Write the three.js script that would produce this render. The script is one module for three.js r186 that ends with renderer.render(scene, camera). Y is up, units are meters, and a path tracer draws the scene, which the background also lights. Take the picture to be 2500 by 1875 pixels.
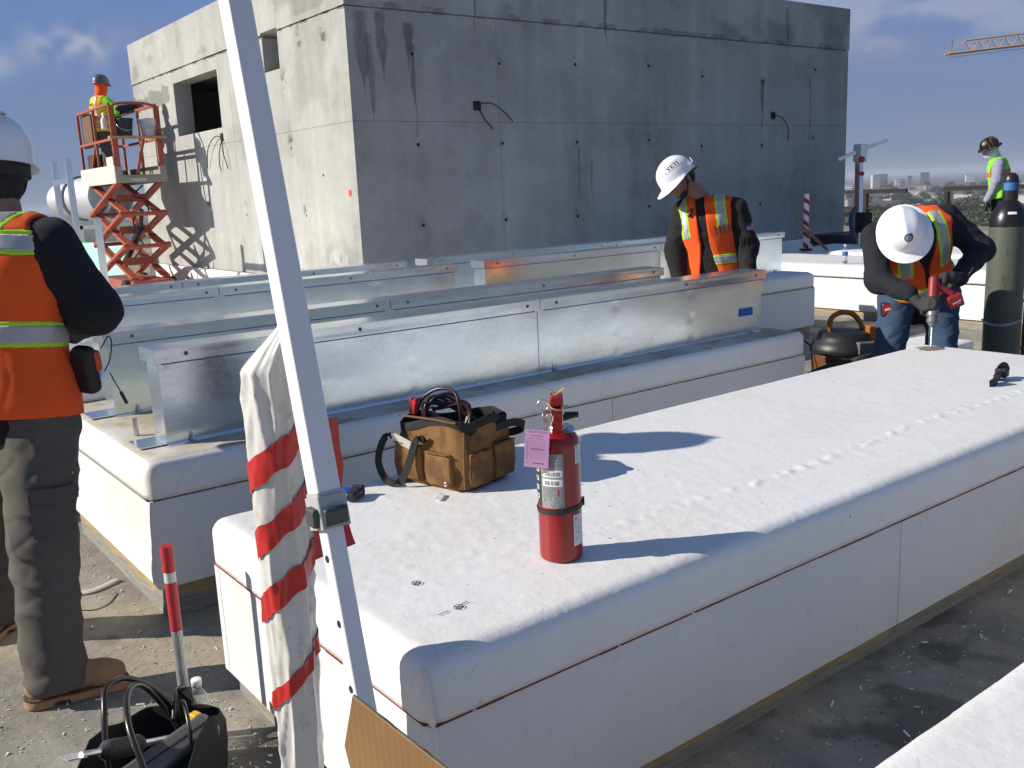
import * as THREE from 'three';
import { mergeGeometries, mergeVertices } from 'three/addons/utils/BufferGeometryUtils.js';
import { RoundedBoxGeometry } from 'three/addons/geometries/RoundedBoxGeometry.js';
import { ImprovedNoise } from 'three/addons/math/ImprovedNoise.js';

// ---------------------------------------------------------------- camera, sky, sun, exposure
const scene = new THREE.Scene();
const camera = new THREE.PerspectiveCamera(44.31, 4 / 3, 0.05, 20000);
camera.position.set(0, 1.6, 0);
camera.up.set(0.156, 0.979, -0.134);
camera.lookAt(0.591, 1.6 - 0.201, -0.781);

const renderer = new THREE.WebGLRenderer({ antialias: true });
renderer.toneMapping = THREE.LinearToneMapping;
renderer.toneMappingExposure = 1.18;
renderer.shadowMap.enabled = true;

const SUN_AZ = 30 * Math.PI / 180, SUN_EL = 28 * Math.PI / 180;
// direction in which the sunlight travels
const sunDir = new THREE.Vector3(Math.cos(SUN_AZ) * Math.cos(SUN_EL), -Math.sin(SUN_EL), Math.sin(SUN_AZ) * Math.cos(SUN_EL));
const sun = new THREE.DirectionalLight(new THREE.Color(1.0, 0.935, 0.845), 5.0);
sun.position.copy(sunDir).multiplyScalar(-60);
sun.target.position.set(0, 0, 0);
sun.castShadow = true;
sun.shadow.mapSize.set(4096, 4096);
Object.assign(sun.shadow.camera, { left: -35, right: 35, top: 30, bottom: -30, near: 1, far: 150 });
scene.add(sun, sun.target);

// ---------------------------------------------------------------- noise and random helpers
let seed = 1234567;
const rnd = () => { seed = (seed * 1664525 + 1013904223) >>> 0; return seed / 4294967296; };
const rr = (a, b) => a + (b - a) * rnd();
const clamp = (x, a, b) => Math.max(a, Math.min(b, x));
const mix = (a, b, t) => a + (b - a) * t;
const sstep = (a, b, x) => { const t = clamp((x - a) / (b - a), 0, 1); return t * t * (3 - 2 * t); };
const RT = new Float32Array(65536); { let q = 99991; for (let i = 0; i < 65536; i++) { q = (Math.imul(q, 1664525) + 1013904223) >>> 0; RT[i] = ((q ^ (q >>> 15)) >>> 0) / 4294967296; } }
const hash2 = (x, y) => RT[((x & 255) * 167 + (y & 255) * 59 + (((x * 7) ^ (y * 13)) & 255) * 256) & 65535];
function vnoise(x, y) {
  const xi = Math.floor(x), yi = Math.floor(y), fx = x - xi, fy = y - yi, u = fx * fx * (3 - 2 * fx), v = fy * fy * (3 - 2 * fy);
  const a = hash2(xi, yi), b = hash2(xi + 1, yi), c = hash2(xi, yi + 1), d = hash2(xi + 1, yi + 1), p = a + (b - a) * u;
  return p + (c + (d - c) * u - p) * v;
}
function fbm(x, y, o = 4) { let s = 0, a = 0.5, n = 0; for (let i = 0; i < o; i++) { s += a * vnoise(x, y); n += a; x = x * 2.03 + 17.1; y = y * 2.03 + 9.7; a *= 0.5; } return s / n; }
// value noise with a period, for textures that repeat
function pnoise(x, y, per, sd) {
  const xi = Math.floor(x), yi = Math.floor(y), fx = x - xi, fy = y - yi, u = fx * fx * (3 - 2 * fx), v = fy * fy * (3 - 2 * fy);
  const x0 = ((xi % per) + per) % per + sd, x1 = ((xi + 1) % per + per) % per + sd, y0 = ((yi % per) + per) % per, y1 = ((yi + 1) % per + per) % per;
  const a = hash2(x0, y0), b = hash2(x1, y0), c = hash2(x0, y1), d = hash2(x1, y1), p = a + (b - a) * u;
  return p + (c + (d - c) * u - p) * v;
}
const imp = new ImprovedNoise();
const n3 = (x, y, z) => imp.noise(x, y, z);

// ---------------------------------------------------------------- the sky: air and thin clouds
{
  const CLOUD_AZ = 76, CLOUD_EL = 8.35;
  const W = 1536, H = 768, data = new Float32Array(W * H * 4);
  for (let j = 0; j < H; j++) for (let i = 0; i < W; i++) {
    const lat = (j + 0.5) / H * Math.PI - Math.PI / 2, lon = (i + 0.5) / W * 2 * Math.PI - Math.PI;   // row 0 is the bottom
    const y = Math.sin(lat), x = Math.cos(lat) * Math.cos(lon), z = Math.cos(lat) * Math.sin(lon);
    const e = Math.max(0, lat) * 180 / Math.PI, o = (j * W + i) * 4;
    if (lat < -0.02) { data[o] = 0.225; data[o + 1] = 0.255; data[o + 2] = 0.325; data[o + 3] = 1; continue; }
    const t = 1 - Math.exp(-e / 9), t2 = sstep(8, 60, e);
    let c = [mix(mix(0.195, 0.088, t), 0.078, t2), mix(mix(0.238, 0.190, t), 0.122, t2), mix(mix(0.315, 0.46, t), 0.212, t2)];
    // thin veils low down and a few small clouds
    const k = 1 / Math.max(0.06, y + 0.03), px = x * k, pz = z * k;
    const veil = sstep(0.50, 0.78, fbm(px * 0.5 + 3, pz * 0.8 + 1, 5)) * sstep(0.5, 3, e) * (1 - sstep(14, 40, e)) * 0.30;
    const puff = sstep(0.60, 0.72, fbm(Math.atan2(z, x) * 9 + 2.3, e * 0.45 + 7.7, 5)) * sstep(5.5, 7.5, e) * (1 - sstep(9, 12, e)) * 0.35;
    // one small flat cloud low over the lift
    const az = Math.atan2(z, x) * 180 / Math.PI, cl = Math.exp(-Math.pow((az + CLOUD_AZ) / 1.9, 2) - Math.pow((e - CLOUD_EL) / 0.75, 2)) * 1.5 * sstep(0.28, 0.62, fbm(az * 1.1 + 5, e * 1.6 + 2, 5)) + Math.exp(-Math.pow((az + CLOUD_AZ + 4.0) / 1.2, 2) - Math.pow((e - CLOUD_EL + 0.9) / 0.6, 2)) * 0.8;
    c = c.map((v, n) => mix(mix(v, [0.235, 0.24, 0.315][n], veil), [0.50, 0.49, 0.52][n], Math.min(0.75, puff + 0.6 * cl)));
    data[o] = c[0]; data[o + 1] = c[1]; data[o + 2] = c[2]; data[o + 3] = 1;
  }
  const sky = new THREE.DataTexture(data, W, H, THREE.RGBAFormat, THREE.FloatType);
  sky.mapping = THREE.EquirectangularReflectionMapping;
  sky.magFilter = sky.minFilter = THREE.LinearFilter;
  sky.needsUpdate = true;
  scene.background = sky;
  scene.environment = sky;
}

// ---------------------------------------------------------------- textures and materials
function dataTex(w, h, fn, srgb = true) {
  const d = new Uint8Array(w * h * 4);
  for (let j = 0; j < h; j++) for (let i = 0; i < w; i++) {
    const c = fn((i + 0.5) / w, (j + 0.5) / h), o = (j * w + i) * 4;
    d[o] = clamp(c[0], 0, 1) * 255; d[o + 1] = clamp(c[1], 0, 1) * 255; d[o + 2] = clamp(c[2], 0, 1) * 255; d[o + 3] = c.length > 3 ? clamp(c[3], 0, 1) * 255 : 255;
  }
  const t = new THREE.DataTexture(d, w, h, THREE.RGBAFormat);
  t.wrapS = t.wrapT = THREE.RepeatWrapping;
  t.magFilter = THREE.LinearFilter; t.minFilter = THREE.LinearMipmapLinearFilter; t.generateMipmaps = true;
  if (srgb) t.colorSpace = THREE.SRGBColorSpace;
  t.needsUpdate = true;
  return t;
}
const grey = (v) => [v, v, v];
// noise that repeats on the unit square
function tnoise(u, v, f, o = 4) { let s = 0, a = 0.5, n = 0, per = Math.round(f); for (let i = 0; i < o; i++) { s += a * pnoise(u * per, v * per, per, 31 * i); n += a; per *= 2; a *= 0.5; } return s / n; }
const texFine = dataTex(512, 512, (u, v) => grey(tnoise(u, v, 60, 3)), false);
const texMid = dataTex(512, 512, (u, v) => grey(tnoise(u, v, 14, 5)), false);
const texWeave = dataTex(256, 256, (u, v) => grey(0.5 + 0.22 * Math.sin(u * 2 * Math.PI * 64) + 0.22 * Math.sin(v * 2 * Math.PI * 64) + 0.12 * (tnoise(u, v, 30, 3) - 0.5)), false);
const rep = (t, x, y = x) => { const c = t.clone(); c.repeat.set(x, y); c.needsUpdate = true; return c; };
const lin = (r, g, b) => new THREE.Color().setRGB(r, g, b);
function mat(c, roughness = 0.8, o = {}) {
  const m = (o.transmission || o.clearcoat || o.sheen || o.anisotropy) ? new THREE.MeshPhysicalMaterial() : new THREE.MeshStandardMaterial();
  m.color = Array.isArray(c) ? lin(...c) : new THREE.Color(c);
  m.roughness = roughness;
  Object.assign(m, o);
  return m;
}
function canvasTex(w, h, draw) {
  const c = document.createElement('canvas'); c.width = w; c.height = h;
  draw(c.getContext('2d'), w, h);
  const t = new THREE.CanvasTexture(c); t.colorSpace = THREE.SRGBColorSpace; t.anisotropy = 8;
  return t;
}

// ---------------------------------------------------------------- object helpers
const taken = {};
function numbered(n) { const k = taken[n] = (taken[n] ?? -1) + 1; return k ? n + '_' + String(k).padStart(3, '0') : n; }
const shade = (o) => { o.castShadow = true; o.receiveShadow = true; return o; };
function thing(name, label, category, pos = [0, 0, 0], turn = 0, group) {
  const g = new THREE.Group(); g.name = numbered(name); g.position.set(...pos); g.rotation.y = turn;
  g.userData = { label, category }; if (group) g.userData.group = group;
  scene.add(g); return g;
}
function part(parent, name, geo, m, pos, rot) {
  if (Array.isArray(geo)) geo = merge(geo);
  const o = shade(new THREE.Mesh(geo, m)); o.name = name;
  if (pos) o.position.set(...pos);
  if (rot) o.rotation.set(...rot);
  parent.add(o); return o;
}
function single(name, geo, m, label, category, pos, rot, group) {
  if (Array.isArray(geo)) geo = merge(geo);
  const o = shade(new THREE.Mesh(geo, m)); o.name = numbered(name);
  if (pos) o.position.set(...pos);
  if (rot) o.rotation.set(...rot);
  o.userData = { label, category }; if (group) o.userData.group = group;
  scene.add(o); return o;
}
function structure(name, geo, m, pos) {
  if (Array.isArray(geo)) geo = merge(geo);
  const o = shade(new THREE.Mesh(geo, m)); o.name = name; if (pos) o.position.set(...pos);
  o.userData.kind = 'structure'; scene.add(o); return o;
}
function merge(list) {
  const a = list.map((g) => { const n = g.index ? g.toNonIndexed() : g; for (const k of Object.keys(n.attributes)) if (!['position', 'normal', 'uv'].includes(k)) n.deleteAttribute(k); if (!n.attributes.uv) n.setAttribute('uv', new THREE.BufferAttribute(new Float32Array(n.attributes.position.count * 2), 2)); if (!n.attributes.normal) n.computeVertexNormals(); return n; });
  return mergeGeometries(a);
}
const V = (x, y, z) => new THREE.Vector3(x, y, z);
const va = (a) => new THREE.Vector3(a[0], a[1], a[2]);
// a box from its two corners
function bx(x0, y0, z0, x1, y1, z1, r = 0) {
  const w = Math.abs(x1 - x0), h = Math.abs(y1 - y0), d = Math.abs(z1 - z0);
  const g = r ? new RoundedBoxGeometry(w, h, d, 2, Math.min(r, w / 2.01, h / 2.01, d / 2.01)) : new THREE.BoxGeometry(w, h, d);
  return g.translate((x0 + x1) / 2, (y0 + y1) / 2, (z0 + z1) / 2);
}
// put a geometry whose length runs along +y from 0 to 1 between two points
function along(g, a, b, upHint) {
  const A = va(a), B = va(b), y = B.clone().sub(A), len = y.length(); y.normalize();
  let h = upHint ? va(upHint) : (Math.abs(y.y) > 0.9 ? V(1, 0, 0) : V(0, 1, 0));
  const x = new THREE.Vector3().crossVectors(h, y).normalize(), z = new THREE.Vector3().crossVectors(x, y).normalize();
  const m = new THREE.Matrix4().makeBasis(x, y.clone().multiplyScalar(1), z).setPosition(A);
  return g.clone().scale(1, len, 1).applyMatrix4(m);
}
const bar = (a, b, w, t, up) => along(new THREE.BoxGeometry(w, 1, t).translate(0, 0.5, 0), a, b, up);
const rod = (a, b, r, r2 = r, n = 10) => along(new THREE.CylinderGeometry(r2, r, 1, n).translate(0, 0.5, 0), a, b);
function tube(pts, r, n = 24, rs = 7, closed = false) { return new THREE.TubeGeometry(new THREE.CatmullRomCurve3(pts.map(va), closed), n, r, rs, closed); }
const lathe = (pts, n = 24) => new THREE.LatheGeometry(pts.map((p) => new THREE.Vector2(p[0], p[1])), n);
const ball = (x, y, z, r, n = 12) => new THREE.SphereGeometry(r, n, Math.max(6, n * 0.7 | 0)).translate(x, y, z);
// world-space planar uv in metres, picked by the way a face points
function boxUV(g, s = 1, ox = 0, oy = 0) {
  if (g.index) { const q = g.toNonIndexed(); for (const k of Object.keys(q.attributes)) g.setAttribute(k, q.attributes[k]); g.setIndex(null); }
  const p = g.attributes.position, uv = new Float32Array(p.count * 2), a = V(0, 0, 0), b = V(0, 0, 0), c = V(0, 0, 0);
  for (let i = 0; i < p.count; i += 3) {
    a.fromBufferAttribute(p, i); b.fromBufferAttribute(p, i + 1).sub(a); c.fromBufferAttribute(p, i + 2).sub(a); b.cross(c);
    const ax = Math.abs(b.x), ay = Math.abs(b.y), az = Math.abs(b.z);
    for (let k = i; k < i + 3; k++) { let u, v; if (ay >= ax && ay >= az) { u = p.getX(k); v = p.getZ(k); } else if (ax > az) { u = p.getZ(k); v = p.getY(k); } else { u = p.getX(k); v = p.getY(k); } uv[2 * k] = u * s + ox; uv[2 * k + 1] = v * s + oy; }
  }
  g.setAttribute('uv', new THREE.BufferAttribute(uv, 2));
  return g;
}

// ================================================================ the setting
// ---- roof deck the job stands on: dusty bare concrete with scuffs, footprints and dried paint
const deckTex = dataTex(1536, 1536, (u, v) => {
  const x = u * 9, y = v * 9;
  let b = 0.60 + 0.20 * (tnoise(u, v, 9, 6) - 0.5) + 0.16 * (tnoise(u, v, 60, 4) - 0.5);
  const dust = sstep(0.42, 0.60, tnoise(u + 0.3, v, 5, 5));
  const wet = sstep(0.62, 0.72, tnoise(u, v + 0.4, 12, 4));
  let c = [b * 0.98, b * 0.95, b * 0.88];
  c = c.map((q, i) => mix(q, [0.74, 0.685, 0.58][i] + 0.1 * (tnoise(u, v, 90, 2) - 0.5), dust * 0.85));
  c = c.map((q) => q * (1 - 0.25 * wet));
  // flecks of white coating and grit
  const s = hash2(Math.floor(x * 90), Math.floor(y * 90));
  if (s > 0.996) c = [0.86, 0.85, 0.8];
  if (s < 0.010) c = c.map((q) => q * 0.55);
  return c;
});
const deckBump = dataTex(1024, 1024, (u, v) => grey(0.55 * tnoise(u, v, 40, 5) + 0.3 * tnoise(u, v, 140, 3) + 0.15 * sstep(0.6, 0.75, tnoise(u, v, 20, 4))), false);
const mDeck = mat([0.82, 0.82, 0.82], 0.95, { map: rep(deckTex, 1 / 4.1), bumpMap: rep(deckBump, 1 / 2.3), bumpScale: 0.006 });
structure('roof_deck', boxUV(bx(-30, -30, -48, 27.6, 0, 14)), mDeck);

// ---- white equipment pads: insulated block, troweled white cap, panels, bare concrete foot
const trowel = dataTex(1024, 1024, (u, v) => {
  const r = Math.abs(tnoise(u, v, 26, 4) - 0.5) * 2, f = tnoise(u, v, 90, 3), big = tnoise(u, v, 7, 4);
  const st = tnoise(u * 1.0, v, 18, 3);
  return grey(clamp(0.35 * f + 0.45 * (1 - r) * sstep(0.42, 0.6, big) + 0.2 * st, 0, 1));
}, false);
const capTex = dataTex(1024, 1024, (u, v) => {
  const d = sstep(0.5, 0.75, tnoise(u, v, 6, 5)), e = sstep(0.72, 0.8, tnoise(u, v + 0.3, 50, 3)), g = tnoise(u, v, 120, 2);
  return [0.945 - 0.012 * d - 0.015 * e + 0.02 * (g - 0.5), 0.94 - 0.016 * d - 0.018 * e + 0.02 * (g - 0.5), 0.928 - 0.026 * d - 0.024 * e + 0.03 * (g - 0.5)];
});
{   // scuffs and scratches left on the coating
  const d = capTex.image.data, W = 1024; let q = 4242; const r2 = () => (q = (q * 16807) % 2147483647) / 2147483647;
  for (let i = 0; i < 260; i++) { let x = r2() * W, y = r2() * W, a = r2() * 6.28, L = 4 + r2() * r2() * 46, k = 0.87 + r2() * 0.11; for (let s = 0; s < L; s++) { x += Math.cos(a); y += Math.sin(a); a += (r2() - 0.5) * 0.25; const o = ((((y | 0) + W) % W) * W + (((x | 0) + W) % W)) * 4; d[o] *= k; d[o + 1] *= k; d[o + 2] *= k * 0.98; } }
  for (let i = 0; i < 70; i++) { const cx = r2() * W, cy = r2() * W, R = 1 + r2() * r2() * 4, k = 0.72 + r2() * 0.22; for (let yy = -R; yy <= R; yy++) for (let xx = -R; xx <= R; xx++) if (xx * xx + yy * yy < R * R * (0.5 + 0.5 * r2())) { const o = (((cy + yy + W | 0) % W) * W + ((cx + xx + W | 0) % W)) * 4; d[o] *= k; d[o + 1] *= k; d[o + 2] *= k; } }
  capTex.needsUpdate = true;
}
const dirtyCapTex = dataTex(1024, 1024, (u, v) => {
  const d = sstep(0.36, 0.62, tnoise(u, v, 7, 5)), e = sstep(0.55, 0.7, tnoise(u + 0.2, v, 15, 4)), g = tnoise(u, v, 110, 3) - 0.5;
  return [0.87 - 0.07 * d - 0.07 * e + 0.05 * g, 0.85 - 0.085 * d - 0.085 * e + 0.05 * g, 0.805 - 0.11 * d - 0.11 * e + 0.06 * g];
});
const panelTex = dataTex(512, 512, (u, v) => { const d = sstep(0.5, 0.8, tnoise(u, v, 4, 4)), g = tnoise(u, v, 80, 3) - 0.5, s = sstep(0.76, 0.82, tnoise(u, v, 34, 3)); return [0.915 - 0.02 * d + 0.015 * g - 0.03 * s, 0.915 - 0.02 * d + 0.015 * g - 0.03 * s, 0.91 - 0.03 * d + 0.015 * g - 0.03 * s]; });
const mCap = mat([0.93, 0.93, 0.92], 0.52, { map: rep(capTex, 1 / 1.9), bumpMap: rep(trowel, 1 / 0.9), bumpScale: 0.0013 });
const mCapDirty = mat([0.86, 0.86, 0.86], 0.85, { map: rep(dirtyCapTex, 1 / 1.7), bumpMap: rep(trowel, 1 / 0.9), bumpScale: 0.002 });
const mPanel = mat([0.88, 0.88, 0.88], 0.7, { map: rep(panelTex, 1 / 1.3), bumpMap: rep(texFine, 4), bumpScale: 0.0006 });
const footTex = dataTex(1024, 256, (u, v) => {   // v is the height: bare mortar below, tan primer with a ragged lower edge above
  const edge = 0.66 + 0.45 * (tnoise(u, 0.37, 14, 5) - 0.5), t = sstep(edge - 0.03, edge + 0.03, v), g = tnoise(u, v, 40, 4) - 0.5;
  const a = [0.60 + 0.2 * g, 0.59 + 0.2 * g, 0.55 + 0.2 * g], b = [0.71 + 0.15 * g, 0.62 + 0.15 * g, 0.45 + 0.15 * g];
  return a.map((q, i) => mix(q, b[i], t));
});
const mFoot = mat([0.8, 0.8, 0.8], 0.9, { map: footTex, bumpMap: rep(texMid, 3, 1), bumpScale: 0.006 });
const mSealRed = mat([0.20, 0.02, 0.02], 0.6), mSealDark = mat([0.03, 0.028, 0.028], 0.9);
const mCore = mat([0.10, 0.10, 0.10], 0.95);

function capGeometry(x0, x1, y0, y1, z0, z1, seg, r, amp, extra) {
  const w = x1 - x0, d = z1 - z0, nx = Math.max(8, Math.round(w / seg)), nz = Math.max(8, Math.round(d / seg));
  let g = new THREE.BoxGeometry(w, y1 - y0, d, nx, Math.max(6, Math.round((y1 - y0) / Math.max(seg, 0.016))), nz).translate((x0 + x1) / 2, (y0 + y1) / 2, (z0 + z1) / 2);
  g.deleteAttribute('uv'); g.deleteAttribute('normal'); g = mergeVertices(g, 1e-5);
  const p = g.attributes.position, q = V(0, 0, 0), a = V(0, 0, 0);
  for (let i = 0; i < p.count; i++) {
    a.fromBufferAttribute(p, i);
    q.set(clamp(a.x, x0 + r, x1 - r), Math.min(a.y, y1 - r), clamp(a.z, z0 + r, z1 - r));
    const dir = a.clone().sub(q); if (dir.lengthSq() > 1e-12) { const L = dir.length(); if (dir.x * dir.x + dir.y * dir.y + dir.z * dir.z > 0) dir.multiplyScalar(Math.min(r, L) / L); a.copy(q).add(dir); dir.normalize(); }
    const lo = a.y - y0 < 0.004 ? 0 : 1;
    let h = amp * lo * (0.9 * n3(a.x * 5, a.y * 5, a.z * 5) + 0.6 * n3(a.x * 17, a.y * 17, a.z * 17) + 0.45 * n3(a.x * 48, a.y * 48, a.z * 48)) + 0.0004 * lo * n3(a.x * 95, a.y * 95, a.z * 95);
    if (extra) h += extra(a) * lo;
    a.addScaledVector(dir, h);
    p.setXYZ(i, a.x, a.y, a.z);
  }
  g.computeVertexNormals();
  return boxUV(g);
}
function pad(name, label, o) {
  const { x0, x1, z0, z1, top, line, foot } = o, t = thing(name, label, 'equipment pad', [0, 0, 0], 0, 'white equipment pads on the roof'), gap = 0.006;
  const cg = capGeometry(x0, x1, line + gap / 2, top, z0, z1, o.seg ?? 0.05, 0.05, o.amp ?? 0.0022, o.extra);
  if (!o.dirty) part(t, 'cap', cg, mCap);
  else {   // trodden, dusty top; clean troweled edge
    const pick = (want) => { const P = cg.attributes, out = { position: [], normal: [], uv: [] }, n = P.position.count; for (let i = 0; i < n; i += 3) { const isTop = Math.min(P.normal.getY(i), P.normal.getY(i + 1), P.normal.getY(i + 2)) > 0.8; if (isTop !== want) continue; for (const k of Object.keys(out)) for (let q = 0; q < 3; q++) for (let c = 0; c < P[k].itemSize; c++) out[k].push(P[k].array[(i + q) * P[k].itemSize + c]); } const g = new THREE.BufferGeometry(); g.setAttribute('position', new THREE.Float32BufferAttribute(out.position, 3)); g.setAttribute('normal', new THREE.Float32BufferAttribute(out.normal, 3)); g.setAttribute('uv', new THREE.Float32BufferAttribute(out.uv, 2)); return g; };
    part(t, 'cap', pick(false), mCap); part(t, 'dusty_cap_top', pick(true), mCapDirty);
  }
  part(t, 'core', bx(x0 + 0.03, foot + 0.03, z0 + 0.03, x1 - 0.03, line + 0.06, z1 - 0.03), mCore);
  const P = 0.006;  // panels sit a little behind the troweled cap
  const y0 = foot, y1 = line - gap / 2;
  const board = (a, b, c, d) => { const g = new RoundedBoxGeometry(Math.abs(b - a), y1 - y0, Math.abs(d - c), 1, 0.003).translate((a + b) / 2, (y0 + y1) / 2, (c + d) / 2); part(t, 'foam_panel', boxUV(g, 1, rnd(), rnd()), mPanel); };
  const xs = [x0 + 0.045, ...(o.joints ?? []), x1 - 0.045];
  for (let i = 0; i < xs.length - 1; i++) { const a = xs[i] + (i ? 0.0018 : -0.045 + P), b = xs[i + 1] - (i < xs.length - 2 ? 0.0018 : -0.045 + P); board(a, b, z1 - P, z1 - 0.045); board(a, b, z0 + P, z0 + 0.045); }
  board(x0 + P + 0.001, x0 + 0.044, z0 + 0.0455, z1 - 0.0455); board(x1 - P - 0.001, x1 - 0.044, z0 + 0.0455, z1 - 0.0455);
  // the ragged line of sealant in the joint under the cap
  const seal = [], m = o.red ? mSealRed : mSealDark, yl = line;
  const run = (ax, az, bx_, bz, nx, nz) => {
    const L = Math.hypot(bx_ - ax, bz - az); let s = 0.0;
    while (s < L) { const l = Math.min(L - s, rr(0.05, 0.28)); const h = o.red ? rr(0.003, 0.0075) : 0.0035; const pr = o.red ? rr(-0.001, 0.0015) : -0.002;
      const c0 = s / L, c1 = (s + l - (rnd() < 0.3 ? 0.012 : 0.001)) / L;
      seal.push(bar([mix(ax, bx_, c0) + nx * pr, yl, mix(az, bz, c0) + nz * pr], [mix(ax, bx_, c1) + nx * pr, yl + rr(-0.0006, 0.0006), mix(az, bz, c1) + nz * pr], 0.012, h, [0, 1, 0]).rotateX(0)); s += l; }
  };
  run(x0 + 0.02, z1 - 0.006, x1 - 0.02, z1 - 0.006, 0, 1); run(x0 + 0.006, z0 + 0.02, x0 + 0.006, z1 - 0.02, -1, 0);
  part(t, 'sealant_line', seal, m);
  // bare foot
  const fg = new RoundedBoxGeometry(x1 - x0 - 0.07, foot + 0.05, z1 - z0 - 0.07, 2, 0.01).translate((x0 + x1) / 2, foot / 2 - 0.025, (z0 + z1) / 2);
  const p = fg.attributes.position, n = fg.attributes.normal, uv = fg.attributes.uv;
  for (let i = 0; i < p.count; i++) uv.setXY(i, (Math.abs(n.getX(i)) > 0.5 ? p.getZ(i) : p.getX(i)) / 2.2 + x0, clamp(p.getY(i) / foot, 0.02, 0.98));
  part(t, 'concrete_foot', fg, mFoot);
  return t;
}
const padFront = pad('equipment_pad', 'long white pad with fire extinguisher and tool bag on its bare top', {
  x0: 0.95, x1: 5.27, z0: -2.92, z1: -1.61, top: 0.61, line: 0.46, foot: 0.08, seg: 0.0135, amp: 0.0009, red: true, joints: [2.84],
  extra: (a) => { if (a.y < 0.55) return 0; const ridge = Math.exp(-Math.pow((a.z + 1.93 - 0.02 * Math.sin(a.x * 3)) / 0.022, 2)) * sstep(1.3, 2.2, a.x) * Math.max(0, n3(a.x * 22, 4, a.z * 30) + 0.15) * 0.009; const rough = Math.max(0, n3(a.x * 26, 9, a.z * 26)) * 0.0026 * sstep(0.1, 0.45, n3(a.x * 2.1, 3, a.z * 2.1 + 5) + 0.35) * (1 - sstep(1.9, 2.6, a.x)); return ridge + rough; },
});
pad('equipment_pad', 'white pad carrying the two front galvanized box ducts', { x0: 0.95, x1: 5.06, z0: -5.0, z1: -3.57, top: 0.65, line: 0.5, foot: 0.14, seg: 0.03, amp: 0.002, dirty: true, joints: [3.37] });
pad('equipment_pad', 'white pad under the rear row of galvanized box ducts', { x0: -0.6, x1: 8.24, z0: -7.1, z1: -5.72, top: 0.664, line: 0.51, foot: 0.12, seg: 0.06, amp: 0.002, joints: [1.8, 4.2, 6.6] });
pad('equipment_pad', 'sunlit white pad at far right with a water bottle standing on it', { x0: 9.52, x1: 10.8, z0: -9.4, z1: -3.0, top: 0.61, line: 0.46, foot: 0.10, seg: 0.08, amp: 0.002 });
pad('equipment_pad', 'white pad cut off by the bottom right corner of the picture', { x0: 1.0, x1: 5.3, z0: -0.826, z1: 0.5, top: 0.60, line: 0.45, foot: 0.08, seg: 0.022, amp: 0.0022, red: true, joints: [2.9] });
pad('equipment_pad', 'farthest white pad, behind the pad with the water bottle', { x0: 11.2, x1: 12.5, z0: -8.4, z1: -2.0, top: 0.62, line: 0.47, foot: 0.10, seg: 0.1, amp: 0.002 });

// ---- concrete penthouse: core walls with cast panels, parapet band, openings
const BX0 = 5.81, BX1 = 16.25, BZ0 = -19.3, BZ1 = -10.69, BTOP = 4.6, LEDGE = 3.86, MIDY = 2.52;
const holes = [[6.73, 3.35], [8.11, 3.29], [9.48, 3.34], [10.98, 3.38], [12.21, 3.27], [13.75, 3.25], [15.24, 3.49], [6.74, 2.23], [8.11, 2.24], [9.48, 2.25], [10.98, 2.28], [12.19, 2.18], [13.74, 2.18], [15.2, 2.3], [6.74, 1.2], [8.11, 1.2], [9.45, 1.18], [10.96, 1.26], [12.2, 1.2], [13.72, 1.17]];
const concreteBase = (x, y, sx) => {
  const cloud = fbm(x * 0.9 + sx, y * 0.9, 5), fine = fbm(x * 14, y * 14, 4), streak = fbm(x * 5 + sx, y * 0.25, 4), blot = sstep(0.58, 0.7, fbm(x * 1.7 + 4 + sx, y * 1.3 + 8, 5));
  return 0.72 + 0.10 * (cloud - 0.5) + 0.05 * (fine - 0.5) + 0.09 * (streak - 0.5) - 0.035 * blot;
};
const stain = (x, y, cx, cy, w, h, k) => Math.exp(-Math.pow((x - cx) / w, 2) - Math.pow((y - cy) / h, 2)) * k;
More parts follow.
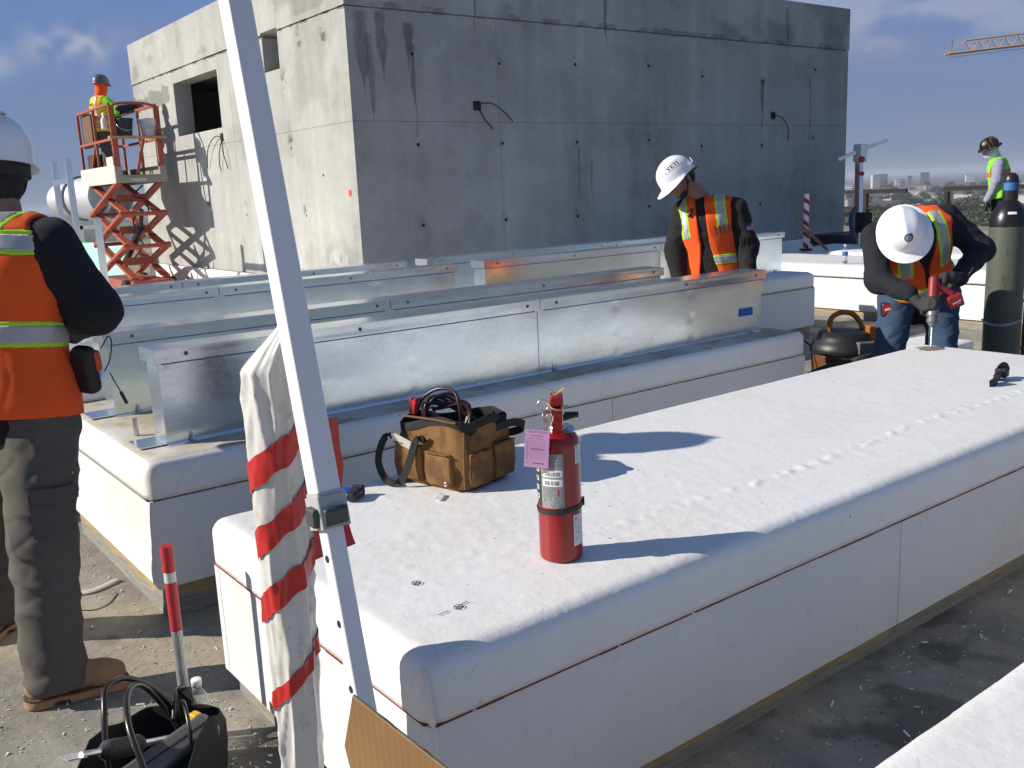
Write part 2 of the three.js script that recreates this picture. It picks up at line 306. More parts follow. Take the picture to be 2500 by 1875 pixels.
const frontTex = dataTex(1792, 700, (u, v) => {
  const x = BX0 + u * (BX1 - BX0), y = 0.5 + v * 4.1;
  let b = concreteBase(x, y, 0);
  const rag = 0.06 * (fbm(x * 9, y * 3, 4) - 0.5);
  // water runs below the ledge, dark weeps, plaster patches
  const run = (cx, w, y0, y1, k) => { if (y > y1 || y < y0 - 0.2 || Math.abs(x - cx) > 0.4) return; const wv = w * (0.35 + 0.9 * fbm(y * 5 + cx, cx * 3, 4)) * sstep(y0 - 0.15, y0 + 0.5 * (y1 - y0), y), dx = Math.abs(x + rag * 1.2 - cx); b -= k * (1 - sstep(wv * 0.7, wv * 1.25 + 0.012, dx)) * (0.55 + 0.6 * fbm(x * 20, y * 9, 3)) * sstep(y1, y1 - 0.06, y); };
  run(6.02, 0.12, 3.0, 3.86, 0.16); run(6.12, 0.05, 2.6, 3.6, 0.14); run(6.30, 0.07, 3.2, 3.86, 0.20); run(6.68, 0.075, 3.35, 3.75, 0.22); run(6.74, 0.03, 2.55, 3.5, 0.17); run(10.09, 0.04, 3.78, 4.6, 0.2); run(7.73, 0.02, 3.86, 4.6, 0.16); run(13.74, 0.03, 2.5, 3.3, 0.2); run(14.4, 0.05, 3.9, 4.5, 0.12); run(15.1, 0.02, 2.0, 3.4, 0.14); run(9.5, 0.02, 1.4, 2.2, 0.12); run(9.75, 0.02, 1.6, 2.0, 0.12);
  for (const [hx, hy] of holes) { if (Math.abs(x - hx) > 0.3 || Math.abs(y - hy) > 0.45) continue; const n = fbm(x * 14 + hx, y * 14, 3); b -= stain(x, y, hx, hy + 0.03, 0.08, 0.12, 0.09) * sstep(0.4, 0.6, n); b += stain(x, y, hx + 0.05, hy + 0.12, 0.1, 0.1, 0.05) * n; }
  b -= 0.10 * sstep(0.5, 0.72, fbm(x * 1.2 + 20, y * 2 + 3, 4)) * (y > LEDGE ? 1 : 0.35);
  b -= 0.13 * sstep(0.45, 0.65, fbm(x * 5 + 1, y * 8, 4)) * (Math.abs(y - LEDGE - 0.03 - rag) < 0.045 ? 1 : 0);
  return [b * 0.995, b * 0.995, b * 0.965];
});
const sideTex = dataTex(1536, 732, (u, v) => {
  const z = BZ0 + u * (BZ1 - BZ0), y = 0.5 + v * 4.1;
  let b = concreteBase(z, y, 31);
  const rag = fbm(z * 7, y * 5, 4) - 0.5;
  if (y > 3.38 + 0.2 * rag && y < 3.62 + 0.3 * rag && z < -17.3 + 0.4 * rag) b -= 0.16;            // fresh grey patching by the lift
  if (y > LEDGE - 0.02 + 0.05 * rag && y < LEDGE + 0.02) b -= 0.25 * sstep(0.45, 0.6, fbm(z * 5, 3, 3));
  b -= 0.07 * sstep(0.52, 0.66, fbm(z * 1.1 + 7, y * 1.6, 5)) * (y > 3.95 ? 1.3 : 0.4);
  for (const [hz, hy] of [[-14.3, 1.45], [-13.3, 1.45], [-12.2, 1.42], [-12.5, 2.35], [-12.55, 3.2], [-12.0, 3.68], [-11.3, 3.6], [-15.9, 1.6]]) if (Math.abs(z - hz) < 0.3 && Math.abs(y - hy) < 0.45) b -= stain(z, y, hz, hy, 0.08, 0.13, 0.26) * sstep(0.48, 0.66, fbm(z * 12, y * 12, 3));
  b -= 0.12 * stain(z, y, -11.2, 0.75, 0.5, 0.2, 1) * sstep(0.45, 0.55, fbm(z * 6, y * 6, 4));
  return [b * 1.0, b, b * 0.965];
});
const concBump = { bumpMap: rep(deckBump, 1.4), bumpScale: 0.004 };
const wallUV = (g, axis) => { const p = g.attributes.position, uv = g.attributes.uv; for (let i = 0; i < p.count; i++) uv.setXY(i, axis === 'x' ? (p.getX(i) - BX0) / (BX1 - BX0) : (p.getZ(i) - BZ0) / (BZ1 - BZ0), (p.getY(i) - 0.5) / 4.1); return g; };
const mFront = mat([0.85, 0.85, 0.85], 0.95, { map: frontTex, bumpMap: rep(texMid, 7, 3), bumpScale: 0.003 });
const mSide = mat([0.85, 0.85, 0.85], 0.95, { map: sideTex, bumpMap: rep(texMid, 7, 3), bumpScale: 0.004 });
const mConc = mat([0.30, 0.30, 0.285], 0.95, { bumpMap: rep(texMid, 2), bumpScale: 0.004 });
const mDark = mat([0.02, 0.02, 0.02], 0.9);
{
  const t = thing('concrete_penthouse', 'tall bare concrete rooftop building with two square openings', 'building', [0, 0, 0]);
  const W1 = [-17.0, -14.97, 2.77, 3.645], W2 = [-13.15, -12.65, 3.38, 3.9], th = 0.28, f = 0.02;
  // core of the front, right and back walls and the roof
  part(t, 'wall', [bx(BX0 + f + th, 0, BZ1 - f - th, BX1 - f, BTOP - 0.02, BZ1 - f), bx(BX1 - f - th, 0, BZ0 + th, BX1 - f, BTOP - 0.02, BZ1 - f - th), bx(BX0 + f + th, 0, BZ0, BX1 - f, BTOP - 0.02, BZ0 + th)], mConc);
  part(t, 'roof_slab', bx(BX0 + f + th, LEDGE - 0.1, BZ0 + th, BX1 - f - th, LEDGE + 0.1, BZ1 - f - th), mConc);
  // side wall with its openings: shape in (z, y), thick along x
  const sh = (z0, z1, y0, y1, hs) => { const s = new THREE.Shape([[z0, y0], [z1, y0], [z1, y1], [z0, y1]].map((q) => new THREE.Vector2(...q))); for (const h of hs) s.holes.push(new THREE.Path([[h[0], h[2]], [h[0], h[3]], [h[1], h[3]], [h[1], h[2]]].map((q) => new THREE.Vector2(...q)))); return s; };
  const ext = (s, d, x) => { const g = new THREE.ExtrudeGeometry(s, { depth: d, bevelEnabled: false }); g.applyMatrix4(new THREE.Matrix4().set(0, 0, 1, x, 0, 1, 0, 0, 1, 0, 0, 0, 0, 0, 0, 1)); const p = g.index ? g : g; const ix = []; return flip(p); };
  function flip(g) { const a = g.attributes; for (const k of ['position', 'normal', 'uv']) { const s = a[k].itemSize, d = a[k].array; for (let i = 0; i < d.length; i += 3 * s) for (let c = 0; c < s; c++) { const q = d[i + s + c]; d[i + s + c] = d[i + 2 * s + c]; d[i + 2 * s + c] = q; } } g.computeVertexNormals(); return g; }
  part(t, 'wall', wallUV(ext(sh(BZ0, BZ1 - f, 0, BTOP - 0.02, [W1, W2]), th, BX0 + f), 'z'), mSide);
  // cast panels of the left face (each with its own edges)
  const jz = [BZ0, -17.4, -14.5, -12.6, BZ1 - 0.001], e = 0.002;
  const sidePanel = (z0, z1, y0, y1, d, x) => { const hs = []; part(t, 'concrete_panel', wallUV(ext(sh(z0 + e, z1 - e, y0 + e, y1 - e, hs), d, x), 'z'), mSide); };
  sidePanel(BZ0, -14.5, 0.5, MIDY, f, BX0); sidePanel(-14.5, BZ1, 0.5, MIDY, f, BX0);
  // upper row is cut round the openings
  sidePanel(BZ0, W1[0] - 0.01, MIDY, LEDGE, f, BX0); sidePanel(W1[0] - 0.01, W1[1] + 0.01, MIDY, W1[2] - 0.004, f, BX0); sidePanel(W1[0] - 0.01, W1[1] + 0.01, W1[3] + 0.004, LEDGE, f, BX0);
  sidePanel(W1[1] + 0.01, -14.5, MIDY, LEDGE, f, BX0); sidePanel(-14.5, W2[0] - 0.006, MIDY, LEDGE, f, BX0); sidePanel(W2[0] - 0.006, W2[1] + 0.006, MIDY, W2[2] - 0.004, f, BX0); sidePanel(W2[1] + 0.006, BZ1, MIDY, LEDGE, f, BX0);
  sidePanel(BZ0, -14.5, LEDGE + 0.012, BTOP, f + 0.012, BX0 - 0.012); sidePanel(-14.5, W2[0] - 0.02, LEDGE + 0.012, BTOP, f + 0.012, BX0 - 0.012); sidePanel(W2[0] - 0.02, W2[1] + 0.02, LEDGE + 0.045, BTOP, f + 0.012, BX0 - 0.012); sidePanel(W2[1] + 0.02, BZ1 + 0.01, LEDGE + 0.012, BTOP, f + 0.012, BX0 - 0.012);
  // front face
  const frontPanel = (x0, x1, y0, y1, pr) => { const g = new THREE.BoxGeometry(x1 - x0 - 2 * e, y1 - y0 - 2 * e, f + pr).translate((x0 + x1) / 2, (y0 + y1) / 2, BZ1 - f + (f + pr) / 2); part(t, 'concrete_panel', wallUV(g, 'x'), mFront); };
  const rows = [[0.5, MIDY, [BX0 + 0.001, 8.07, 11.35, 14.09, BX1], 0], [MIDY, LEDGE, [BX0 + 0.001, 8.07, 9.69, 11.35, 14.09, BX1], 0], [LEDGE + 0.012, BTOP, [BX0 - 0.01, 7.73, 10.09, 11.36, 13.9, BX1 + 0.01], 0.012]];
  for (const [y0, y1, xs, pr] of rows) for (let i = 0; i < xs.length - 1; i++) frontPanel(xs[i], xs[i + 1], y0, y1, pr + (i % 2 ? 0.0015 : 0));
  for (const [x, y] of holes) part(t, 'tie_hole', lathe([[0.0, 0.0012], [0.021, 0.0012], [0.025, 0.0004], [0.025, -0.004]], 9).rotateX(Math.PI / 2).translate(x, y, BZ1 + 0.001), mDark);
  for (const [z, y] of [[-14.3, 1.4], [-13.3, 1.4], [-12.2, 1.38], [-12.5, 2.3], [-11.6, 1.9]]) part(t, 'tie_hole', lathe([[0.0, 0.0012], [0.015, 0.0012], [0.018, 0.0004], [0.018, -0.004]], 9).rotateZ(Math.PI / 2).translate(BX0 - 0.001, y, z), mDark);
  // electrical boxes with loose wires
  const boxAt = (P, dx, wires) => { const b = part(t, 'junction_box', dx ? [bx(-0.06, -0.06, 0, 0.06, 0.06, 0.012), bx(-0.045, -0.045, 0.012, 0.045, 0.045, 0.014)] : [bx(-0.012, -0.06, -0.05, 0, 0.06, 0.05)], mDark, P); for (const w of wires) part(b, 'wire', tube(w, 0.008, 20, 5), mSealDark); };
  boxAt([7.7, 2.73, BZ1 + 0.001], 1, [[[0.05, 0.03, 0.01], [0.2, 0.03, 0.06], [0.4, -0.08, 0.08], [0.58, -0.2, 0.03]], [[0.03, -0.04, 0.01], [0.1, -0.18, 0.04], [0.24, -0.3, 0.02]]]);
  boxAt([14.04, 2.68, BZ1 + 0.001], 1, [[[0.03, 0, 0.01], [0.15, -0.03, 0.07], [0.33, -0.2, 0.07], [0.4, -0.42, 0.03]]]);
  boxAt([BX0 - 0.002, 2.62, -15.0], 0, [[[-0.01, 0, 0.0], [-0.05, 0.02, -0.15], [-0.06, -0.15, -0.5], [-0.03, -0.45, -0.7]], [[-0.01, -0.03, 0.0], [-0.05, -0.2, -0.03], [-0.04, -0.4, -0.12], [-0.03, -0.52, -0.1]], [[-0.01, 0, 0.02], [-0.06, -0.2, 0.12], [-0.03, -0.5, 0.2]]]);
  part(t, 'red_target_sticker', bx(BX0 - 0.004, 1.615, -10.93, BX0 - 0.001, 1.69, -10.855), mat([0.72, 0.06, 0.05], 0.6));
  // white insulated upstand round the foot of the walls
  part(t, 'white_upstand', [boxUV(capGeometry(BX0 - 0.09, BX0 - 0.002, 0, 0.5, BZ0, BZ1 + 0.088, 0.12, 0.03, 0.002)), boxUV(capGeometry(BX0 + 0.0, BX1, 0, 0.497, BZ1 + 0.003, BZ1 + 0.085, 0.12, 0.03, 0.002))], mCap);
}
// ---- white coated roof strip along the penthouse
structure('coated_roof_strip', [boxUV(bx(0.5, 0.002, -25, BX0 - 0.1, 0.012, -9.6)), boxUV(bx(BX0 - 0.098, 0.002, -10.59, 16.3, 0.0125, -9.7))], mCap);

// ---- steel guard rail at the edge of the roof
const mRust = mat([0.022, 0.014, 0.012], 0.7, { metalness: 0.3, bumpMap: rep(texMid, 4), bumpScale: 0.003 });
{
  const t = thing('steel_guard_rail', 'dark rusty steel guard rail along the far roof edge', 'railing', [27, 0, -14]);
  part(t, 'top_rail', bx(-0.05, 1.03, -30, 0.05, 1.15, -1.65), mRust);
  part(t, 'top_rail', bx(-0.05, 1.05, -0.5, 0.05, 1.17, 16), mRust);
  part(t, 'middle_rail', bx(-0.03, 0.55, -30, 0.03, 0.61, 16), mRust);
  for (let z = -29; z < 16; z += 2.6) part(t, 'post', bx(-0.055, 0, z - 0.055, 0.055, 1.03, z + 0.055), mRust);
}

// ================================================================ beyond the roof: town, trees, hills, crane
const cityGround = dataTex(512, 512, (u, v) => { const a = tnoise(u, v, 30, 5), b = hash2(Math.floor(u * 120), Math.floor(v * 120)); const c = a > 0.45 ? [0.24, 0.26, 0.18] : [0.31, 0.30, 0.27]; return b > 0.86 ? [0.55, 0.53, 0.48] : c.map((q) => q + 0.1 * (a - 0.5)); });
structure('ground', new THREE.PlaneGeometry(24000, 24000).rotateX(-Math.PI / 2).translate(0, -30, 0), mat([0.7, 0.7, 0.7], 1, { map: rep(cityGround, 40) }));
{
  // low hills on the horizon
  const pos = [], idx = [], N = 160;
  for (let i = 0; i <= N; i++) { const a = -0.9 + 1.8 * i / N - 0.35, R = 7600; const h = 2 + 22 * fbm(i * 0.09, 2.2, 4); for (const [r, y] of [[R - 900, -32], [R - 300, -30 + h * 0.55], [R, -30 + h], [R + 900, -34]]) pos.push(Math.cos(a) * r, y, Math.sin(a) * r); }
  for (let i = 0; i < N; i++) for (let k = 0; k < 3; k++) { const a = i * 4 + k, b = a + 4; idx.push(a, a + 1, b, b, a + 1, b + 1); }
  const g = new THREE.BufferGeometry(); g.setAttribute('position', new THREE.Float32BufferAttribute(pos, 3)); g.setIndex(idx); g.computeVertexNormals();
  structure('hills', g, mat([0.12, 0.13, 0.10], 1));
}
// buildings: bearing from the camera in degrees below the x axis, distance, width, height, tone
const mGlass = mat([0.03, 0.04, 0.05], 0.15);
function cityBlock(label, bear, dist, w, d, h, tone, floors, bays, group, base = -30) {
  const a = -bear * Math.PI / 180, t = thing('city_building', label, 'building', [Math.cos(a) * dist, base, Math.sin(a) * dist], -a + Math.PI / 2 * 0 + rr(-0.3, 0.3), group);
  part(t, 'wall', bx(-d / 2, 0, -w / 2, d / 2, h, w / 2), mat(tone, 0.85));
  part(t, 'roof', bx(-d / 2 - 0.4, h, -w / 2 - 0.4, d / 2 + 0.4, h + Math.max(0.5, h * 0.02), w / 2 + 0.4), mat(tone.map((q) => q * 0.8), 0.9));
  if (floors) { const g = []; for (let f = 0; f < floors; f++) g.push(bx(-d / 2 - 0.25, h * (f + 0.35) / floors, -w / 2 * 0.94, -d / 2 + 0.1, h * (f + 0.75) / floors, w / 2 * 0.94), bx(-d / 2 * 0.94, h * (f + 0.35) / floors, w / 2 - 0.1, d / 2 * 0.94, h * (f + 0.75) / floors, w / 2 + 0.25)); if (bays) for (const q of g) part(t, 'window_band', q, mGlass); }
  return t;
}
const far = 'hazy town buildings on the horizon';
cityBlock('pale twin office block tallest on the left skyline', 31.75, 2420, 16, 16, 30, [0.55, 0.54, 0.5], 8, 1, far);
cityBlock('dark glass office block joined to the pale one on the skyline', 31.38, 2450, 22, 18, 31, [0.12, 0.13, 0.15], 9, 1, far);
cityBlock('white slab block left of centre on the skyline', 30.6, 2350, 10, 14, 19, [0.6, 0.6, 0.57], 6, 1, far);
cityBlock('grey block right beside the white slab block', 30.36, 2380, 10, 14, 18, [0.2, 0.2, 0.22], 6, 1, far);
cityBlock('small dark tower between the white slab and the dark tower', 29.98, 2700, 11, 12, 24, [0.14, 0.14, 0.16], 7, 1, far);
cityBlock('square dark tower right of centre on the skyline', 29.22, 2400, 17, 17, 31, [0.1, 0.1, 0.12], 10, 1, far);
cityBlock('white domed hospital block far right on the skyline', 27.0, 3000, 22, 20, 20, [0.6, 0.6, 0.6], 5, 1, far);
cityBlock('low white block at the left end of the skyline beside the concrete wall', 33.1, 2000, 14, 14, 13, [0.6, 0.6, 0.56], 3, 1, far);
cityBlock('low pale block next to the left end of the skyline', 32.6, 2050, 12, 12, 12, [0.52, 0.5, 0.46], 3, 1, far);
for (let i = 0; i < 34; i++) {
  const b = rr(24.2, 33.6), d = rr(700, 2300), pale = rnd();
  cityBlock('small low pale house among the trees of the town below', b, d, rr(9, 26), rr(9, 16), rr(4, 9), pale > 0.35 ? [0.55, 0.52, 0.46] : [0.3, 0.27, 0.24], 1, 0, 'small houses of the town below', -30);
}
// trees of the town: trunk, limbs, crown of leaf clumps
const mBark = mat([0.07, 0.05, 0.035], 0.95), mLeaf = [mat([0.055, 0.075, 0.028], 0.8, { side: THREE.DoubleSide }), mat([0.085, 0.09, 0.035], 0.8, { side: THREE.DoubleSide }), mat([0.04, 0.055, 0.025], 0.8, { side: THREE.DoubleSide })];
function crownGeo(h, w, palm) {
  const pos = [];
  const leaf = (c, s) => { const a = V(rr(-1, 1), rr(-1, 1), rr(-1, 1)).normalize(), b = V(rr(-1, 1), rr(-1, 1), rr(-1, 1)).cross(a).normalize(); for (const k of [[-1, -1], [1, -1], [0, 1.4]]) pos.push(c.x + s * (a.x * k[0] + b.x * k[1]), c.y + s * (a.y * k[0] + b.y * k[1]), c.z + s * (a.z * k[0] + b.z * k[1])); };
  if (palm) { for (let f = 0; f < 22; f++) { const az = rr(0, 6.28), up = rr(-0.3, 0.9); for (let s = 0; s < 12; s++) { const q = s / 12, R = w * q; leaf(V(Math.cos(az) * R, h + up * w * q - q * q * w * 0.9, Math.sin(az) * R), w * 0.11); } } }
  else for (let c = 0; c < 16; c++) { const cc = V(rr(-1, 1), rr(-0.8, 1), rr(-1, 1)); cc.multiplyScalar(0.72 / Math.max(0.7, cc.length())); const r = rr(0.3, 0.5); for (let k = 0; k < 34; k++) { const q = V(rr(-1, 1), rr(-1, 1), rr(-1, 1)); q.normalize().multiplyScalar(r * Math.cbrt(rnd())); leaf(V((cc.x + q.x) * w, h * 0.66 + (cc.y + q.y) * h * 0.36, (cc.z + q.z) * w), w * 0.085); } }
  const g = new THREE.BufferGeometry(); g.setAttribute('position', new THREE.Float32BufferAttribute(pos, 3)); g.computeVertexNormals(); return g;
}
const crowns = [crownGeo(9, 4.5), crownGeo(11, 5.5), crownGeo(8, 5), crownGeo(13, 3.2, true)];
const trunkGeo = (h) => merge([rod([0, 0, 0], [0.1, h * 0.5, 0.05], 0.32, 0.2, 7), rod([0.1, h * 0.48, 0.05], [1.2, h * 0.75, 0.6], 0.16, 0.06, 6), rod([0.1, h * 0.45, 0.05], [-1.3, h * 0.72, -0.5], 0.16, 0.06, 6), rod([0.1, h * 0.5, 0.05], [0.2, h * 0.85, -0.2], 0.15, 0.05, 6)]);
const trunks = [trunkGeo(9), trunkGeo(11), trunkGeo(8), merge([rod([0, 0, 0], [0.3, 13, 0], 0.28, 0.18, 7)])];
for (let i = 0; i < 150; i++) {
  const b = rr(24.0, 34.2), d = i < 70 ? rr(390, 650) : rr(650, 1700), k = rnd() < 0.12 ? 3 : (rnd() * 3 | 0), a = -b * Math.PI / 180;
  const t = thing(k === 3 ? 'palm_tree' : 'town_tree', k === 3 ? 'palm tree standing above the roofs of the town below' : ['rounded dark green tree in the town below the roof edge', 'tall olive green tree in the town below the roof edge', 'low spreading green tree in the town below the roof edge'][k], 'tree', [Math.cos(a) * d, -30, Math.sin(a) * d], rr(0, 6), ['rounded trees of the town', 'tall trees of the town', 'low trees of the town', 'palms of the town'][k]);
  const s = rr(0.8, 1.35) * (i < 70 ? 1.2 : 1.1); t.scale.set(s, s, s);
  part(t, 'trunk', trunks[k], mBark); part(t, 'crown', crowns[k], mLeaf[(i + k) % 3]);
}
// tower crane whose jib reaches in from the right
{
  const t = thing('tower_crane', 'yellow lattice jib of a tower crane reaching in from the right', 'crane', [0, 0, 0]), mY = mat([0.60, 0.38, 0.14], 0.6);
  const A = V(151.5, 19.8, -82), dir = V(161.5 - 151.5, 0.94, -74.7 + 82.05).normalize(), side = V(dir.z, 0, -dir.x).normalize(), L = 58, P = (s, h, w) => { const q = A.clone().addScaledVector(dir, s).addScaledVector(side, w); q.y += h; return [q.x, q.y, q.z]; };
  part(t, 'chord', [rod(P(0, 0, -0.6), P(L, 0, -0.6), 0.13, 0.13, 6)], mY); part(t, 'chord', [rod(P(0, 0, 0.6), P(L, 0, 0.6), 0.13, 0.13, 6)], mY); part(t, 'chord', [rod(P(2.9, 1.75, 0), P(L, 1.75, 0), 0.12, 0.12, 6)], mY);
  const br = []; for (let s = 2.9; s < L - 2; s += 2.1) for (const w of [-0.6, 0.6]) { br.push(rod(P(s, 1.75, 0), P(s + 1.05, 0, w), 0.06, 0.06, 5), rod(P(s + 1.05, 0, w), P(s + 2.1, 1.75, 0), 0.06, 0.06, 5)); }
  for (let s = 0; s < L; s += 1.05) br.push(rod(P(s, 0, -0.6), P(s + 1.05, 0, 0.6), 0.045, 0.045, 5)); for (const w of [-0.6, 0.6]) br.push(rod(P(0.1, 0, w), P(2.9, 1.75, 0), 0.05, 0.05, 5));
  part(t, 'lattice', br, mY);
  part(t, 'tip_light_mast', [rod(P(0.8, 0, 0), P(0.8, 2.2, 0), 0.04, 0.03, 5)], mDark); part(t, 'trolley_cable', [rod(P(0.6, -0.55, 0), P(L, -0.4, 0), 0.03, 0.03, 4)], mDark);
  part(t, 'mast', [[-1, -1], [1, -1], [-1, 1], [1, 1]].map(([a, b]) => { const q = P(L - 1, 0, 0); return rod([q[0] + a, -30, q[2] + b], [q[0] + a, q[1] + 8, q[2] + b], 0.12, 0.12, 6); }), mY);
}

// ================================================================ galvanized boxes on the pads
const galvTex = dataTex(1024, 512, (u, v) => { const g = tnoise(u, v, 70, 3) - 0.5, c = tnoise(u, v, 9, 5) - 0.5, s = hash2(Math.floor(u * 700), Math.floor(v * 350)), cl = sstep(0.44, 0.62, tnoise(u + 0.2, v, 6, 4)); const k = s > 1 - 0.010 * cl ? 0.62 : 1; return grey((0.93 + 0.03 * g + 0.06 * c) * k); });
const galvRough = dataTex(512, 256, (u, v) => grey(0.62 + 0.5 * (tnoise(u, v, 8, 5) - 0.5) + 0.25 * (tnoise(u, v, 60, 3) - 0.5)), false);
const mGalv = mat([0.86, 0.94, 0.98], 0.33, { metalness: 0.9, map: rep(galvTex, 1 / 1.6, 1 / 0.8), roughnessMap: rep(galvRough, 1 / 1.3, 1 / 0.65), bumpMap: rep(texFine, 5), bumpScale: 0.00008 });
const mSteel = mat([0.62, 0.63, 0.65], 0.35, { metalness: 1 }), mScrew = mat([0.2, 0.2, 0.2], 0.4, { metalness: 0.8 }), mFilm = mat([0.05, 0.10, 0.36], 0.5), mTapeBlue = mat([0.01, 0.10, 0.42], 0.6);
const screwGeo = lathe([[0, 0.006], [0.004, 0.0055], [0.0055, 0.003], [0.0055, 0.002], [0.009, 0.0012], [0.009, 0]], 10).rotateX(Math.PI / 2);
function sheet(x0, x1, y0, y1, z, out, dents) {   // one slightly wavy side sheet facing +z or -z, with real thickness
  const nx = Math.max(20, Math.round((x1 - x0) / 0.02)), ny = 22, s = out;
  let g = new THREE.BoxGeometry(x1 - x0, y1 - y0, 0.003, nx, ny, 1).translate((x0 + x1) / 2, (y0 + y1) / 2, z);
  const p = g.attributes.position;
  for (let i = 0; i < p.count; i++) {
    const x = p.getX(i), y = p.getY(i), e = sstep(0, 0.04, y - y0) * sstep(0, 0.04, y1 - y) * sstep(0, 0.06, x - x0) * sstep(0, 0.06, x1 - x);
    let d = e * (0.0030 * n3(x * 0.9, y * 2.2, z * 3) + 0.0008 * n3(x * 4, y * 5, z));
    for (const [dx, dy, k] of dents) { const r2 = ((x - dx) ** 2 + (y - dy) ** 2) / 0.0008; if (r2 < 12) d -= k * Math.exp(-r2); }
    p.setZ(i, p.getZ(i) + s * d);
  }
  g.deleteAttribute('normal'); const uv = g.attributes.uv; for (let i = 0; i < p.count; i++) uv.setXY(i, p.getX(i), p.getY(i));
  g.computeVertexNormals(); return g;
}
function boxDuct(label, x0, x1, zf, zb, y0, top, o = {}) {
  const t = thing('galvanized_box', label, 'metal duct', [0, 0, 0], 0, 'galvanized box ducts'), lip = 0.055, ov = 0.018;
  const js = [x0, ...(o.joints ?? []), x1];
  for (let i = 0; i < js.length - 1; i++) {
    const a = js[i] + (i ? 0.002 : 0), b = js[i + 1] - 0.002, dents = [];
    for (let x = a + 0.55; x < b - 0.3; x += 0.62) dents.push([x, y0 + 0.3, 0.0018], [x, y0 + 0.16, 0.0022], [x + 0.01, y0 + 0.03, 0.0015]);
    part(t, 'side_sheet', sheet(a, b, y0 + 0.004, top - 0.01, zf, 1, dents), mGalv);
    part(t, 'side_sheet', sheet(a, b, y0 + 0.004, top - 0.01, zb, -1, []), mGalv);
    // folded lid channel
    const L0 = a - (i ? 0 : ov), L1 = b + (i === js.length - 2 ? ov : 0);
    const lid = part(t, 'lid', [boxUV(bx(L0, top - 0.003, zb - ov, L1, top, zf + ov)), boxUV(sheet(L0, L1, top - lip, top - 0.002, zf + ov, 1, [])), boxUV(sheet(L0, L1, top - lip, top - 0.002, zb - ov, -1, []))], mGalv);
    for (const x of [a + 0.11, a + (b - a) * rr(0.42, 0.62), b - 0.08]) part(lid, 'screw', screwGeo, mScrew, [x, top - 0.026, zf + ov + 0.0016]);
    part(lid, 'blue_film_edge', bx(L0 + 0.03, top - lip - 0.006, zf + 0.004, L1 - 0.03, top - lip + 0.004, zf + ov - 0.003), mFilm);
    if (i) part(t, 'joint_strip', [bx(a - 0.008, y0 + 0.01, zf + 0.002, a - 0.001, top - lip, zf + 0.006)], mGalv);
  }
  part(t, 'end_plate', boxUV(bx(x0 - 0.001, y0 + 0.002, zb + 0.002, x0 + 0.003, top - 0.004, zf - 0.002)), mGalv);
  part(t, 'end_plate', boxUV(bx(x1 - 0.003, y0 + 0.002, zb + 0.002, x1 + 0.001, top - 0.004, zf - 0.002)), mGalv);
  part(t, 'end_lip', boxUV(bx(x0 - ov - 0.002, top - lip, zb - ov, x0 - ov + 0.001, top - 0.001, zf + ov)), mGalv);
  part(t, 'end_lip', boxUV(bx(x1 + ov - 0.001, top - lip, zb - ov, x1 + ov + 0.002, top - 0.001, zf + ov)), mGalv);
  part(t, 'base_flange', boxUV(bx(x0 - 0.002, y0, zf - 0.01, x1, y0 + 0.005, zf + 0.027)), mGalv);
  part(t, 'foot_plate', boxUV(bx(x0 - 0.11, y0 + 0.0055, zb - 0.004, x0 - 0.001, y0 + 0.010, zf + 0.004)), mGalv);
  for (const x of [x0 + 0.1, ...(o.joints ?? []).map((q) => q + 0.1), x1 - 0.1]) part(t, 'anchor_bolt', [lathe([[0, 0.032], [0.004, 0.032], [0.004, 0.017], [0.008, 0.016], [0.008, 0.005], [0.012, 0.004], [0.012, 0], [0, 0]], 8).translate(x, y0 + 0.006, zf + 0.016)], mSteel);
  return t;
}
boxDuct('front galvanized box with blue tape mark, nearest the tool bag', 1.113, 4.89, -3.795, -3.943, 0.65, 1.041, { joints: [3.06] });
boxDuct('second galvanized box standing just behind the front one', 1.113, 4.74, -4.53, -4.678, 0.65, 1.041, { joints: [2.6] });
boxDuct('rear left galvanized box, its near end hidden by the left worker', 0.2, 4.05, -6.02, -6.17, 0.664, 1.066, { joints: [2.2] });
boxDuct('hindmost left galvanized box running along the lit concrete wall', 0.2, 4.03, -6.72, -6.87, 0.664, 1.066, { joints: [2.2] });
boxDuct('rear right galvanized box behind the worker in the white helmet', 4.34, 8.08, -6.02, -6.17, 0.664, 1.068, { joints: [6.3] });
boxDuct('hindmost right galvanized box close to the shaded concrete wall', 4.26, 8.05, -6.72, -6.87, 0.664, 1.068, { joints: [6.3] });
single('blue_tape', bx(4.67, 0.765, -3.7925, 4.8, 0.815, -3.7905), mTapeBlue, 'blue tape stuck on the right end of the front metal box', 'tape');
single('anchor_sleeve', lathe([[0.009, 0.075], [0.011, 0.075], [0.011, 0], [0, 0], [0, 0.06], [0.009, 0.06]], 12), mSteel, 'short steel anchor sleeve standing up from the dusty pad', 'anchor', [1.069, 0.65, -4.061]);

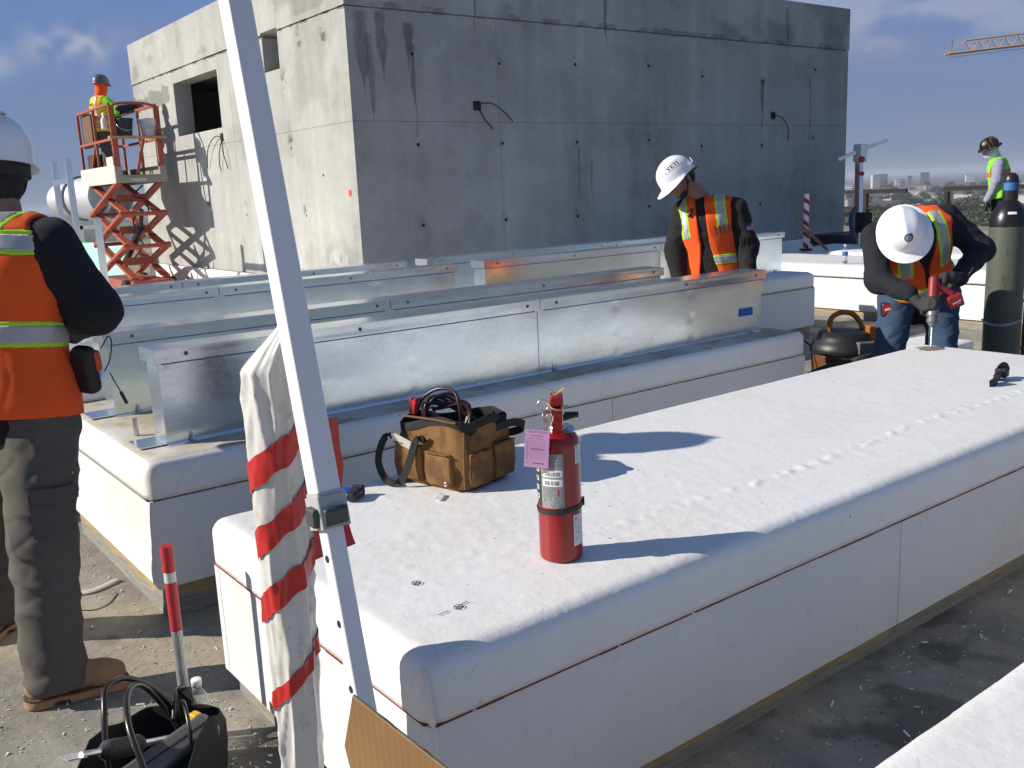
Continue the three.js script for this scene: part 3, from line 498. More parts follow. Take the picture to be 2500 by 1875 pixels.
// ================================================================ people: signed distance bodies meshed with surface nets
function nets(f, lo, hi, h) {
  const nx = Math.ceil((hi[0] - lo[0]) / h) + 1, ny = Math.ceil((hi[1] - lo[1]) / h) + 1, nz = Math.ceil((hi[2] - lo[2]) / h) + 1, F = new Float32Array(nx * ny * nz);
  // coarse skip: blocks far from the surface take the value at their middle
  const B = 6, R = B * h * 0.87 * 1.4 + 0.012;
  for (let k0 = 0; k0 < nz; k0 += B) for (let j0 = 0; j0 < ny; j0 += B) for (let i0 = 0; i0 < nx; i0 += B) {
    const d = f(lo[0] + (i0 + B / 2) * h, lo[1] + (j0 + B / 2) * h, lo[2] + (k0 + B / 2) * h), farOff = Math.abs(d) > R;
    for (let k = k0; k < Math.min(nz, k0 + B); k++) for (let j = j0; j < Math.min(ny, j0 + B); j++) for (let i = i0; i < Math.min(nx, i0 + B); i++) F[(k * ny + j) * nx + i] = farOff ? d : f(lo[0] + i * h, lo[1] + j * h, lo[2] + k * h);
  }
  const vid = new Int32Array(nx * ny * nz).fill(-1), pos = [], idx = [];
  const at = (i, j, k) => F[(k * ny + j) * nx + i];
  for (let k = 0; k < nz - 1; k++) for (let j = 0; j < ny - 1; j++) for (let i = 0; i < nx - 1; i++) {
    const o0 = (k * ny + j) * nx + i, s0 = F[o0] < 0, o1 = o0 + nx, o2 = o0 + nx * ny, o3 = o2 + nx;
    if (s0 === F[o0 + 1] < 0 && s0 === F[o1] < 0 && s0 === F[o1 + 1] < 0 && s0 === F[o2] < 0 && s0 === F[o2 + 1] < 0 && s0 === F[o3] < 0 && s0 === F[o3 + 1] < 0) continue;
    let m = 0, sx = 0, sy = 0, sz = 0, c = 0; const v = [];
    for (let q = 0; q < 8; q++) { const d = at(i + (q & 1), j + (q >> 1 & 1), k + (q >> 2)); v.push(d); if (d < 0) m |= 1 << q; }
    if (m === 0 || m === 255) continue;
    for (let a = 0; a < 8; a++) for (const b of [a | 1, a | 2, a | 4]) if (b !== a && (v[a] < 0) !== (v[b] < 0)) { const t = v[a] / (v[a] - v[b]); sx += mix(a & 1, b & 1, t); sy += mix(a >> 1 & 1, b >> 1 & 1, t); sz += mix(a >> 2, b >> 2, t); c++; }
    vid[(k * ny + j) * nx + i] = pos.length / 3;
    pos.push(lo[0] + (i + sx / c) * h, lo[1] + (j + sy / c) * h, lo[2] + (k + sz / c) * h);
  }
  const quad = (a, b, c, d, fl) => { if (a < 0 || b < 0 || c < 0 || d < 0) return; if (fl) idx.push(a, c, b, a, d, c); else idx.push(a, b, c, a, c, d); };
  const id = (i, j, k) => vid[(k * ny + j) * nx + i];
  for (let k = 1; k < nz - 1; k++) for (let j = 1; j < ny - 1; j++) for (let i = 1; i < nx - 1; i++) {
    const d = at(i, j, k) < 0;
    if (d !== at(i + 1, j, k) < 0) quad(id(i, j - 1, k - 1), id(i, j, k - 1), id(i, j, k), id(i, j - 1, k), !d);
    if (d !== at(i, j + 1, k) < 0) quad(id(i - 1, j, k - 1), id(i, j, k - 1), id(i, j, k), id(i - 1, j, k), d);
    if (d !== at(i, j, k + 1) < 0) quad(id(i - 1, j - 1, k), id(i, j - 1, k), id(i, j, k), id(i - 1, j, k), !d);
  }
  const g = new THREE.BufferGeometry();
  g.setAttribute('position', new THREE.Float32BufferAttribute(pos, 3)); g.setIndex(idx);
  const n = new Float32Array(pos.length), e = h * 0.7;
  for (let i = 0; i < pos.length; i += 3) { const x = pos[i], y = pos[i + 1], z = pos[i + 2]; const k1 = f(x + e, y - e, z - e), k2 = f(x - e, y - e, z + e), k3 = f(x - e, y + e, z - e), k4 = f(x + e, y + e, z + e), a = k1 - k2 - k3 + k4, b = -k1 - k2 + k3 + k4, c = -k1 + k2 - k3 + k4; const L = Math.hypot(a, b, c) || 1; n[i] = a / L; n[i + 1] = b / L; n[i + 2] = c / L; }
  g.setAttribute('normal', new THREE.BufferAttribute(n, 3));
  const uv = new Float32Array(pos.length / 3 * 2); for (let i = 0; i < uv.length / 2; i++) { uv[2 * i] = pos[3 * i] + pos[3 * i + 2] * 0.7; uv[2 * i + 1] = pos[3 * i + 1] + pos[3 * i + 2] * 0.3; }
  g.setAttribute('uv', new THREE.BufferAttribute(uv, 2));
  return g;
}
function cone(a, b, ra, rb) { const dx = b[0] - a[0], dy = b[1] - a[1], dz = b[2] - a[2], L = dx * dx + dy * dy + dz * dz || 1e-9; return (x, y, z) => { const px = x - a[0], py = y - a[1], pz = z - a[2]; let t = (px * dx + py * dy + pz * dz) / L; t = t < 0 ? 0 : t > 1 ? 1 : t; const qx = px - dx * t, qy = py - dy * t, qz = pz - dz * t; return Math.sqrt(qx * qx + qy * qy + qz * qz) - ra - (rb - ra) * t; }; }
const smin = (a, b, k) => { const h = Math.max(k - Math.abs(a - b), 0) / k; return Math.min(a, b) - h * h * k * 0.25; };
const smax = (a, b, k) => -smin(-a, -b, k);
function union(fs, k) { return (x, y, z) => { let d = fs[0](x, y, z); for (let i = 1; i < fs.length; i++) d = smin(d, fs[i](x, y, z), k); return d; }; }
const dot3 = (a, b) => a[0] * b[0] + a[1] * b[1] + a[2] * b[2];
const sub3 = (a, b) => [a[0] - b[0], a[1] - b[1], a[2] - b[2]], add3 = (a, b, k = 1) => [a[0] + b[0] * k, a[1] + b[1] * k, a[2] + b[2] * k];
const nrm = (a) => { const l = Math.hypot(...a); return a.map((q) => q / l); }, cross3 = (a, b) => [a[1] * b[2] - a[2] * b[1], a[2] * b[0] - a[0] * b[2], a[0] * b[1] - a[1] * b[0]];
const lerp3 = (a, b, t) => a.map((q, i) => mix(q, b[i], t));
// torso in its own frame: u to the right hand, v up the spine, w to the front
function torsoFrame(j) {
  const o = j.pelvis, t = nrm(sub3(j.neck, j.pelvis)), L = Math.hypot(...sub3(j.neck, j.pelvis)); let s = sub3(j.shR, j.shL); s = nrm(add3(s, t, -dot3(s, t)));
  const n = cross3(t, s);
  return { o, t, s, n, L, loc: (x, y, z) => { const p = [x - o[0], y - o[1], z - o[2]]; return [dot3(p, s), dot3(p, t), dot3(p, n)]; }, wor: (u, v, w) => add3(add3(add3(o, s, u), t, v), n, w) };
}
const tab = (T, q) => { for (let i = 0; i < T.length - 1; i++) if (q < T[i + 1][0]) { const k = clamp((q - T[i][0]) / (T[i + 1][0] - T[i][0]), 0, 1), kk = k * k * (3 - 2 * k); return [mix(T[i][1], T[i + 1][1], kk), mix(T[i][2], T[i + 1][2], kk)]; } return T[T.length - 1].slice(1); };
const TORSO = [[-0.2, 0.165, 0.115], [0, 0.17, 0.125], [0.35, 0.158, 0.118], [0.7, 0.185, 0.128], [0.9, 0.17, 0.105], [1.0, 0.09, 0.07], [1.05, 0.06, 0.06]];
function torso(fr, grow, k = 1, v0 = -0.22, v1 = 1.02) {
  return (x, y, z) => { const [u, v, w] = fr.loc(x, y, z), q = v / fr.L, [W0, D0] = tab(TORSO, q), W = W0 * k + grow, D = D0 * k + grow; const r = Math.sqrt((u / W) ** 2 + ((w + 0.01) / D) ** 2); return smax((r - 1) * Math.min(W, D), Math.max(v0 - q, q - v1) * fr.L, 0.03); };
}
const crease = (q) => { const k = 1 - Math.abs(q) * 1.6; return k > 0 ? k * k * k : 0; };
// cloth: broad drape with sharp narrow creases running across it
const wrink = (amp, f, st) => (x, y, z) => amp * (0.9 * n3(x * f * 0.6 + 3, y * f * 0.5, z * f * 0.6) - 0.85 * crease(n3(x * f * 0.8 + 9, y * f * st + 0.6 * x * f, z * f * 0.8)) + 0.45 * crease(n3(x * f * 1.4 - 4, y * f * st * 1.5 - x * f * 0.8, z * f * 1.4 + 7)) + 0.12 * n3(x * f * 6, y * f * 6, z * f * 6));
function bounds(pts, m) { const lo = [1e9, 1e9, 1e9], hi = [-1e9, -1e9, -1e9]; for (const p of pts) for (let i = 0; i < 3; i++) { lo[i] = Math.min(lo[i], p[i] - m); hi[i] = Math.max(hi[i], p[i] + m); } return [lo, hi]; }
const fabric = (c, o = {}) => mat(c, 0.92, { bumpMap: rep(texWeave, 6), bumpScale: 0.0005, ...o });
const mSilver = mat([0.42, 0.43, 0.43], 0.45, { metalness: 0.25, bumpMap: rep(texWeave, 8), bumpScale: 0.0004 }), mLime = fabric([0.42, 0.78, 0.04]), mOrange = fabric([0.86, 0.10, 0.012]), mSkin = mat([0.30, 0.155, 0.095], 0.55), mHair = mat([0.012, 0.010, 0.009], 0.7), mBlackCloth = fabric([0.012, 0.012, 0.014]), mRubber = mat([0.015, 0.015, 0.016], 0.6), mWhiteShell = mat([0.84, 0.85, 0.87], 0.32, { clearcoat: 0.4, clearcoatRoughness: 0.25 });

// hard hats: dome with a raised ridge, brim or peak, inner side; local x right, y up, z forward
function hatGeo(o) {
  const { a = 0.122, b = 0.148, hgt = 0.125, brim = () => 0.01, drop = 0.02, ridge = 0.006, skirt = () => 0.02 } = o, N = 56, pos = [], idx = [];
  const rings = [];
  const row = (fn) => { const r = []; for (let i = 0; i < N; i++) { const th = i / N * 2 * Math.PI; r.push(fn(th, Math.sin(th), Math.cos(th))); } rings.push(r); };
  const M = 14;
  for (let k = 0; k <= M; k++) { const ph = (1 - k / M) * Math.PI / 2, c = Math.cos(ph), s = Math.sin(ph); row((th, sx, cz) => { const R = Math.pow(c, 0.92); const x = a * R * sx, z = b * R * cz; return [x, hgt * Math.pow(s, 0.9) + ridge * Math.exp(-Math.pow(x / 0.022, 2)) * sstep(0.1, 0.5, s), z]; }); }
  row((th, sx, cz) => [a * 1.01 * sx, -skirt(th), b * 1.01 * cz]);
  row((th, sx, cz) => { const w = brim(th); return [(a * 1.01 + w) * sx, -skirt(th) - drop * w / 0.05, (b * 1.01 + w) * cz]; });
  row((th, sx, cz) => { const w = brim(th); return [(a * 1.01 + w) * sx * 0.995, -skirt(th) - drop * w / 0.05 - 0.005, (b * 1.01 + w) * cz * 0.995]; });
  row((th, sx, cz) => [(a - 0.006) * sx, -skirt(th) - 0.003, (b - 0.006) * cz]);
  for (let k = 0; k <= 5; k++) { const ph = k / 5 * Math.PI / 2, c = Math.cos(ph), s = Math.sin(ph); row((th, sx, cz) => [(a - 0.006) * c * sx, (hgt - 0.006) * s, (b - 0.006) * c * cz]); }
  rings.forEach((r) => r.forEach((p) => pos.push(...p)));
  for (let k = 0; k < rings.length - 1; k++) for (let i = 0; i < N; i++) { const p = k * N + i, q = k * N + (i + 1) % N; idx.push(p, p + N, q, q, p + N, q + N); }
  const g = new THREE.BufferGeometry(); g.setAttribute('position', new THREE.Float32BufferAttribute(pos, 3)); g.setIndex(idx); g.computeVertexNormals();
  g.setAttribute('uv', new THREE.Float32BufferAttribute(new Float32Array(pos.length / 3 * 2), 2)); return g;
}
function orient(o, at, fwd, up) { const z = va(nrm(fwd)), y0 = va(up), x = new THREE.Vector3().crossVectors(y0, z).normalize(), y = new THREE.Vector3().crossVectors(z, x); o.quaternion.setFromRotationMatrix(new THREE.Matrix4().makeBasis(x, y, z)); o.position.set(...at); return o; }
const fwdArc = (th, p = 1.5) => Math.pow(Math.max(0, Math.cos(th)), p);

function person(label, j, o) {
  const base = [j.pelvis[0], o.floor ?? 0, j.pelvis[2]], t = thing('person', label, 'person', base, 0), fr = torsoFrame(j), h = o.cell;
  const put = (name, geo, m, parent = t) => { const g = geo.clone(); g.translate(-base[0], -base[1], -base[2]); return part(parent, name, g, m); };
  const headF = nrm(o.face), headU = nrm(add3(o.headUp, headF, -dot3(o.headUp, headF))), headR = cross3(headF, headU);
  const H = (u, v, w) => add3(add3(add3(j.head, headR, u), headU, v), headF, w);
  // the body: head with face, neck, trunk, limbs, hands
  const sk = [cone(H(0, 0.03, -0.018), H(0, 0.035, 0.012), 0.082, 0.078), cone(H(0, -0.06, 0.045), H(0, -0.02, 0.04), 0.05, 0.06), cone(H(0, -0.03, -0.02), lerp3(j.neck, fr.o, 0.03), 0.058, 0.064),
    cone(H(0, 0.015, 0.092), H(0, -0.022, 0.108), 0.009, 0.016), cone(H(-0.018, -0.058, 0.088), H(0.018, -0.058, 0.088), 0.012, 0.012), cone(H(0, -0.092, 0.07), H(0, -0.088, 0.075), 0.022, 0.02), cone(H(0.082, 0.0, -0.012), H(0.088, -0.03, -0.006), 0.018, 0.012), cone(H(-0.082, 0.0, -0.012), H(-0.088, -0.03, -0.006), 0.018, 0.012), cone(H(-0.04, 0.03, 0.075), H(0.04, 0.03, 0.075), 0.02, 0.02)];
  const limbs = [torso(fr, -0.02), cone(j.shR, j.elR, 0.05, 0.04), cone(j.elR, j.wrR, 0.04, 0.028), cone(j.shL, j.elL, 0.05, 0.04), cone(j.elL, j.wrL, 0.04, 0.028), cone(j.hipR, j.knR, 0.075, 0.052), cone(j.knR, j.anR, 0.052, 0.04), cone(j.hipL, j.knL, 0.075, 0.052), cone(j.knL, j.anL, 0.052, 0.04)];
  const pts = Object.values(j).filter(Array.isArray);
  const [blo, bhi] = bounds([...pts, H(0, 0.13, 0), H(0, -0.1, 0.1)], 0.12);
  const gB = nets(union(limbs, 0.04), blo, bhi, Math.max(h, 0.014)), [hlo, hhi] = bounds([H(0, 0.1, 0), H(0, -0.11, 0.08), H(0, 0, -0.1), H(0.1, 0, 0), H(-0.1, 0, 0), j.neck], 0.05);
  const gH = nets(union(sk, 0.022), hlo, hhi, Math.min(h, 0.0065) * (h > 0.012 ? 1.8 : 1));
  put('body', merge([gB, gH, ...(o.hands ?? [])]), o.skin ?? mSkin);
  // shirt
  const cloth = o.puff ?? 0.014, wr = wrink(0.009, 6, 1.2);
  const sl = [torso(fr, cloth, o.bulk ?? 1, o.tail ?? -0.16, 0.99), cone(j.shR, j.elR, 0.062 + cloth * 0.6, 0.05 + cloth), cone(j.elR, j.wrR, 0.05 + cloth, 0.036 + cloth * 0.6), cone(j.shL, j.elL, 0.062 + cloth * 0.6, 0.05 + cloth), cone(j.elL, j.wrL, 0.05 + cloth, 0.036 + cloth * 0.6), cone(lerp3(j.shR, j.shL, 0.12), lerp3(j.shR, j.shL, 0.35), 0.065, 0.06), cone(lerp3(j.shL, j.shR, 0.12), lerp3(j.shL, j.shR, 0.35), 0.065, 0.06)];
  const su = union(sl, 0.05), shirt = (x, y, z) => { const d = su(x, y, z); return Math.abs(d) > 0.04 ? d : d + wr(x, y, z); };
  const neckCut = cone(add3(j.neck, fr.t, -0.01), add3(j.neck, fr.t, 0.2), 0.058, 0.075);
  const shirtF = (x, y, z) => smax(shirt(x, y, z), -neckCut(x, y, z), 0.01);
  const [slo, shi] = bounds([j.shR, j.shL, j.elR, j.elL, j.wrR, j.wrL, j.pelvis, j.neck, fr.wor(0.2, (o.tail ?? -0.16) * fr.L, 0), fr.wor(-0.2, (o.tail ?? -0.16) * fr.L, 0), fr.wor(0, 0.3, 0.15), fr.wor(0, 0.3, -0.15)], 0.11);
  put('shirt', nets(shirtF, slo, shi, h), o.shirt);
  // trousers
  const bg = o.baggy ?? 1, wr2 = wrink(0.0095 * bg, 5, 1.7), lg = [torso(fr, 0.012, 1, -0.3, 0.12), cone(j.hipR, j.knR, 0.098 * bg, 0.078 * bg), cone(j.knR, j.anR, 0.078 * bg, 0.072 * bg), cone(j.hipL, j.knL, 0.098 * bg, 0.078 * bg), cone(j.knL, j.anL, 0.078 * bg, 0.072 * bg), cone(j.hipR, j.hipL, 0.10, 0.10)];
  const lu = union(lg, 0.03), fl = o.floor ?? 0;
  const tr = (x, y, z) => { const d = lu(x, y, z); return Math.max(Math.abs(d) > 0.045 ? d : d + wr2(x, y, z), fl + 0.055 - y); };
  const [tlo, thi] = bounds([j.hipR, j.hipL, j.knR, j.knL, j.anR, j.anL, j.pelvis, fr.wor(0, 0.1, 0)], 0.14);
  put('trousers', nets(tr, tlo, thi, h), o.trousers);
  // boots
  for (const s of ['R', 'L']) {
    const a = j['an' + s], q = j['toe' + s], f = nrm([q[0] - a[0], 0, q[2] - a[2]]), y = fl, A = (k, v) => [a[0] + f[0] * k, y + v, a[2] + f[2] * k];
    const up = union([cone(A(-0.055, 0.065), A(0.165, 0.06), 0.042, 0.036), cone(A(-0.035, 0.07), A(-0.02, 0.2), 0.047, 0.052), cone(A(0.03, 0.10), A(0.13, 0.07), 0.043, 0.038), cone(A(0.14, 0.062), A(0.175, 0.058), 0.042, 0.038)], 0.025);
    const ln = [Math.min(A(-0.13, 0)[0], A(0.25, 0)[0]) - 0.07, y - 0.01, Math.min(A(-0.13, 0)[2], A(0.25, 0)[2]) - 0.07], hn = [Math.max(A(-0.13, 0)[0], A(0.25, 0)[0]) + 0.07, y + 0.27, Math.max(A(-0.13, 0)[2], A(0.25, 0)[2]) + 0.07];
    const so = union([cone(A(-0.055, 0.015), A(0.05, 0.015), 0.047, 0.042), cone(A(0.05, 0.015), A(0.175, 0.015), 0.044, 0.043)], 0.02);
    const bt = put('boot', nets((x, yy, z) => Math.max(up(x, yy, z) + 0.0025 * n3(x * 30, yy * 30, z * 30) + 0.0012 * n3(x * 90, yy * 90, z * 90), y + 0.03 - yy), ln, hn, Math.max(h * 0.8, 0.008)), o.boots ?? mRubber);
    const sg = nets((x, yy, z) => { const q = (x - a[0]) * f[0] + (z - a[2]) * f[2]; return Math.max(so(x, y + 0.015, z) - 0.002, Math.abs(yy - y - 0.017) - 0.016, Math.min(q + 0.012, 0.035 - q, y + 0.016 - yy)); }, ln, hn, Math.max(h * 0.7, 0.007)); sg.translate(-base[0], -base[1], -base[2]); part(bt, 'sole', sg, o.soles ?? mRubber);
    if (o.soles) { const wg = nets((x, yy, z) => Math.max(so(x, y + 0.015, z) - 0.0045, Math.abs(yy - y - 0.036) - 0.004), ln, hn, 0.0065); wg.translate(-base[0], -base[1], -base[2]); part(bt, 'welt', wg, mat([0.10, 0.055, 0.03], 0.8)); const sd = [-f[2], 0, f[0]], T = (k, v, w) => sub3(add3(A(k, v), sd, w), base); part(bt, 'toe_seam', tube([T(0.115, 0.045, 0.046), T(0.105, 0.085, 0.032), T(0.10, 0.106, 0), T(0.105, 0.085, -0.032), T(0.115, 0.045, -0.046)], 0.0028, 20, 5), o.boots); part(bt, 'toe_seam', tube([T(0.02, 0.045, 0.049), T(0.035, 0.10, 0.043), T(0.06, 0.128, 0.012)], 0.0028, 16, 5), o.boots); part(bt, 'toe_seam', tube([T(0.02, 0.045, -0.049), T(0.035, 0.10, -0.043), T(0.06, 0.128, -0.012)], 0.0028, 16, 5), o.boots); }
    bt.userData.note = s;
  }
  // vest: a shell over trunk and shirt with armholes, neck, hem and open front
  if (o.vest) {
    const v = o.vest, L = fr.L, vb = torso(fr, cloth + 0.016, o.bulk ?? 1, -0.3, 1.0), yoke = union([cone(lerp3(j.shR, j.shL, 0.14), lerp3(j.shR, j.shL, 0.4), 0.082, 0.075), cone(lerp3(j.shL, j.shR, 0.14), lerp3(j.shL, j.shR, 0.4), 0.082, 0.075)], 0.03), flare = (u_, q) => 0.022 * sstep(0.4, 0, q);
    const vw = wrink(0.006, 5, 0.7), armR = cone(add3(j.shR, fr.s, -0.012), add3(j.shR, sub3(j.elR, j.shR), 0.42), v.hole ?? 0.085, 0.10), armL = cone(add3(j.shL, fr.s, 0.012), add3(j.shL, sub3(j.elL, j.shL), 0.42), v.hole ?? 0.085, 0.10), arR2 = cone(add3(j.shR, fr.s, 0.06), add3(j.elR, fr.s, 0.05), 0.07, 0.10), arL2 = cone(add3(j.shL, fr.s, -0.06), add3(j.elL, fr.s, -0.05), 0.07, 0.10);
    const vest = (x, y, z) => {
      const [u, vv, w] = fr.loc(x, y, z), q = vv / L;
      let d = smin(vb(x, y, z) - flare(u, q), yoke(x, y, z), 0.05); if (d > 0.05) return d; d += vw(x, y, z) * 0.9;
      d = smax(d, -Math.min(armR(x, y, z), armL(x, y, z)), 0.008); d = smax(d, -Math.min(arR2(x, y, z), arL2(x, y, z)), 0.01);
      d = smax(d, -neckCut(x, y, z) + 0.0 + (v.neck ?? 0.012) * -1, 0.008);
      d = smax(d, (v.hem - q) * L, 0.006);
      if (v.open !== undefined && w > 0) { const c = v.open, gap = v.gap(q); d = smax(d, gap - Math.abs(u - c), 0.006); }
      return d;
    };
    const [vlo, vhi] = bounds([j.shR, j.shL, fr.wor(0.2, v.hem * L, 0.12), fr.wor(-0.2, v.hem * L, 0.12), fr.wor(0, v.hem * L, -0.15), fr.wor(0.2, L, 0), fr.wor(-0.2, L, 0)], 0.13);
    const vm = put('vest', nets(vest, vlo, vhi, h * 0.85), v.mat);
    const band = (reg, off) => nets((x, y, z) => { const [u, vv, w] = fr.loc(x, y, z), g0 = reg(u, vv / L, w); return g0 > 0.04 ? g0 : Math.max(vest(x, y, z) - off, g0); }, vlo, vhi, h * 0.6);
    for (const s of v.stripes) { put('lime_border', band((u, q, w) => s(u, q, w, v.edge ?? 0.014), 0.0022), v.border ?? mLime, vm === 0 ? t : t); put('reflective_stripe', band((u, q, w) => s(u, q, w, 0), 0.0042), v.silver ?? mSilver); }
    t.userData.vest = undefined; delete t.userData.vest;
    o.vestFn = vest;
  }
  t.traverse((q) => { delete q.userData.note; });
  return { t, fr, H, headF, headU, headR, put, base };
}
const band = (q0, q1, L) => (u, q, w, e) => Math.max(q0 - e / L - q, q - q1 - e / L) * L;
const strap = (u0, u1, q0, q1, L, front) => (u, q, w, e) => Math.max(Math.max(u0 - e - u, u - u1 - e), Math.max(q0 - q, q - q1) * L, front > 0 ? -w - 0.02 : front < 0 ? w - 0.02 : -1);
const sag = (q0, q1, L, k) => (u, q, w, e) => { const qq = q - k * u; return Math.max(q0 - e / L - qq, qq - q1 - e / L) * L; };

// ---------------------------------------------------------------- prints that lie on a curved surface
function hugSDF(f, c, dir, up, w, h, off = 0.0025, n = 14, reach = 0.2) {
  const d = nrm(dir), r = nrm(cross3(up, d)), u = cross3(d, r), pos = [], uv = [], idx = [];
  for (let j = 0; j <= n; j++) for (let i = 0; i <= n; i++) { let p = add3(add3(add3(c, r, (i / n - 0.5) * w), u, (j / n - 0.5) * h), d, reach); let gone = 0; for (let k = 0; k < 60 && gone < reach; k++) { const s = f(...p) - off; if (s < 0.0004) break; const q = Math.min(s * 0.7, reach - gone + 1e-6); p = add3(p, d, -q); gone += q; } pos.push(...p); uv.push(i / n, j / n); }
  for (let j = 0; j < n; j++) for (let i = 0; i < n; i++) { const a = j * (n + 1) + i; idx.push(a, a + 1, a + n + 1, a + 1, a + n + 2, a + n + 1); }
  const g = new THREE.BufferGeometry(); g.setAttribute('position', new THREE.Float32BufferAttribute(pos, 3)); g.setAttribute('uv', new THREE.Float32BufferAttribute(uv, 2)); g.setIndex(idx); g.computeVertexNormals(); return g;
}
function hugMesh(mesh, c, dir, up, w, h, off = 0.0012, n = 12) {   // in the mesh's own space
  const ray = new THREE.Raycaster(), m = new THREE.Mesh(mesh.geometry, new THREE.MeshBasicMaterial({ side: THREE.DoubleSide })), d = nrm(dir), r = nrm(cross3(up, d)), u = cross3(d, r), pos = [], uv = [], idx = [];
  for (let j = 0; j <= n; j++) for (let i = 0; i <= n; i++) { const p = add3(add3(add3(c, r, (i / n - 0.5) * w), u, (j / n - 0.5) * h), d, 0.3); ray.set(va(p), va(d).negate()); const hit = ray.intersectObject(m)[0]; const q = hit ? add3(hit.point.toArray(), d, off) : add3(p, d, -0.3); pos.push(...q); uv.push(i / n, j / n); }
  for (let j = 0; j < n; j++) for (let i = 0; i < n; i++) { const a = j * (n + 1) + i; idx.push(a, a + 1, a + n + 1, a + 1, a + n + 2, a + n + 1); }
  const g = new THREE.BufferGeometry(); g.setAttribute('position', new THREE.Float32BufferAttribute(pos, 3)); g.setAttribute('uv', new THREE.Float32BufferAttribute(uv, 2)); g.setIndex(idx); g.computeVertexNormals(); return g;
}
const print = (tex, rough = 0.6) => mat([1, 1, 1], rough, { map: tex, alphaTest: 0.5, side: THREE.DoubleSide });
const textTex = (s, font, col, w = 256, h = 128) => canvasTex(w, h, (c) => { c.clearRect(0, 0, w, h); c.fillStyle = col; c.font = font; c.textAlign = 'center'; c.textBaseline = 'middle'; c.fillText(s, w / 2, h / 2); });
const batteryTex = canvasTex(256, 128, (c) => { c.fillStyle = '#b01020'; c.fillRect(0, 0, 256, 128); c.fillStyle = '#fff'; c.font = 'italic bold 50px sans-serif'; c.save(); c.translate(128, 62); c.rotate(-0.12); c.textAlign = 'center'; c.textBaseline = 'middle'; c.fillText('Milwaukee', 0, 0, 220); c.restore(); c.fillRect(150, 100, 70, 6); });
const mBattery = mat([1, 1, 1], 0.45, { map: batteryTex }), mRedPlastic = mat([0.24, 0.016, 0.018], 0.45), mBlackPlastic = mat([0.018, 0.018, 0.02], 0.45), mGreyPlastic = mat([0.13, 0.13, 0.13], 0.5);
function chinStrap(P, r = 0.005) { const g = []; for (const s of [-1, 1]) g.push(tube([P.H(0.088 * s, 0.02, 0.0), P.H(0.086 * s, -0.04, 0.02), P.H(0.06 * s, -0.09, 0.045), P.H(0.0, -0.118, 0.055)], r, 16, 5), tube([P.H(0.085 * s, 0.0, -0.07), P.H(0.086 * s, -0.045, 0.015)], r, 8, 5)); return merge(g); }

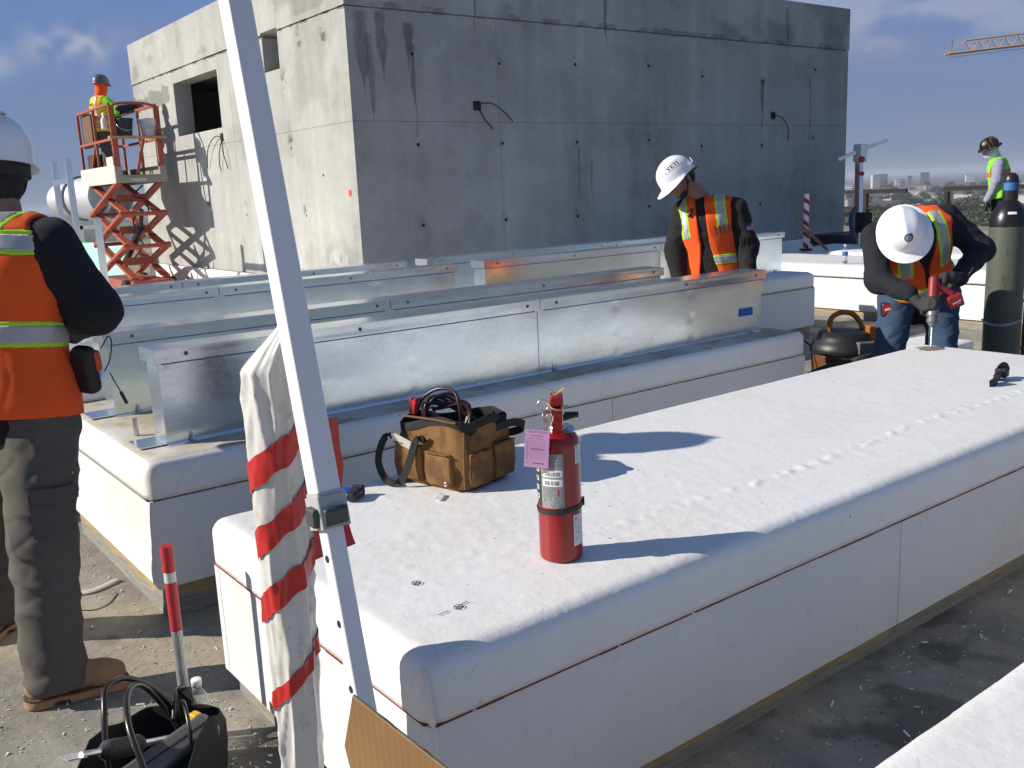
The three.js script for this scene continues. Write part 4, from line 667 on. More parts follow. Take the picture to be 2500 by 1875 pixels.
// ---------------------------------------------------------------- worker at the left edge, seen from behind
{
  const j = { head: [0.621, 1.752, -3.669], neck: [0.611, 1.585, -3.61], pelvis: [0.54, 0.94, -3.545], shR: [0.722, 1.495, -3.43], elR: [0.805, 1.265, -3.36], wrR: [0.80, 1.17, -3.68], shL: [0.47, 1.5, -3.80], elL: [0.36, 1.23, -3.87], wrL: [0.58, 1.12, -4.02], hipR: [0.59, 0.90, -3.43], knR: [0.535, 0.52, -3.335], anR: [0.50, 0.10, -3.235], toeR: [0.70, 0.05, -3.19], hipL: [0.475, 0.90, -3.66], knL: [0.477, 0.46, -3.80], anL: [0.432, 0.10, -3.93], toeL: [0.56, 0.05, -4.06] };
  const L = Math.hypot(...sub3(j.neck, j.pelvis));
  const mPants = fabric([0.095, 0.085, 0.072], { side: THREE.DoubleSide }), mTan = mat([0.33, 0.19, 0.095], 0.85, { bumpMap: rep(texMid, 10), bumpScale: 0.001 });
  const o = { face: [0.38, -0.12, -0.92], headUp: [0.05, 1, -0.05], shirt: mBlackCloth, trousers: mPants, boots: mTan, soles: mat([0.40, 0.22, 0.12], 0.8), cell: 0.010, puff: 0.022, bulk: 1.1, baggy: 1.3,
    vest: { mat: mOrange, hem: -0.03, hole: 0.09, open: 0, gap: () => 0.03, neck: 0.0, stripes: [band(0.80, 0.885, L), band(0.345, 0.435, L), strap(0.055, 0.115, 0.885, 1.2, L, 0), strap(-0.115, -0.055, 0.885, 1.2, L, 0)] } };
  const P = person('worker seen from behind at left edge, orange vest, white helmet, tan boots', j, o);
  const hat = hatGeo({ a: 0.118, b: 0.145, hgt: 0.13, ridge: 0.004, brim: (th) => 0.003 + 0.05 * fwdArc(th), drop: 0.02, skirt: (th) => 0.025 + 0.012 * (1 - fwdArc(th, 1)) });
  const hm = orient(part(P.t, 'helmet', hat, mWhiteShell), sub3(P.H(0, 0.045, 0.0), P.base), P.headF, P.headU);
  part(hm, 'helmet_vent', [bar([-0.04, 0.128, -0.06], [-0.04, 0.128, -0.005], 0.004, 0.02, [1, 0, 0]), bar([0.075, 0.07, -0.1], [0.09, 0.062, -0.062], 0.012, 0.003, [0, 1, 0])], mat([0.55, 0.56, 0.6], 0.4));
  P.put('helmet_liner', nets((x, y, z) => { const p = [x, y, z], q = sub3(p, P.H(0, 0.005, -0.005)), u = dot3(q, P.headR), v = dot3(q, P.headU), w = dot3(q, P.headF); const r = Math.sqrt((u / 0.106) ** 2 + (w / 0.128) ** 2); return Math.max((r - 1) * 0.1, Math.abs(v) - 0.045, 0.02 - Math.max(-w, Math.abs(u) - 0.06)); }, ...bounds([P.H(0, 0, 0)], 0.17), 0.008), mRubber);
  P.put('hair', nets((x, y, z) => { const q = sub3([x, y, z], P.H(0, -0.04, -0.03)); const u = dot3(q, P.headR), v = dot3(q, P.headU), w = dot3(q, P.headF); return Math.max(Math.sqrt((u / 1.02) ** 2 + (v / 1.3) ** 2 + w * w) - 0.089 + 0.004 * n3(x * 60, y * 60, z * 60), w - 0.02); }, ...bounds([P.H(0, -0.04, -0.03)], 0.15), 0.008), mHair);
  P.put('chin_strap', chinStrap(P, 0.006), mRubber);
  // print on the back of the vest and the thin line under it
  const back = P.fr.n.map((q) => -q), c = P.fr.wor(-0.155, 0.60 * L, -0.13);
  P.put('vest_print', hugSDF(o.vestFn, c, back, [0, 1, 0], 0.20, 0.075, 0.003, 14, 0.12), print(textTex('NVS', 'italic 900 86px sans-serif', '#241008', 256, 96), 0.8));
  P.put('vest_print', hugSDF(o.vestFn, P.fr.wor(-0.15, 0.535 * L, -0.13), back, [0, 1, 0], 0.22, 0.004, 0.003, 10, 0.12), mat([0.02, 0.01, 0.008], 0.8, { side: THREE.DoubleSide }));
  // belt gear on the right hip: pouch with tape measure, battery, level in the leg pocket
  const side = [0.83, 0, 0.05], hp = P.fr.wor(0.235, 0.03, 0.06), rel = (p) => sub3(p, P.base);
  const pouch = part(P.t, 'tool_pouch', [new RoundedBoxGeometry(0.06, 0.17, 0.085, 3, 0.028)], mRubber, rel(add3(hp, [0.03, 0.10, 0])), [0.1, 0.6, 0.1]);
  part(pouch, 'tape_measure', new RoundedBoxGeometry(0.03, 0.075, 0.03, 3, 0.012), mat([0.55, 0.07, 0.01], 0.5), [0.016, 0.03, 0.034]);
  part(pouch, 'cord_loop', tube([[0.03, 0.07, 0.05], [0.075, 0.10, 0.05], [0.105, 0.06, 0.03], [0.09, 0.0, 0.02], [0.05, -0.02, 0.03]], 0.0022, 24, 5), mRubber);
  part(pouch, 'screwdriver', [rod([0.04, -0.02, 0.06], [0.065, -0.10, 0.07], 0.002), rod([0.065, -0.10, 0.07], [0.078, -0.145, 0.075], 0.006)], mBlackPlastic);
  const bt = part(P.t, 'battery', [new RoundedBoxGeometry(0.10, 0.055, 0.08, 2, 0.01)], mBattery, rel(P.fr.wor(0.19, -0.03, -0.03)), [0, 0.75, 0.05]);
  part(bt, 'battery_foot', [new RoundedBoxGeometry(0.098, 0.04, 0.078, 2, 0.008)], mBlackPlastic, [0, -0.045, 0]);
  const up = cone(j.hipR, j.knR, 0.098, 0.074);
  const sideDir = nrm([0.1, 0, 1]), thigh = lerp3(j.hipR, j.knR, 0.42);
  const lv = part(P.t, 'pocket_level', [new RoundedBoxGeometry(0.042, 0.11, 0.016, 1, 0.003)], mat([0.8, 0.8, 0.8], 0.4), rel(add3(add3(thigh, sideDir, 0.088), [0.055, -0.05, -0.02])), [0.1, 0.35, -0.1]);
  part(lv, 'level_label', [bx(-0.016, -0.01, 0.0082, 0.017, 0.035, 0.009)], mat([0.55, 0.03, 0.03], 0.5)); part(lv, 'level_vial', [bx(-0.007, -0.035, 0.0082, 0.008, -0.012, 0.0095)], mat([0.05, 0.16, 0.12], 0.2));
  const patchTex = canvasTex(64, 64, (q) => { q.fillStyle = '#8f8fa6'; q.fillRect(0, 0, 64, 64); q.fillStyle = '#c99a2e'; q.beginPath(); q.arc(33, 30, 17, 0.7, 6.0); q.arc(36, 30, 8, 5.8, 0.9, true); q.fill(); });
  const pantsF = (x, y, z) => up(x, y, z);
  P.put('pocket_patch', hugSDF(pantsF, add3(lerp3(j.hipR, j.knR, 0.2), [-0.035, 0, 0.02]), [-0.45, 0, 0.9], [0, 1, 0], 0.034, 0.034, 0.007, 6, 0.12), mat([1, 1, 1], 0.9, { map: patchTex, side: THREE.DoubleSide }));
  P.put('cargo_pocket', hugSDF((x, y, z) => cone(j.hipR, j.knR, 0.127, 0.101)(x, y, z), lerp3(j.hipR, j.knR, 0.74), [0.25, 0, 0.97], [0.12, 1, 0.1], 0.15, 0.16, 0.010, 12, 0.14), mPants);
  P.put('pocket_flap', hugSDF((x, y, z) => cone(j.hipR, j.knR, 0.127, 0.101)(x, y, z), lerp3(j.hipR, j.knR, 0.55), [0.25, 0, 0.97], [0.12, 1, 0.1], 0.16, 0.05, 0.016, 10, 0.14), mPants);
  for (const [k, w] of [[0.45, 0.12], [0.62, 0.10]]) if (k < 0) P.put('pocket_seam', tube([0, 0.25, 0.5, 0.75, 1].map((q) => { const a = -0.9 + 1.8 * q, c2 = lerp3(j.hipR, j.knR, k), r = 0.094; return [c2[0] + Math.sin(a) * r, c2[1] + 0.02 * Math.cos(3 * q), c2[2] + Math.cos(a) * r]; }), 0.004, 16, 5), mPants);
}

// ---------------------------------------------------------------- worker in the white helmet behind the boxes
{
  const j = { head: [5.238, 1.622, -4.80], neck: [5.40, 1.492, -4.735], pelvis: [5.43, 0.86, -4.64], shL: [5.55, 1.405, -4.53], elL: [5.575, 1.13, -4.45], wrL: [5.46, 0.88, -4.36], shR: [5.318, 1.395, -4.86], elR: [5.238, 1.12, -4.85], wrR: [5.16, 0.87, -4.74], hipL: [5.49, 0.80, -4.56], knL: [5.47, 0.43, -4.52], anL: [5.46, 0.1, -4.50], toeL: [5.30, 0.05, -4.40], hipR: [5.39, 0.80, -4.72], knR: [5.37, 0.43, -4.70], anR: [5.36, 0.1, -4.70], toeR: [5.2, 0.05, -4.62] };
  const L = Math.hypot(...sub3(j.neck, j.pelvis));
  const o = { face: [-0.82, -0.50, -0.08], headUp: [-0.45, 0.80, -0.34], shirt: fabric([0.010, 0.009, 0.009]), trousers: fabric([0.02, 0.02, 0.025]), cell: 0.011, puff: 0.02, bulk: 1.02, skin: mat([0.26, 0.13, 0.08], 0.5),
    vest: { mat: mOrange, hem: -0.12, hole: 0.082, open: 0.01, gap: (q) => 0.032 + 0.045 * sstep(0.5, 0.0, q), neck: 0.0, stripes: [strap(-0.155, -0.105, 0.62, 1.2, L, 1), strap(0.115, 0.155, 0.55, 1.2, L, 1), (u, q, w, e) => u > -0.02 ? 1 : band(0.24, 0.31, L)(u, q - 0.10 * u, w, e), (u, q, w, e) => u < 0.02 ? 1 : band(-0.05, 0.0, L)(u, q, w, e)] } };
  const P = person('worker with YETI lettered white helmet, dark shirt and open orange vest', j, o);
  const hat = hatGeo({ a: 0.122, b: 0.15, hgt: 0.135, ridge: 0.004, brim: (th) => 0.003 + 0.062 * fwdArc(th, 1.3), drop: 0.022, skirt: (th) => 0.022 + 0.006 * fwdArc(th, 1) });
  const hm = orient(part(P.t, 'helmet', hat, mWhiteShell), sub3(P.H(0, 0.045, 0.005), P.base), P.headF, P.headU);
  const yeti = canvasTex(512, 256, (c) => { c.clearRect(0, 0, 512, 256); c.strokeStyle = '#15181c'; c.lineWidth = 9; c.strokeRect(16, 30, 480, 196); c.fillStyle = '#15181c'; c.font = '900 150px serif'; c.textAlign = 'center'; c.textBaseline = 'middle'; c.fillText('YETI', 256, 134, 420); });
  part(hm, 'helmet_lettering', hugMesh(hm, [0, 0.045, 0.02], [1, 0.35, 0.25], [-0.45, 1, -0.15], 0.15, 0.066, 0.0012), print(yeti, 0.5));
  part(hm, 'helmet_clip', [bar([0.119, 0.012, -0.10], [0.10, 0.04, -0.115], 0.004, 0.012), bar([0.116, 0.0, -0.05], [0.114, 0.012, -0.1], 0.006, 0.006)], mWhiteShell);
  part(hm, 'peak_underside', [new THREE.RingGeometry(0.10, 0.19, 20, 1, -Math.PI * 0.7, Math.PI * 0.4).rotateX(Math.PI / 2).scale(0.8, 1, 1).translate(0, -0.05, 0.01)], mat([0.02, 0.07, 0.05], 0.5, { side: THREE.DoubleSide }));
  // rear head band, glasses, ear, beard, straps
  P.put('head_band', tube([P.H(-0.09, 0.03, 0.02), P.H(-0.098, 0.015, -0.04), P.H(-0.06, 0.0, -0.10), P.H(0, -0.005, -0.115), P.H(0.06, 0.0, -0.10), P.H(0.098, 0.015, -0.04)], 0.017, 24, 6), mRubber);
  P.put('cap_band', tube([P.H(-0.087, 0.045, 0.03), P.H(-0.097, 0.04, -0.03), P.H(-0.05, 0.03, -0.10)], 0.016, 18, 6), mat([0.16, 0.15, 0.145], 0.9));
  const gl = P.put('sunglasses', [P.H(-0.04, 0.014, 0.09), P.H(0.04, 0.014, 0.09)].map((q) => { const e = new THREE.SphereGeometry(0.03, 14, 10).scale(1, 0.68, 0.62); const m4 = new THREE.Matrix4().makeBasis(va(P.headR), va(P.headU), va(P.headF)).setPosition(...q); return e.applyMatrix4(m4); }).reduce((a, b) => merge([a, b])), mat([0.004, 0.005, 0.006], 0.12));
  P.put('glasses_arm', [tube([P.H(-0.072, 0.016, 0.078), P.H(-0.088, 0.014, 0.03), P.H(-0.09, 0.008, -0.02)], 0.0045, 12, 5), tube([P.H(0.072, 0.016, 0.078), P.H(0.088, 0.014, 0.03), P.H(0.09, 0.008, -0.02)], 0.0045, 12, 5)].reduce((a, b) => merge([a, b])), mRubber);
  P.put('beard', nets((x, y, z) => { const q = sub3([x, y, z], P.H(0, -0.088, 0.058)); const u = dot3(q, P.headR), v = dot3(q, P.headU), w = dot3(q, P.headF); return Math.sqrt((u / 1.25) ** 2 + v * v + w * w) - 0.038 + 0.004 * n3(x * 80, y * 80, z * 80) ; }, ...bounds([P.H(0, -0.08, 0.06)], 0.08), 0.006), mHair);
  P.put('hair', nets((x, y, z) => { const q = sub3([x, y, z], P.H(0, -0.005, -0.035)); const w = dot3(q, P.headF); return Math.max(Math.hypot(...q) - 0.088 + 0.003 * n3(x * 70, y * 70, z * 70), w + 0.01); }, ...bounds([P.H(0, 0, -0.035)], 0.12), 0.007), mHair);
  P.put('chin_strap', chinStrap(P, 0.006), mRubber);
  // flag patch on the sleeve, pens and radio clip on the vest
  const flag = canvasTex(128, 80, (c) => { for (let i = 0; i < 13; i++) { c.fillStyle = i % 2 ? '#b9b4b0' : '#a8383a'; c.fillRect(0, i * 80 / 13, 128, 80 / 13 + 1); } c.fillStyle = '#2c3570'; c.fillRect(0, 0, 54, 43); });
  const arm = cone(j.shL, j.elL, 0.074, 0.07), outward = nrm([0.15, 0.1, 0.95]);
  P.put('flag_patch', hugSDF(arm, lerp3(j.shL, j.elL, 0.5), [0.05, 0.05, 1], [0.1, 1, 0], 0.085, 0.055, 0.006, 8, 0.15), mat([1, 1, 1], 0.9, { map: flag, side: THREE.DoubleSide }));
  for (let k = 0; k < 4; k++) { const q = P.fr.wor(-0.17 + k * 0.03, 0.60 * L, 0.165); P.put('pen', rod(add3(q, P.fr.t, -0.04), add3(q, P.fr.t, 0.03), 0.005, 0.005, 6), mBlackPlastic); }
  P.put('radio_clip', rod(P.fr.wor(0.10, 0.80 * L, 0.145), P.fr.wor(0.06, 0.88 * L, 0.15), 0.012, 0.009, 8), mBlackPlastic);
}

// ---------------------------------------------------------------- worker bent over, drilling into the pad
{
  const j = { head: [5.31, 1.25, -3.085], neck: [5.50, 1.322, -3.135], pelvis: [5.86, 0.84, -3.28], shR: [5.385, 1.225, -3.335], elR: [5.275, 0.965, -3.215], wrR: [5.225, 0.905, -2.99], shL: [5.735, 1.322, -3.055], elL: [5.845, 1.125, -2.885], wrL: [5.50, 0.975, -2.84], hipR: [5.74, 0.80, -3.37], knR: [5.62, 0.42, -3.33], anR: [5.70, 0.1, -3.36], toeR: [5.5, 0.05, -3.33], hipL: [5.95, 0.80, -3.18], knL: [5.85, 0.42, -3.10], anL: [5.93, 0.1, -3.11], toeL: [5.75, 0.05, -3.04] };
  const L = Math.hypot(...sub3(j.neck, j.pelvis));
  const mJeans = fabric([0.035, 0.068, 0.125]), mJacket = fabric([0.010, 0.011, 0.017]), mGlove = mat([0.030, 0.031, 0.032], 0.8, { bumpMap: rep(texFine, 20), bumpScale: 0.0008 });
  const o = { face: [-0.30, -0.86, 0.41], headUp: [-0.76, 0.50, 0.42], shirt: mJacket, trousers: mJeans, cell: 0.011, puff: 0.024, bulk: 1.05, baggy: 1.18, tail: -0.30,
    vest: { mat: mOrange, hem: 0.12, hole: 0.088, open: 0.0, gap: (q) => 0.012 + 0.075 * sstep(0.45, 0.95, q), neck: -0.005, stripes: [strap(-0.15, -0.095, 0.45, 1.2, L, 1), strap(0.095, 0.15, 0.45, 1.2, L, 1), band(0.17, 0.26, L)] } };
  const P = person('worker in round white hard hat and orange vest bending over a drill', j, o);
  const hat = hatGeo({ a: 0.118, b: 0.142, hgt: 0.128, ridge: 0.010, brim: (th) => 0.036 + 0.022 * fwdArc(th, 1), drop: 0.016, skirt: () => 0.008 });
  const hm = orient(part(P.t, 'hard_hat', hat, mWhiteShell), sub3(P.H(0, 0.04, 0.0), P.base), P.headF, P.headU);
  const emb = canvasTex(128, 128, (c) => { c.clearRect(0, 0, 128, 128); c.fillStyle = '#1d2c55'; c.beginPath(); c.arc(62, 66, 54, 0, 7); c.fill(); c.fillStyle = '#a9422c'; c.beginPath(); c.arc(62, 66, 46, 0.3, 3.6); c.lineWidth = 8; c.strokeStyle = '#a9422c'; c.stroke(); c.fillStyle = '#8fa0b8'; c.beginPath(); c.arc(62, 66, 36, 0, 7); c.fill(); c.strokeStyle = '#1d2c55'; c.lineWidth = 6; c.beginPath(); c.moveTo(40, 92); c.lineTo(74, 40); c.moveTo(52, 58); c.lineTo(82, 84); c.stroke(); c.fillStyle = '#8c2f22'; c.fillRect(84, 16, 26, 18); });
  part(hm, 'hat_emblem', hugMesh(hm, [0.008, 0.085, 0.085], [0.05, 0.75, 0.62], [0, 0.6, -0.8], 0.06, 0.06, 0.0012), print(emb, 0.5));
  P.put('hair', nets((x, y, z) => { const q = sub3([x, y, z], P.H(0, 0.0, -0.03)); const w = dot3(q, P.headF); return Math.max(Math.hypot(...q) - 0.09, w - 0.0); }, ...bounds([P.H(0, 0, -0.03)], 0.12), 0.008), mHair);
  // the drill
  const tip = [5.121, 0.603, -2.782], top = [5.286, 1.0, -2.872], ax = nrm(sub3(top, tip)), A = (d, off = [0, 0, 0]) => add3(add3(tip, ax, d), off);
  // gloved hands closed round the drill: palm, four fingers of different length, thumb
  function grip(c, axis, R, dir0, sense, wrist) {
    const a = nrm(axis); let e0 = nrm(add3(dir0, a, -dot3(dir0, a))); const e1 = cross3(a, e0), at = (ang, r, s) => add3(add3(add3(c, e0, Math.cos(ang) * r), e1, sense * Math.sin(ang) * r), a, s), fs = [];
    const off = [-0.033, -0.011, 0.011, 0.031], len = [2.0, 2.3, 2.2, 1.8], rad = [0.0125, 0.013, 0.0125, 0.0115];
    for (let i = 0; i < 4; i++) { let p = at(0.25, R + 0.018, off[i]); for (let s = 1; s <= 3; s++) { const q = at(0.25 + len[i] * s / 3, R + 0.010, off[i] * (1 - 0.06 * s)); fs.push(cone(p, q, rad[i] * (1.06 - 0.06 * s), rad[i] * (1 - 0.06 * s))); p = q; } fs.push(cone(at(-0.55, R + 0.022, off[i] * 0.9), at(0.25, R + 0.018, off[i]), 0.017, 0.014)); }
    fs.push(cone(wrist, at(-0.55, R + 0.026, 0), 0.034, 0.03)); let p = at(-0.5, R + 0.024, -0.04); for (let s = 1; s <= 3; s++) { const q = at(-0.5 - 0.5 * s, R + 0.012, -0.045 - 0.004 * s); fs.push(cone(p, q, 0.015, 0.0135)); p = q; }
    const u = union(fs, 0.009); return nets((x, y, z) => u(x, y, z) + 0.0007 * n3(x * 90, y * 90, z * 90), ...bounds([c, wrist], R + 0.085), 0.0042);
  }
  const toCam = nrm([-0.85, 0.1, 0.5]);
  P.put('glove', grip(A(0.27), ax, 0.034, nrm([-0.55, 0, -0.83]), 1, j.wrR), mGlove);
  const back2 = add3(A(0.40), [0.10, -0.01, 0.02]);
  P.put('glove', grip(back2, nrm([0.85, -0.35, 0.3]), 0.026, nrm([0.25, 0.9, -0.1]), -1, j.wrL), mGlove);
  P.put('glove_cuff_dots', [0, 1, 2, 3].map((k) => ball(...add3(add3(j.wrL, [0.02 + 0.016 * k, 0.02 + 0.012 * k, 0.048], 1), [0, 0, 0]), 0.005, 8)).reduce((a, b) => merge([a, b])), mat([0.6, 0.6, 0.6], 0.5));
  const bt = part(P.t, 'belt_battery', [new RoundedBoxGeometry(0.13, 0.10, 0.07, 2, 0.02)], mBlackPlastic, sub3(P.fr.wor(0.225, 0.03, 0.10), P.base), [0, -0.85, 0.05]);
  part(bt, 'battery_label', [bx(-0.055, -0.02, 0.0355, 0.05, 0.04, 0.0365)], mBattery);
  // dropped hem of the jacket
  const dr = thing('hammer_drill', 'red and black cordless drill with long bit in gloved hands', 'drill', tip, 0), rel = (p) => sub3(p, tip), seg = (d0, d1, r0, r1, n = 16) => { const g = rod(rel(A(d0)), rel(A(d1)), r0, r1, n); return g; };
  const helix = []; for (let k = 0; k < 2; k++) { const pts = []; for (let i = 0; i <= 60; i++) { const q = i / 60, an = q * 26 + k * Math.PI, b0 = nrm(cross3(ax, [0, 1, 0.2])), b1 = cross3(ax, b0); pts.push(rel(add3(add3(A(0.005 + 0.105 * q), b0, Math.cos(an) * 0.0055), b1, Math.sin(an) * 0.0055))); } helix.push(tube(pts, 0.0028, 120, 5)); }
  part(dr, 'drill_bit', [seg(0, 0.15, 0.0045, 0.0045, 8), ...helix], mSteel);
  part(dr, 'chuck', [seg(0.135, 0.16, 0.014, 0.024), seg(0.16, 0.185, 0.030, 0.031), seg(0.185, 0.20, 0.026, 0.028)], mGreyPlastic);
  part(dr, 'gear_case', [seg(0.20, 0.245, 0.034, 0.036, 8), seg(0.245, 0.31, 0.033, 0.034)], mat([0.20, 0.20, 0.20], 0.45, { metalness: 0.4 }));
  const frameX = nrm([0.75, 0, 0.55]);
  part(dr, 'motor_housing', [seg(0.31, 0.43, 0.035, 0.03, 8), seg(0.43, 0.445, 0.03, 0.02, 8)], mRedPlastic);
  part(dr, 'handle', [rod(rel(A(0.40)), rel(add3(A(0.33), frameX, 0.11)), 0.023, 0.021, 12)], mRedPlastic);
  const bg = new RoundedBoxGeometry(0.085, 0.075, 0.06, 2, 0.01); const b2 = part(dr, 'battery', [bg], mRedPlastic, rel(add3(A(0.29), frameX, 0.125)), [0.2, -0.65, 0.5]);
  part(b2, 'battery_label', [bx(-0.03, -0.02, 0.0305, 0.03, 0.02, 0.0315)], mBattery);
}

// ---------------------------------------------------------------- worker on the lift platform
{
  const k = 0.965, S = (p, y) => [p[0] * k, y ?? (1.6 + (p[1] - 1.6) * k), p[2] * k];
  const j = { head: S([5.088, 3.80, -18.742]), neck: S([5.047, 3.60, -18.778]), pelvis: S([5.009, 3.03, -18.718]), shL: S([5.024, 3.527, -18.98]), shR: S([5.098, 3.50, -18.56]), elR: S([5.22, 3.32, -18.36]), wrR: S([5.46, 3.38, -18.40]), elL: S([5.15, 3.29, -19.07]), wrL: S([5.41, 3.32, -18.95]), hipR: S([5.013, 2.97, -18.62], 2.93), knR: S([4.999, 2.672, -18.55], 2.56), anR: S([4.979, 2.4, -18.55], 2.22), toeR: S([5.12, 2.35, -18.65], 2.16), hipL: S([5.006, 2.97, -18.82], 2.93), knL: S([5.06, 2.694, -18.80], 2.56), anL: S([5.04, 2.434, -18.80], 2.22), toeL: S([5.18, 2.4, -18.9], 2.16) };
  const L = Math.hypot(...sub3(j.neck, j.pelvis)), mYel = fabric([0.85, 0.62, 0.02]), mGrn = fabric([0.18, 0.66, 0.03]), mOr2 = fabric([0.75, 0.22, 0.05]);
  const o = { floor: 2.125, face: [0.9, -0.05, -0.3], headUp: [0, 1, 0], shirt: mGrn, trousers: fabric([0.09, 0.085, 0.08]), boots: mat([0.12, 0.11, 0.1], 0.9), cell: 0.014,
    vest: { mat: mYel, hem: -0.15, hole: 0.08, open: 0, gap: () => 0.02, border: mOr2, edge: 0.022, stripes: [band(0.22, 0.29, L), band(-0.02, 0.05, L), strap(0.075, 0.125, 0.28, 1.2, L, 0), strap(-0.125, -0.075, 0.28, 1.2, L, 0)] } };
  const P = person('worker in yellow vest and grey helmet standing on the scissor lift', j, o);
  orient(part(P.t, 'helmet', hatGeo({ a: 0.12, b: 0.148, hgt: 0.135, ridge: 0.003, brim: (th) => 0.004 + 0.03 * fwdArc(th), skirt: (th) => 0.03 }), mat([0.10, 0.12, 0.13], 0.4)), sub3(P.H(0, 0.045, 0), P.base), P.headF, P.headU);
  const hd = union([cone(P.H(0, 0.01, -0.01), P.H(0, -0.05, 0.01), 0.105, 0.10), cone(P.H(0, -0.05, 0), P.H(0, -0.15, -0.02), 0.09, 0.10)], 0.04);
  P.put('orange_hood', nets((x, y, z) => { const q = sub3([x, y, z], P.H(0, 0, 0)); return Math.max(hd(x, y, z), 0.085 - 0.0 + dot3(q, P.headF) - 0.16, dot3(q, P.headU) - 0.05); }, ...bounds([P.H(0, 0, 0), P.H(0, -0.15, 0)], 0.13), 0.011), fabric([0.9, 0.10, 0.01]));
  P.put('glove', nets(union([cone(j.wrR, add3(j.wrR, [0.08, 0.0, 0.01]), 0.035, 0.035), ...[-0.03, -0.01, 0.01, 0.03].map((d) => cone(add3(j.wrR, [0.08, 0.01, d]), add3(j.wrR, [0.14, -0.01, d]), 0.012, 0.01)), cone(add3(j.wrR, [0.04, 0.02, -0.03]), add3(j.wrR, [0.10, 0.04, -0.045]), 0.013, 0.011)], 0.01), ...bounds([j.wrR, add3(j.wrR, [0.12, 0, 0])], 0.08), 0.008), mRubber);
  P.put('sleeve_guard', nets(cone(lerp3(j.elR, j.wrR, 0.05), j.wrR, 0.085, 0.06), ...bounds([j.elR, j.wrR], 0.1), 0.012), mat([0.01, 0.012, 0.03], 0.85));
  P.put('vest_print', hugSDF(o.vestFn, P.fr.wor(0, 0.70 * L, -0.1), P.fr.n.map((q) => -q), [0, 1, 0], 0.26, 0.09, 0.004, 8, 0.15), print(textTex('POLI', 'bold 80px sans-serif', '#3a3420', 256, 96), 0.8));
  single('plaster_trowel', [bx(-0.02, -0.004, -0.14, 0.1, 0.0, 0.14), rod([0.03, -0.03, -0.05], [0.03, -0.03, 0.05], 0.014), rod([0.03, -0.03, 0], [0.03, 0, 0], 0.006)], mat([0.30, 0.12, 0.08], 0.6), 'trowel held up to the wall by the worker on the lift', 'trowel', add3(j.wrR, [0.10, 0.07, 0.0]), [0, 0.3, -0.7]);
}
// ---------------------------------------------------------------- worker far right behind the gas cylinder
{
  const j = { head: [14.438, 1.90, -7.074], neck: [14.50, 1.752, -7.0], pelvis: [14.46, 1.18, -6.90], shL: [14.37, 1.672, -6.90], elL: [14.27, 1.417, -6.88], wrL: [14.18, 1.16, -6.95], shR: [14.70, 1.68, -7.02], elR: [14.68, 1.404, -6.92], wrR: [14.5, 1.15, -6.87], hipL: [14.37, 1.12, -6.88], knL: [14.30, 0.72, -6.86], anL: [14.27, 0.34, -6.83], toeL: [14.12, 0.28, -6.85], hipR: [14.55, 1.12, -6.92], knR: [14.51, 0.72, -6.9], anR: [14.48, 0.34, -6.86], toeR: [14.33, 0.28, -6.9] };
  const L = Math.hypot(...sub3(j.neck, j.pelvis)), mGr = fabric([0.25, 0.72, 0.03]), mBr = fabric([0.55, 0.16, 0.05]);
  const o = { floor: 0.24, face: [-0.78, -0.35, -0.35], headUp: [-0.3, 1, -0.1], shirt: fabric([0.28, 0.29, 0.36]), trousers: mBlackCloth, cell: 0.014, vest: { mat: mGr, hem: -0.05, hole: 0.08, open: 0, gap: () => 0.03, border: mBr, edge: 0.02, silver: mBr, stripes: [(u, q, w, e) => band(0.56, 0.64, L)(u, q - 0.6 * (0.12 - Math.abs(u)), w, e)] } };
  const P = person('far worker in lime vest and dark camouflage hard hat facing left', j, o);
  const camo = dataTex(128, 128, (u, v) => { const n = tnoise(u, v, 12, 3); return n > 0.55 ? [0.35, 0.28, 0.16] : n > 0.45 ? [0.16, 0.13, 0.09] : [0.08, 0.07, 0.06]; });
  const hg = hatGeo({ a: 0.12, b: 0.145, hgt: 0.13, brim: () => 0.035, skirt: () => 0.01 }); { const p = hg.attributes.position, uv = hg.attributes.uv; for (let i = 0; i < p.count; i++) uv.setXY(i, p.getX(i) * 3, p.getZ(i) * 3); }
  orient(part(P.t, 'hard_hat', hg, mat([1, 1, 1], 0.4, { map: camo })), sub3(P.H(0, 0.045, 0), P.base), P.headF, P.headU);
  const hd = union([cone(P.H(0, 0.0, 0.0), P.H(0, -0.06, 0.02), 0.105, 0.098), cone(P.H(0, -0.05, 0), lerp3(P.H(0, -0.15, -0.02), j.neck, 0.5), 0.09, 0.085)], 0.04);
  P.put('neck_gaiter', nets((x, y, z) => Math.max(hd(x, y, z), dot3(sub3([x, y, z], P.H(0, 0, 0)), P.headU) - 0.03), ...bounds([P.H(0, 0, 0), P.H(0, -0.15, 0), j.neck], 0.13), 0.011), fabric([0.6, 0.58, 0.66]));
  P.put('glove', nets(union([cone(j.wrL, add3(j.wrL, [-0.02, -0.08, 0.0]), 0.035, 0.035), ...[-0.03, -0.01, 0.01, 0.03].map((d) => cone(add3(j.wrL, [d - 0.02, -0.08, 0]), add3(j.wrL, [d - 0.03, -0.16, 0.01]), 0.012, 0.01)), cone(add3(j.wrL, [0.02, -0.05, 0.02]), add3(j.wrL, [0.03, -0.11, 0.03]), 0.013, 0.011)], 0.01), ...bounds([j.wrL, add3(j.wrL, [0, -0.15, 0])], 0.08), 0.008), mRubber);
  single('wooden_step', [bx(-0.5, 0, -0.4, 0.5, 0.2, 0.4), bx(-0.52, 0.2, -0.42, 0.52, 0.238, 0.42)], mat([0.32, 0.22, 0.12], 0.9), 'low wooden step under the far worker in the lime vest', 'step', [14.4, 0, -6.87]);
}

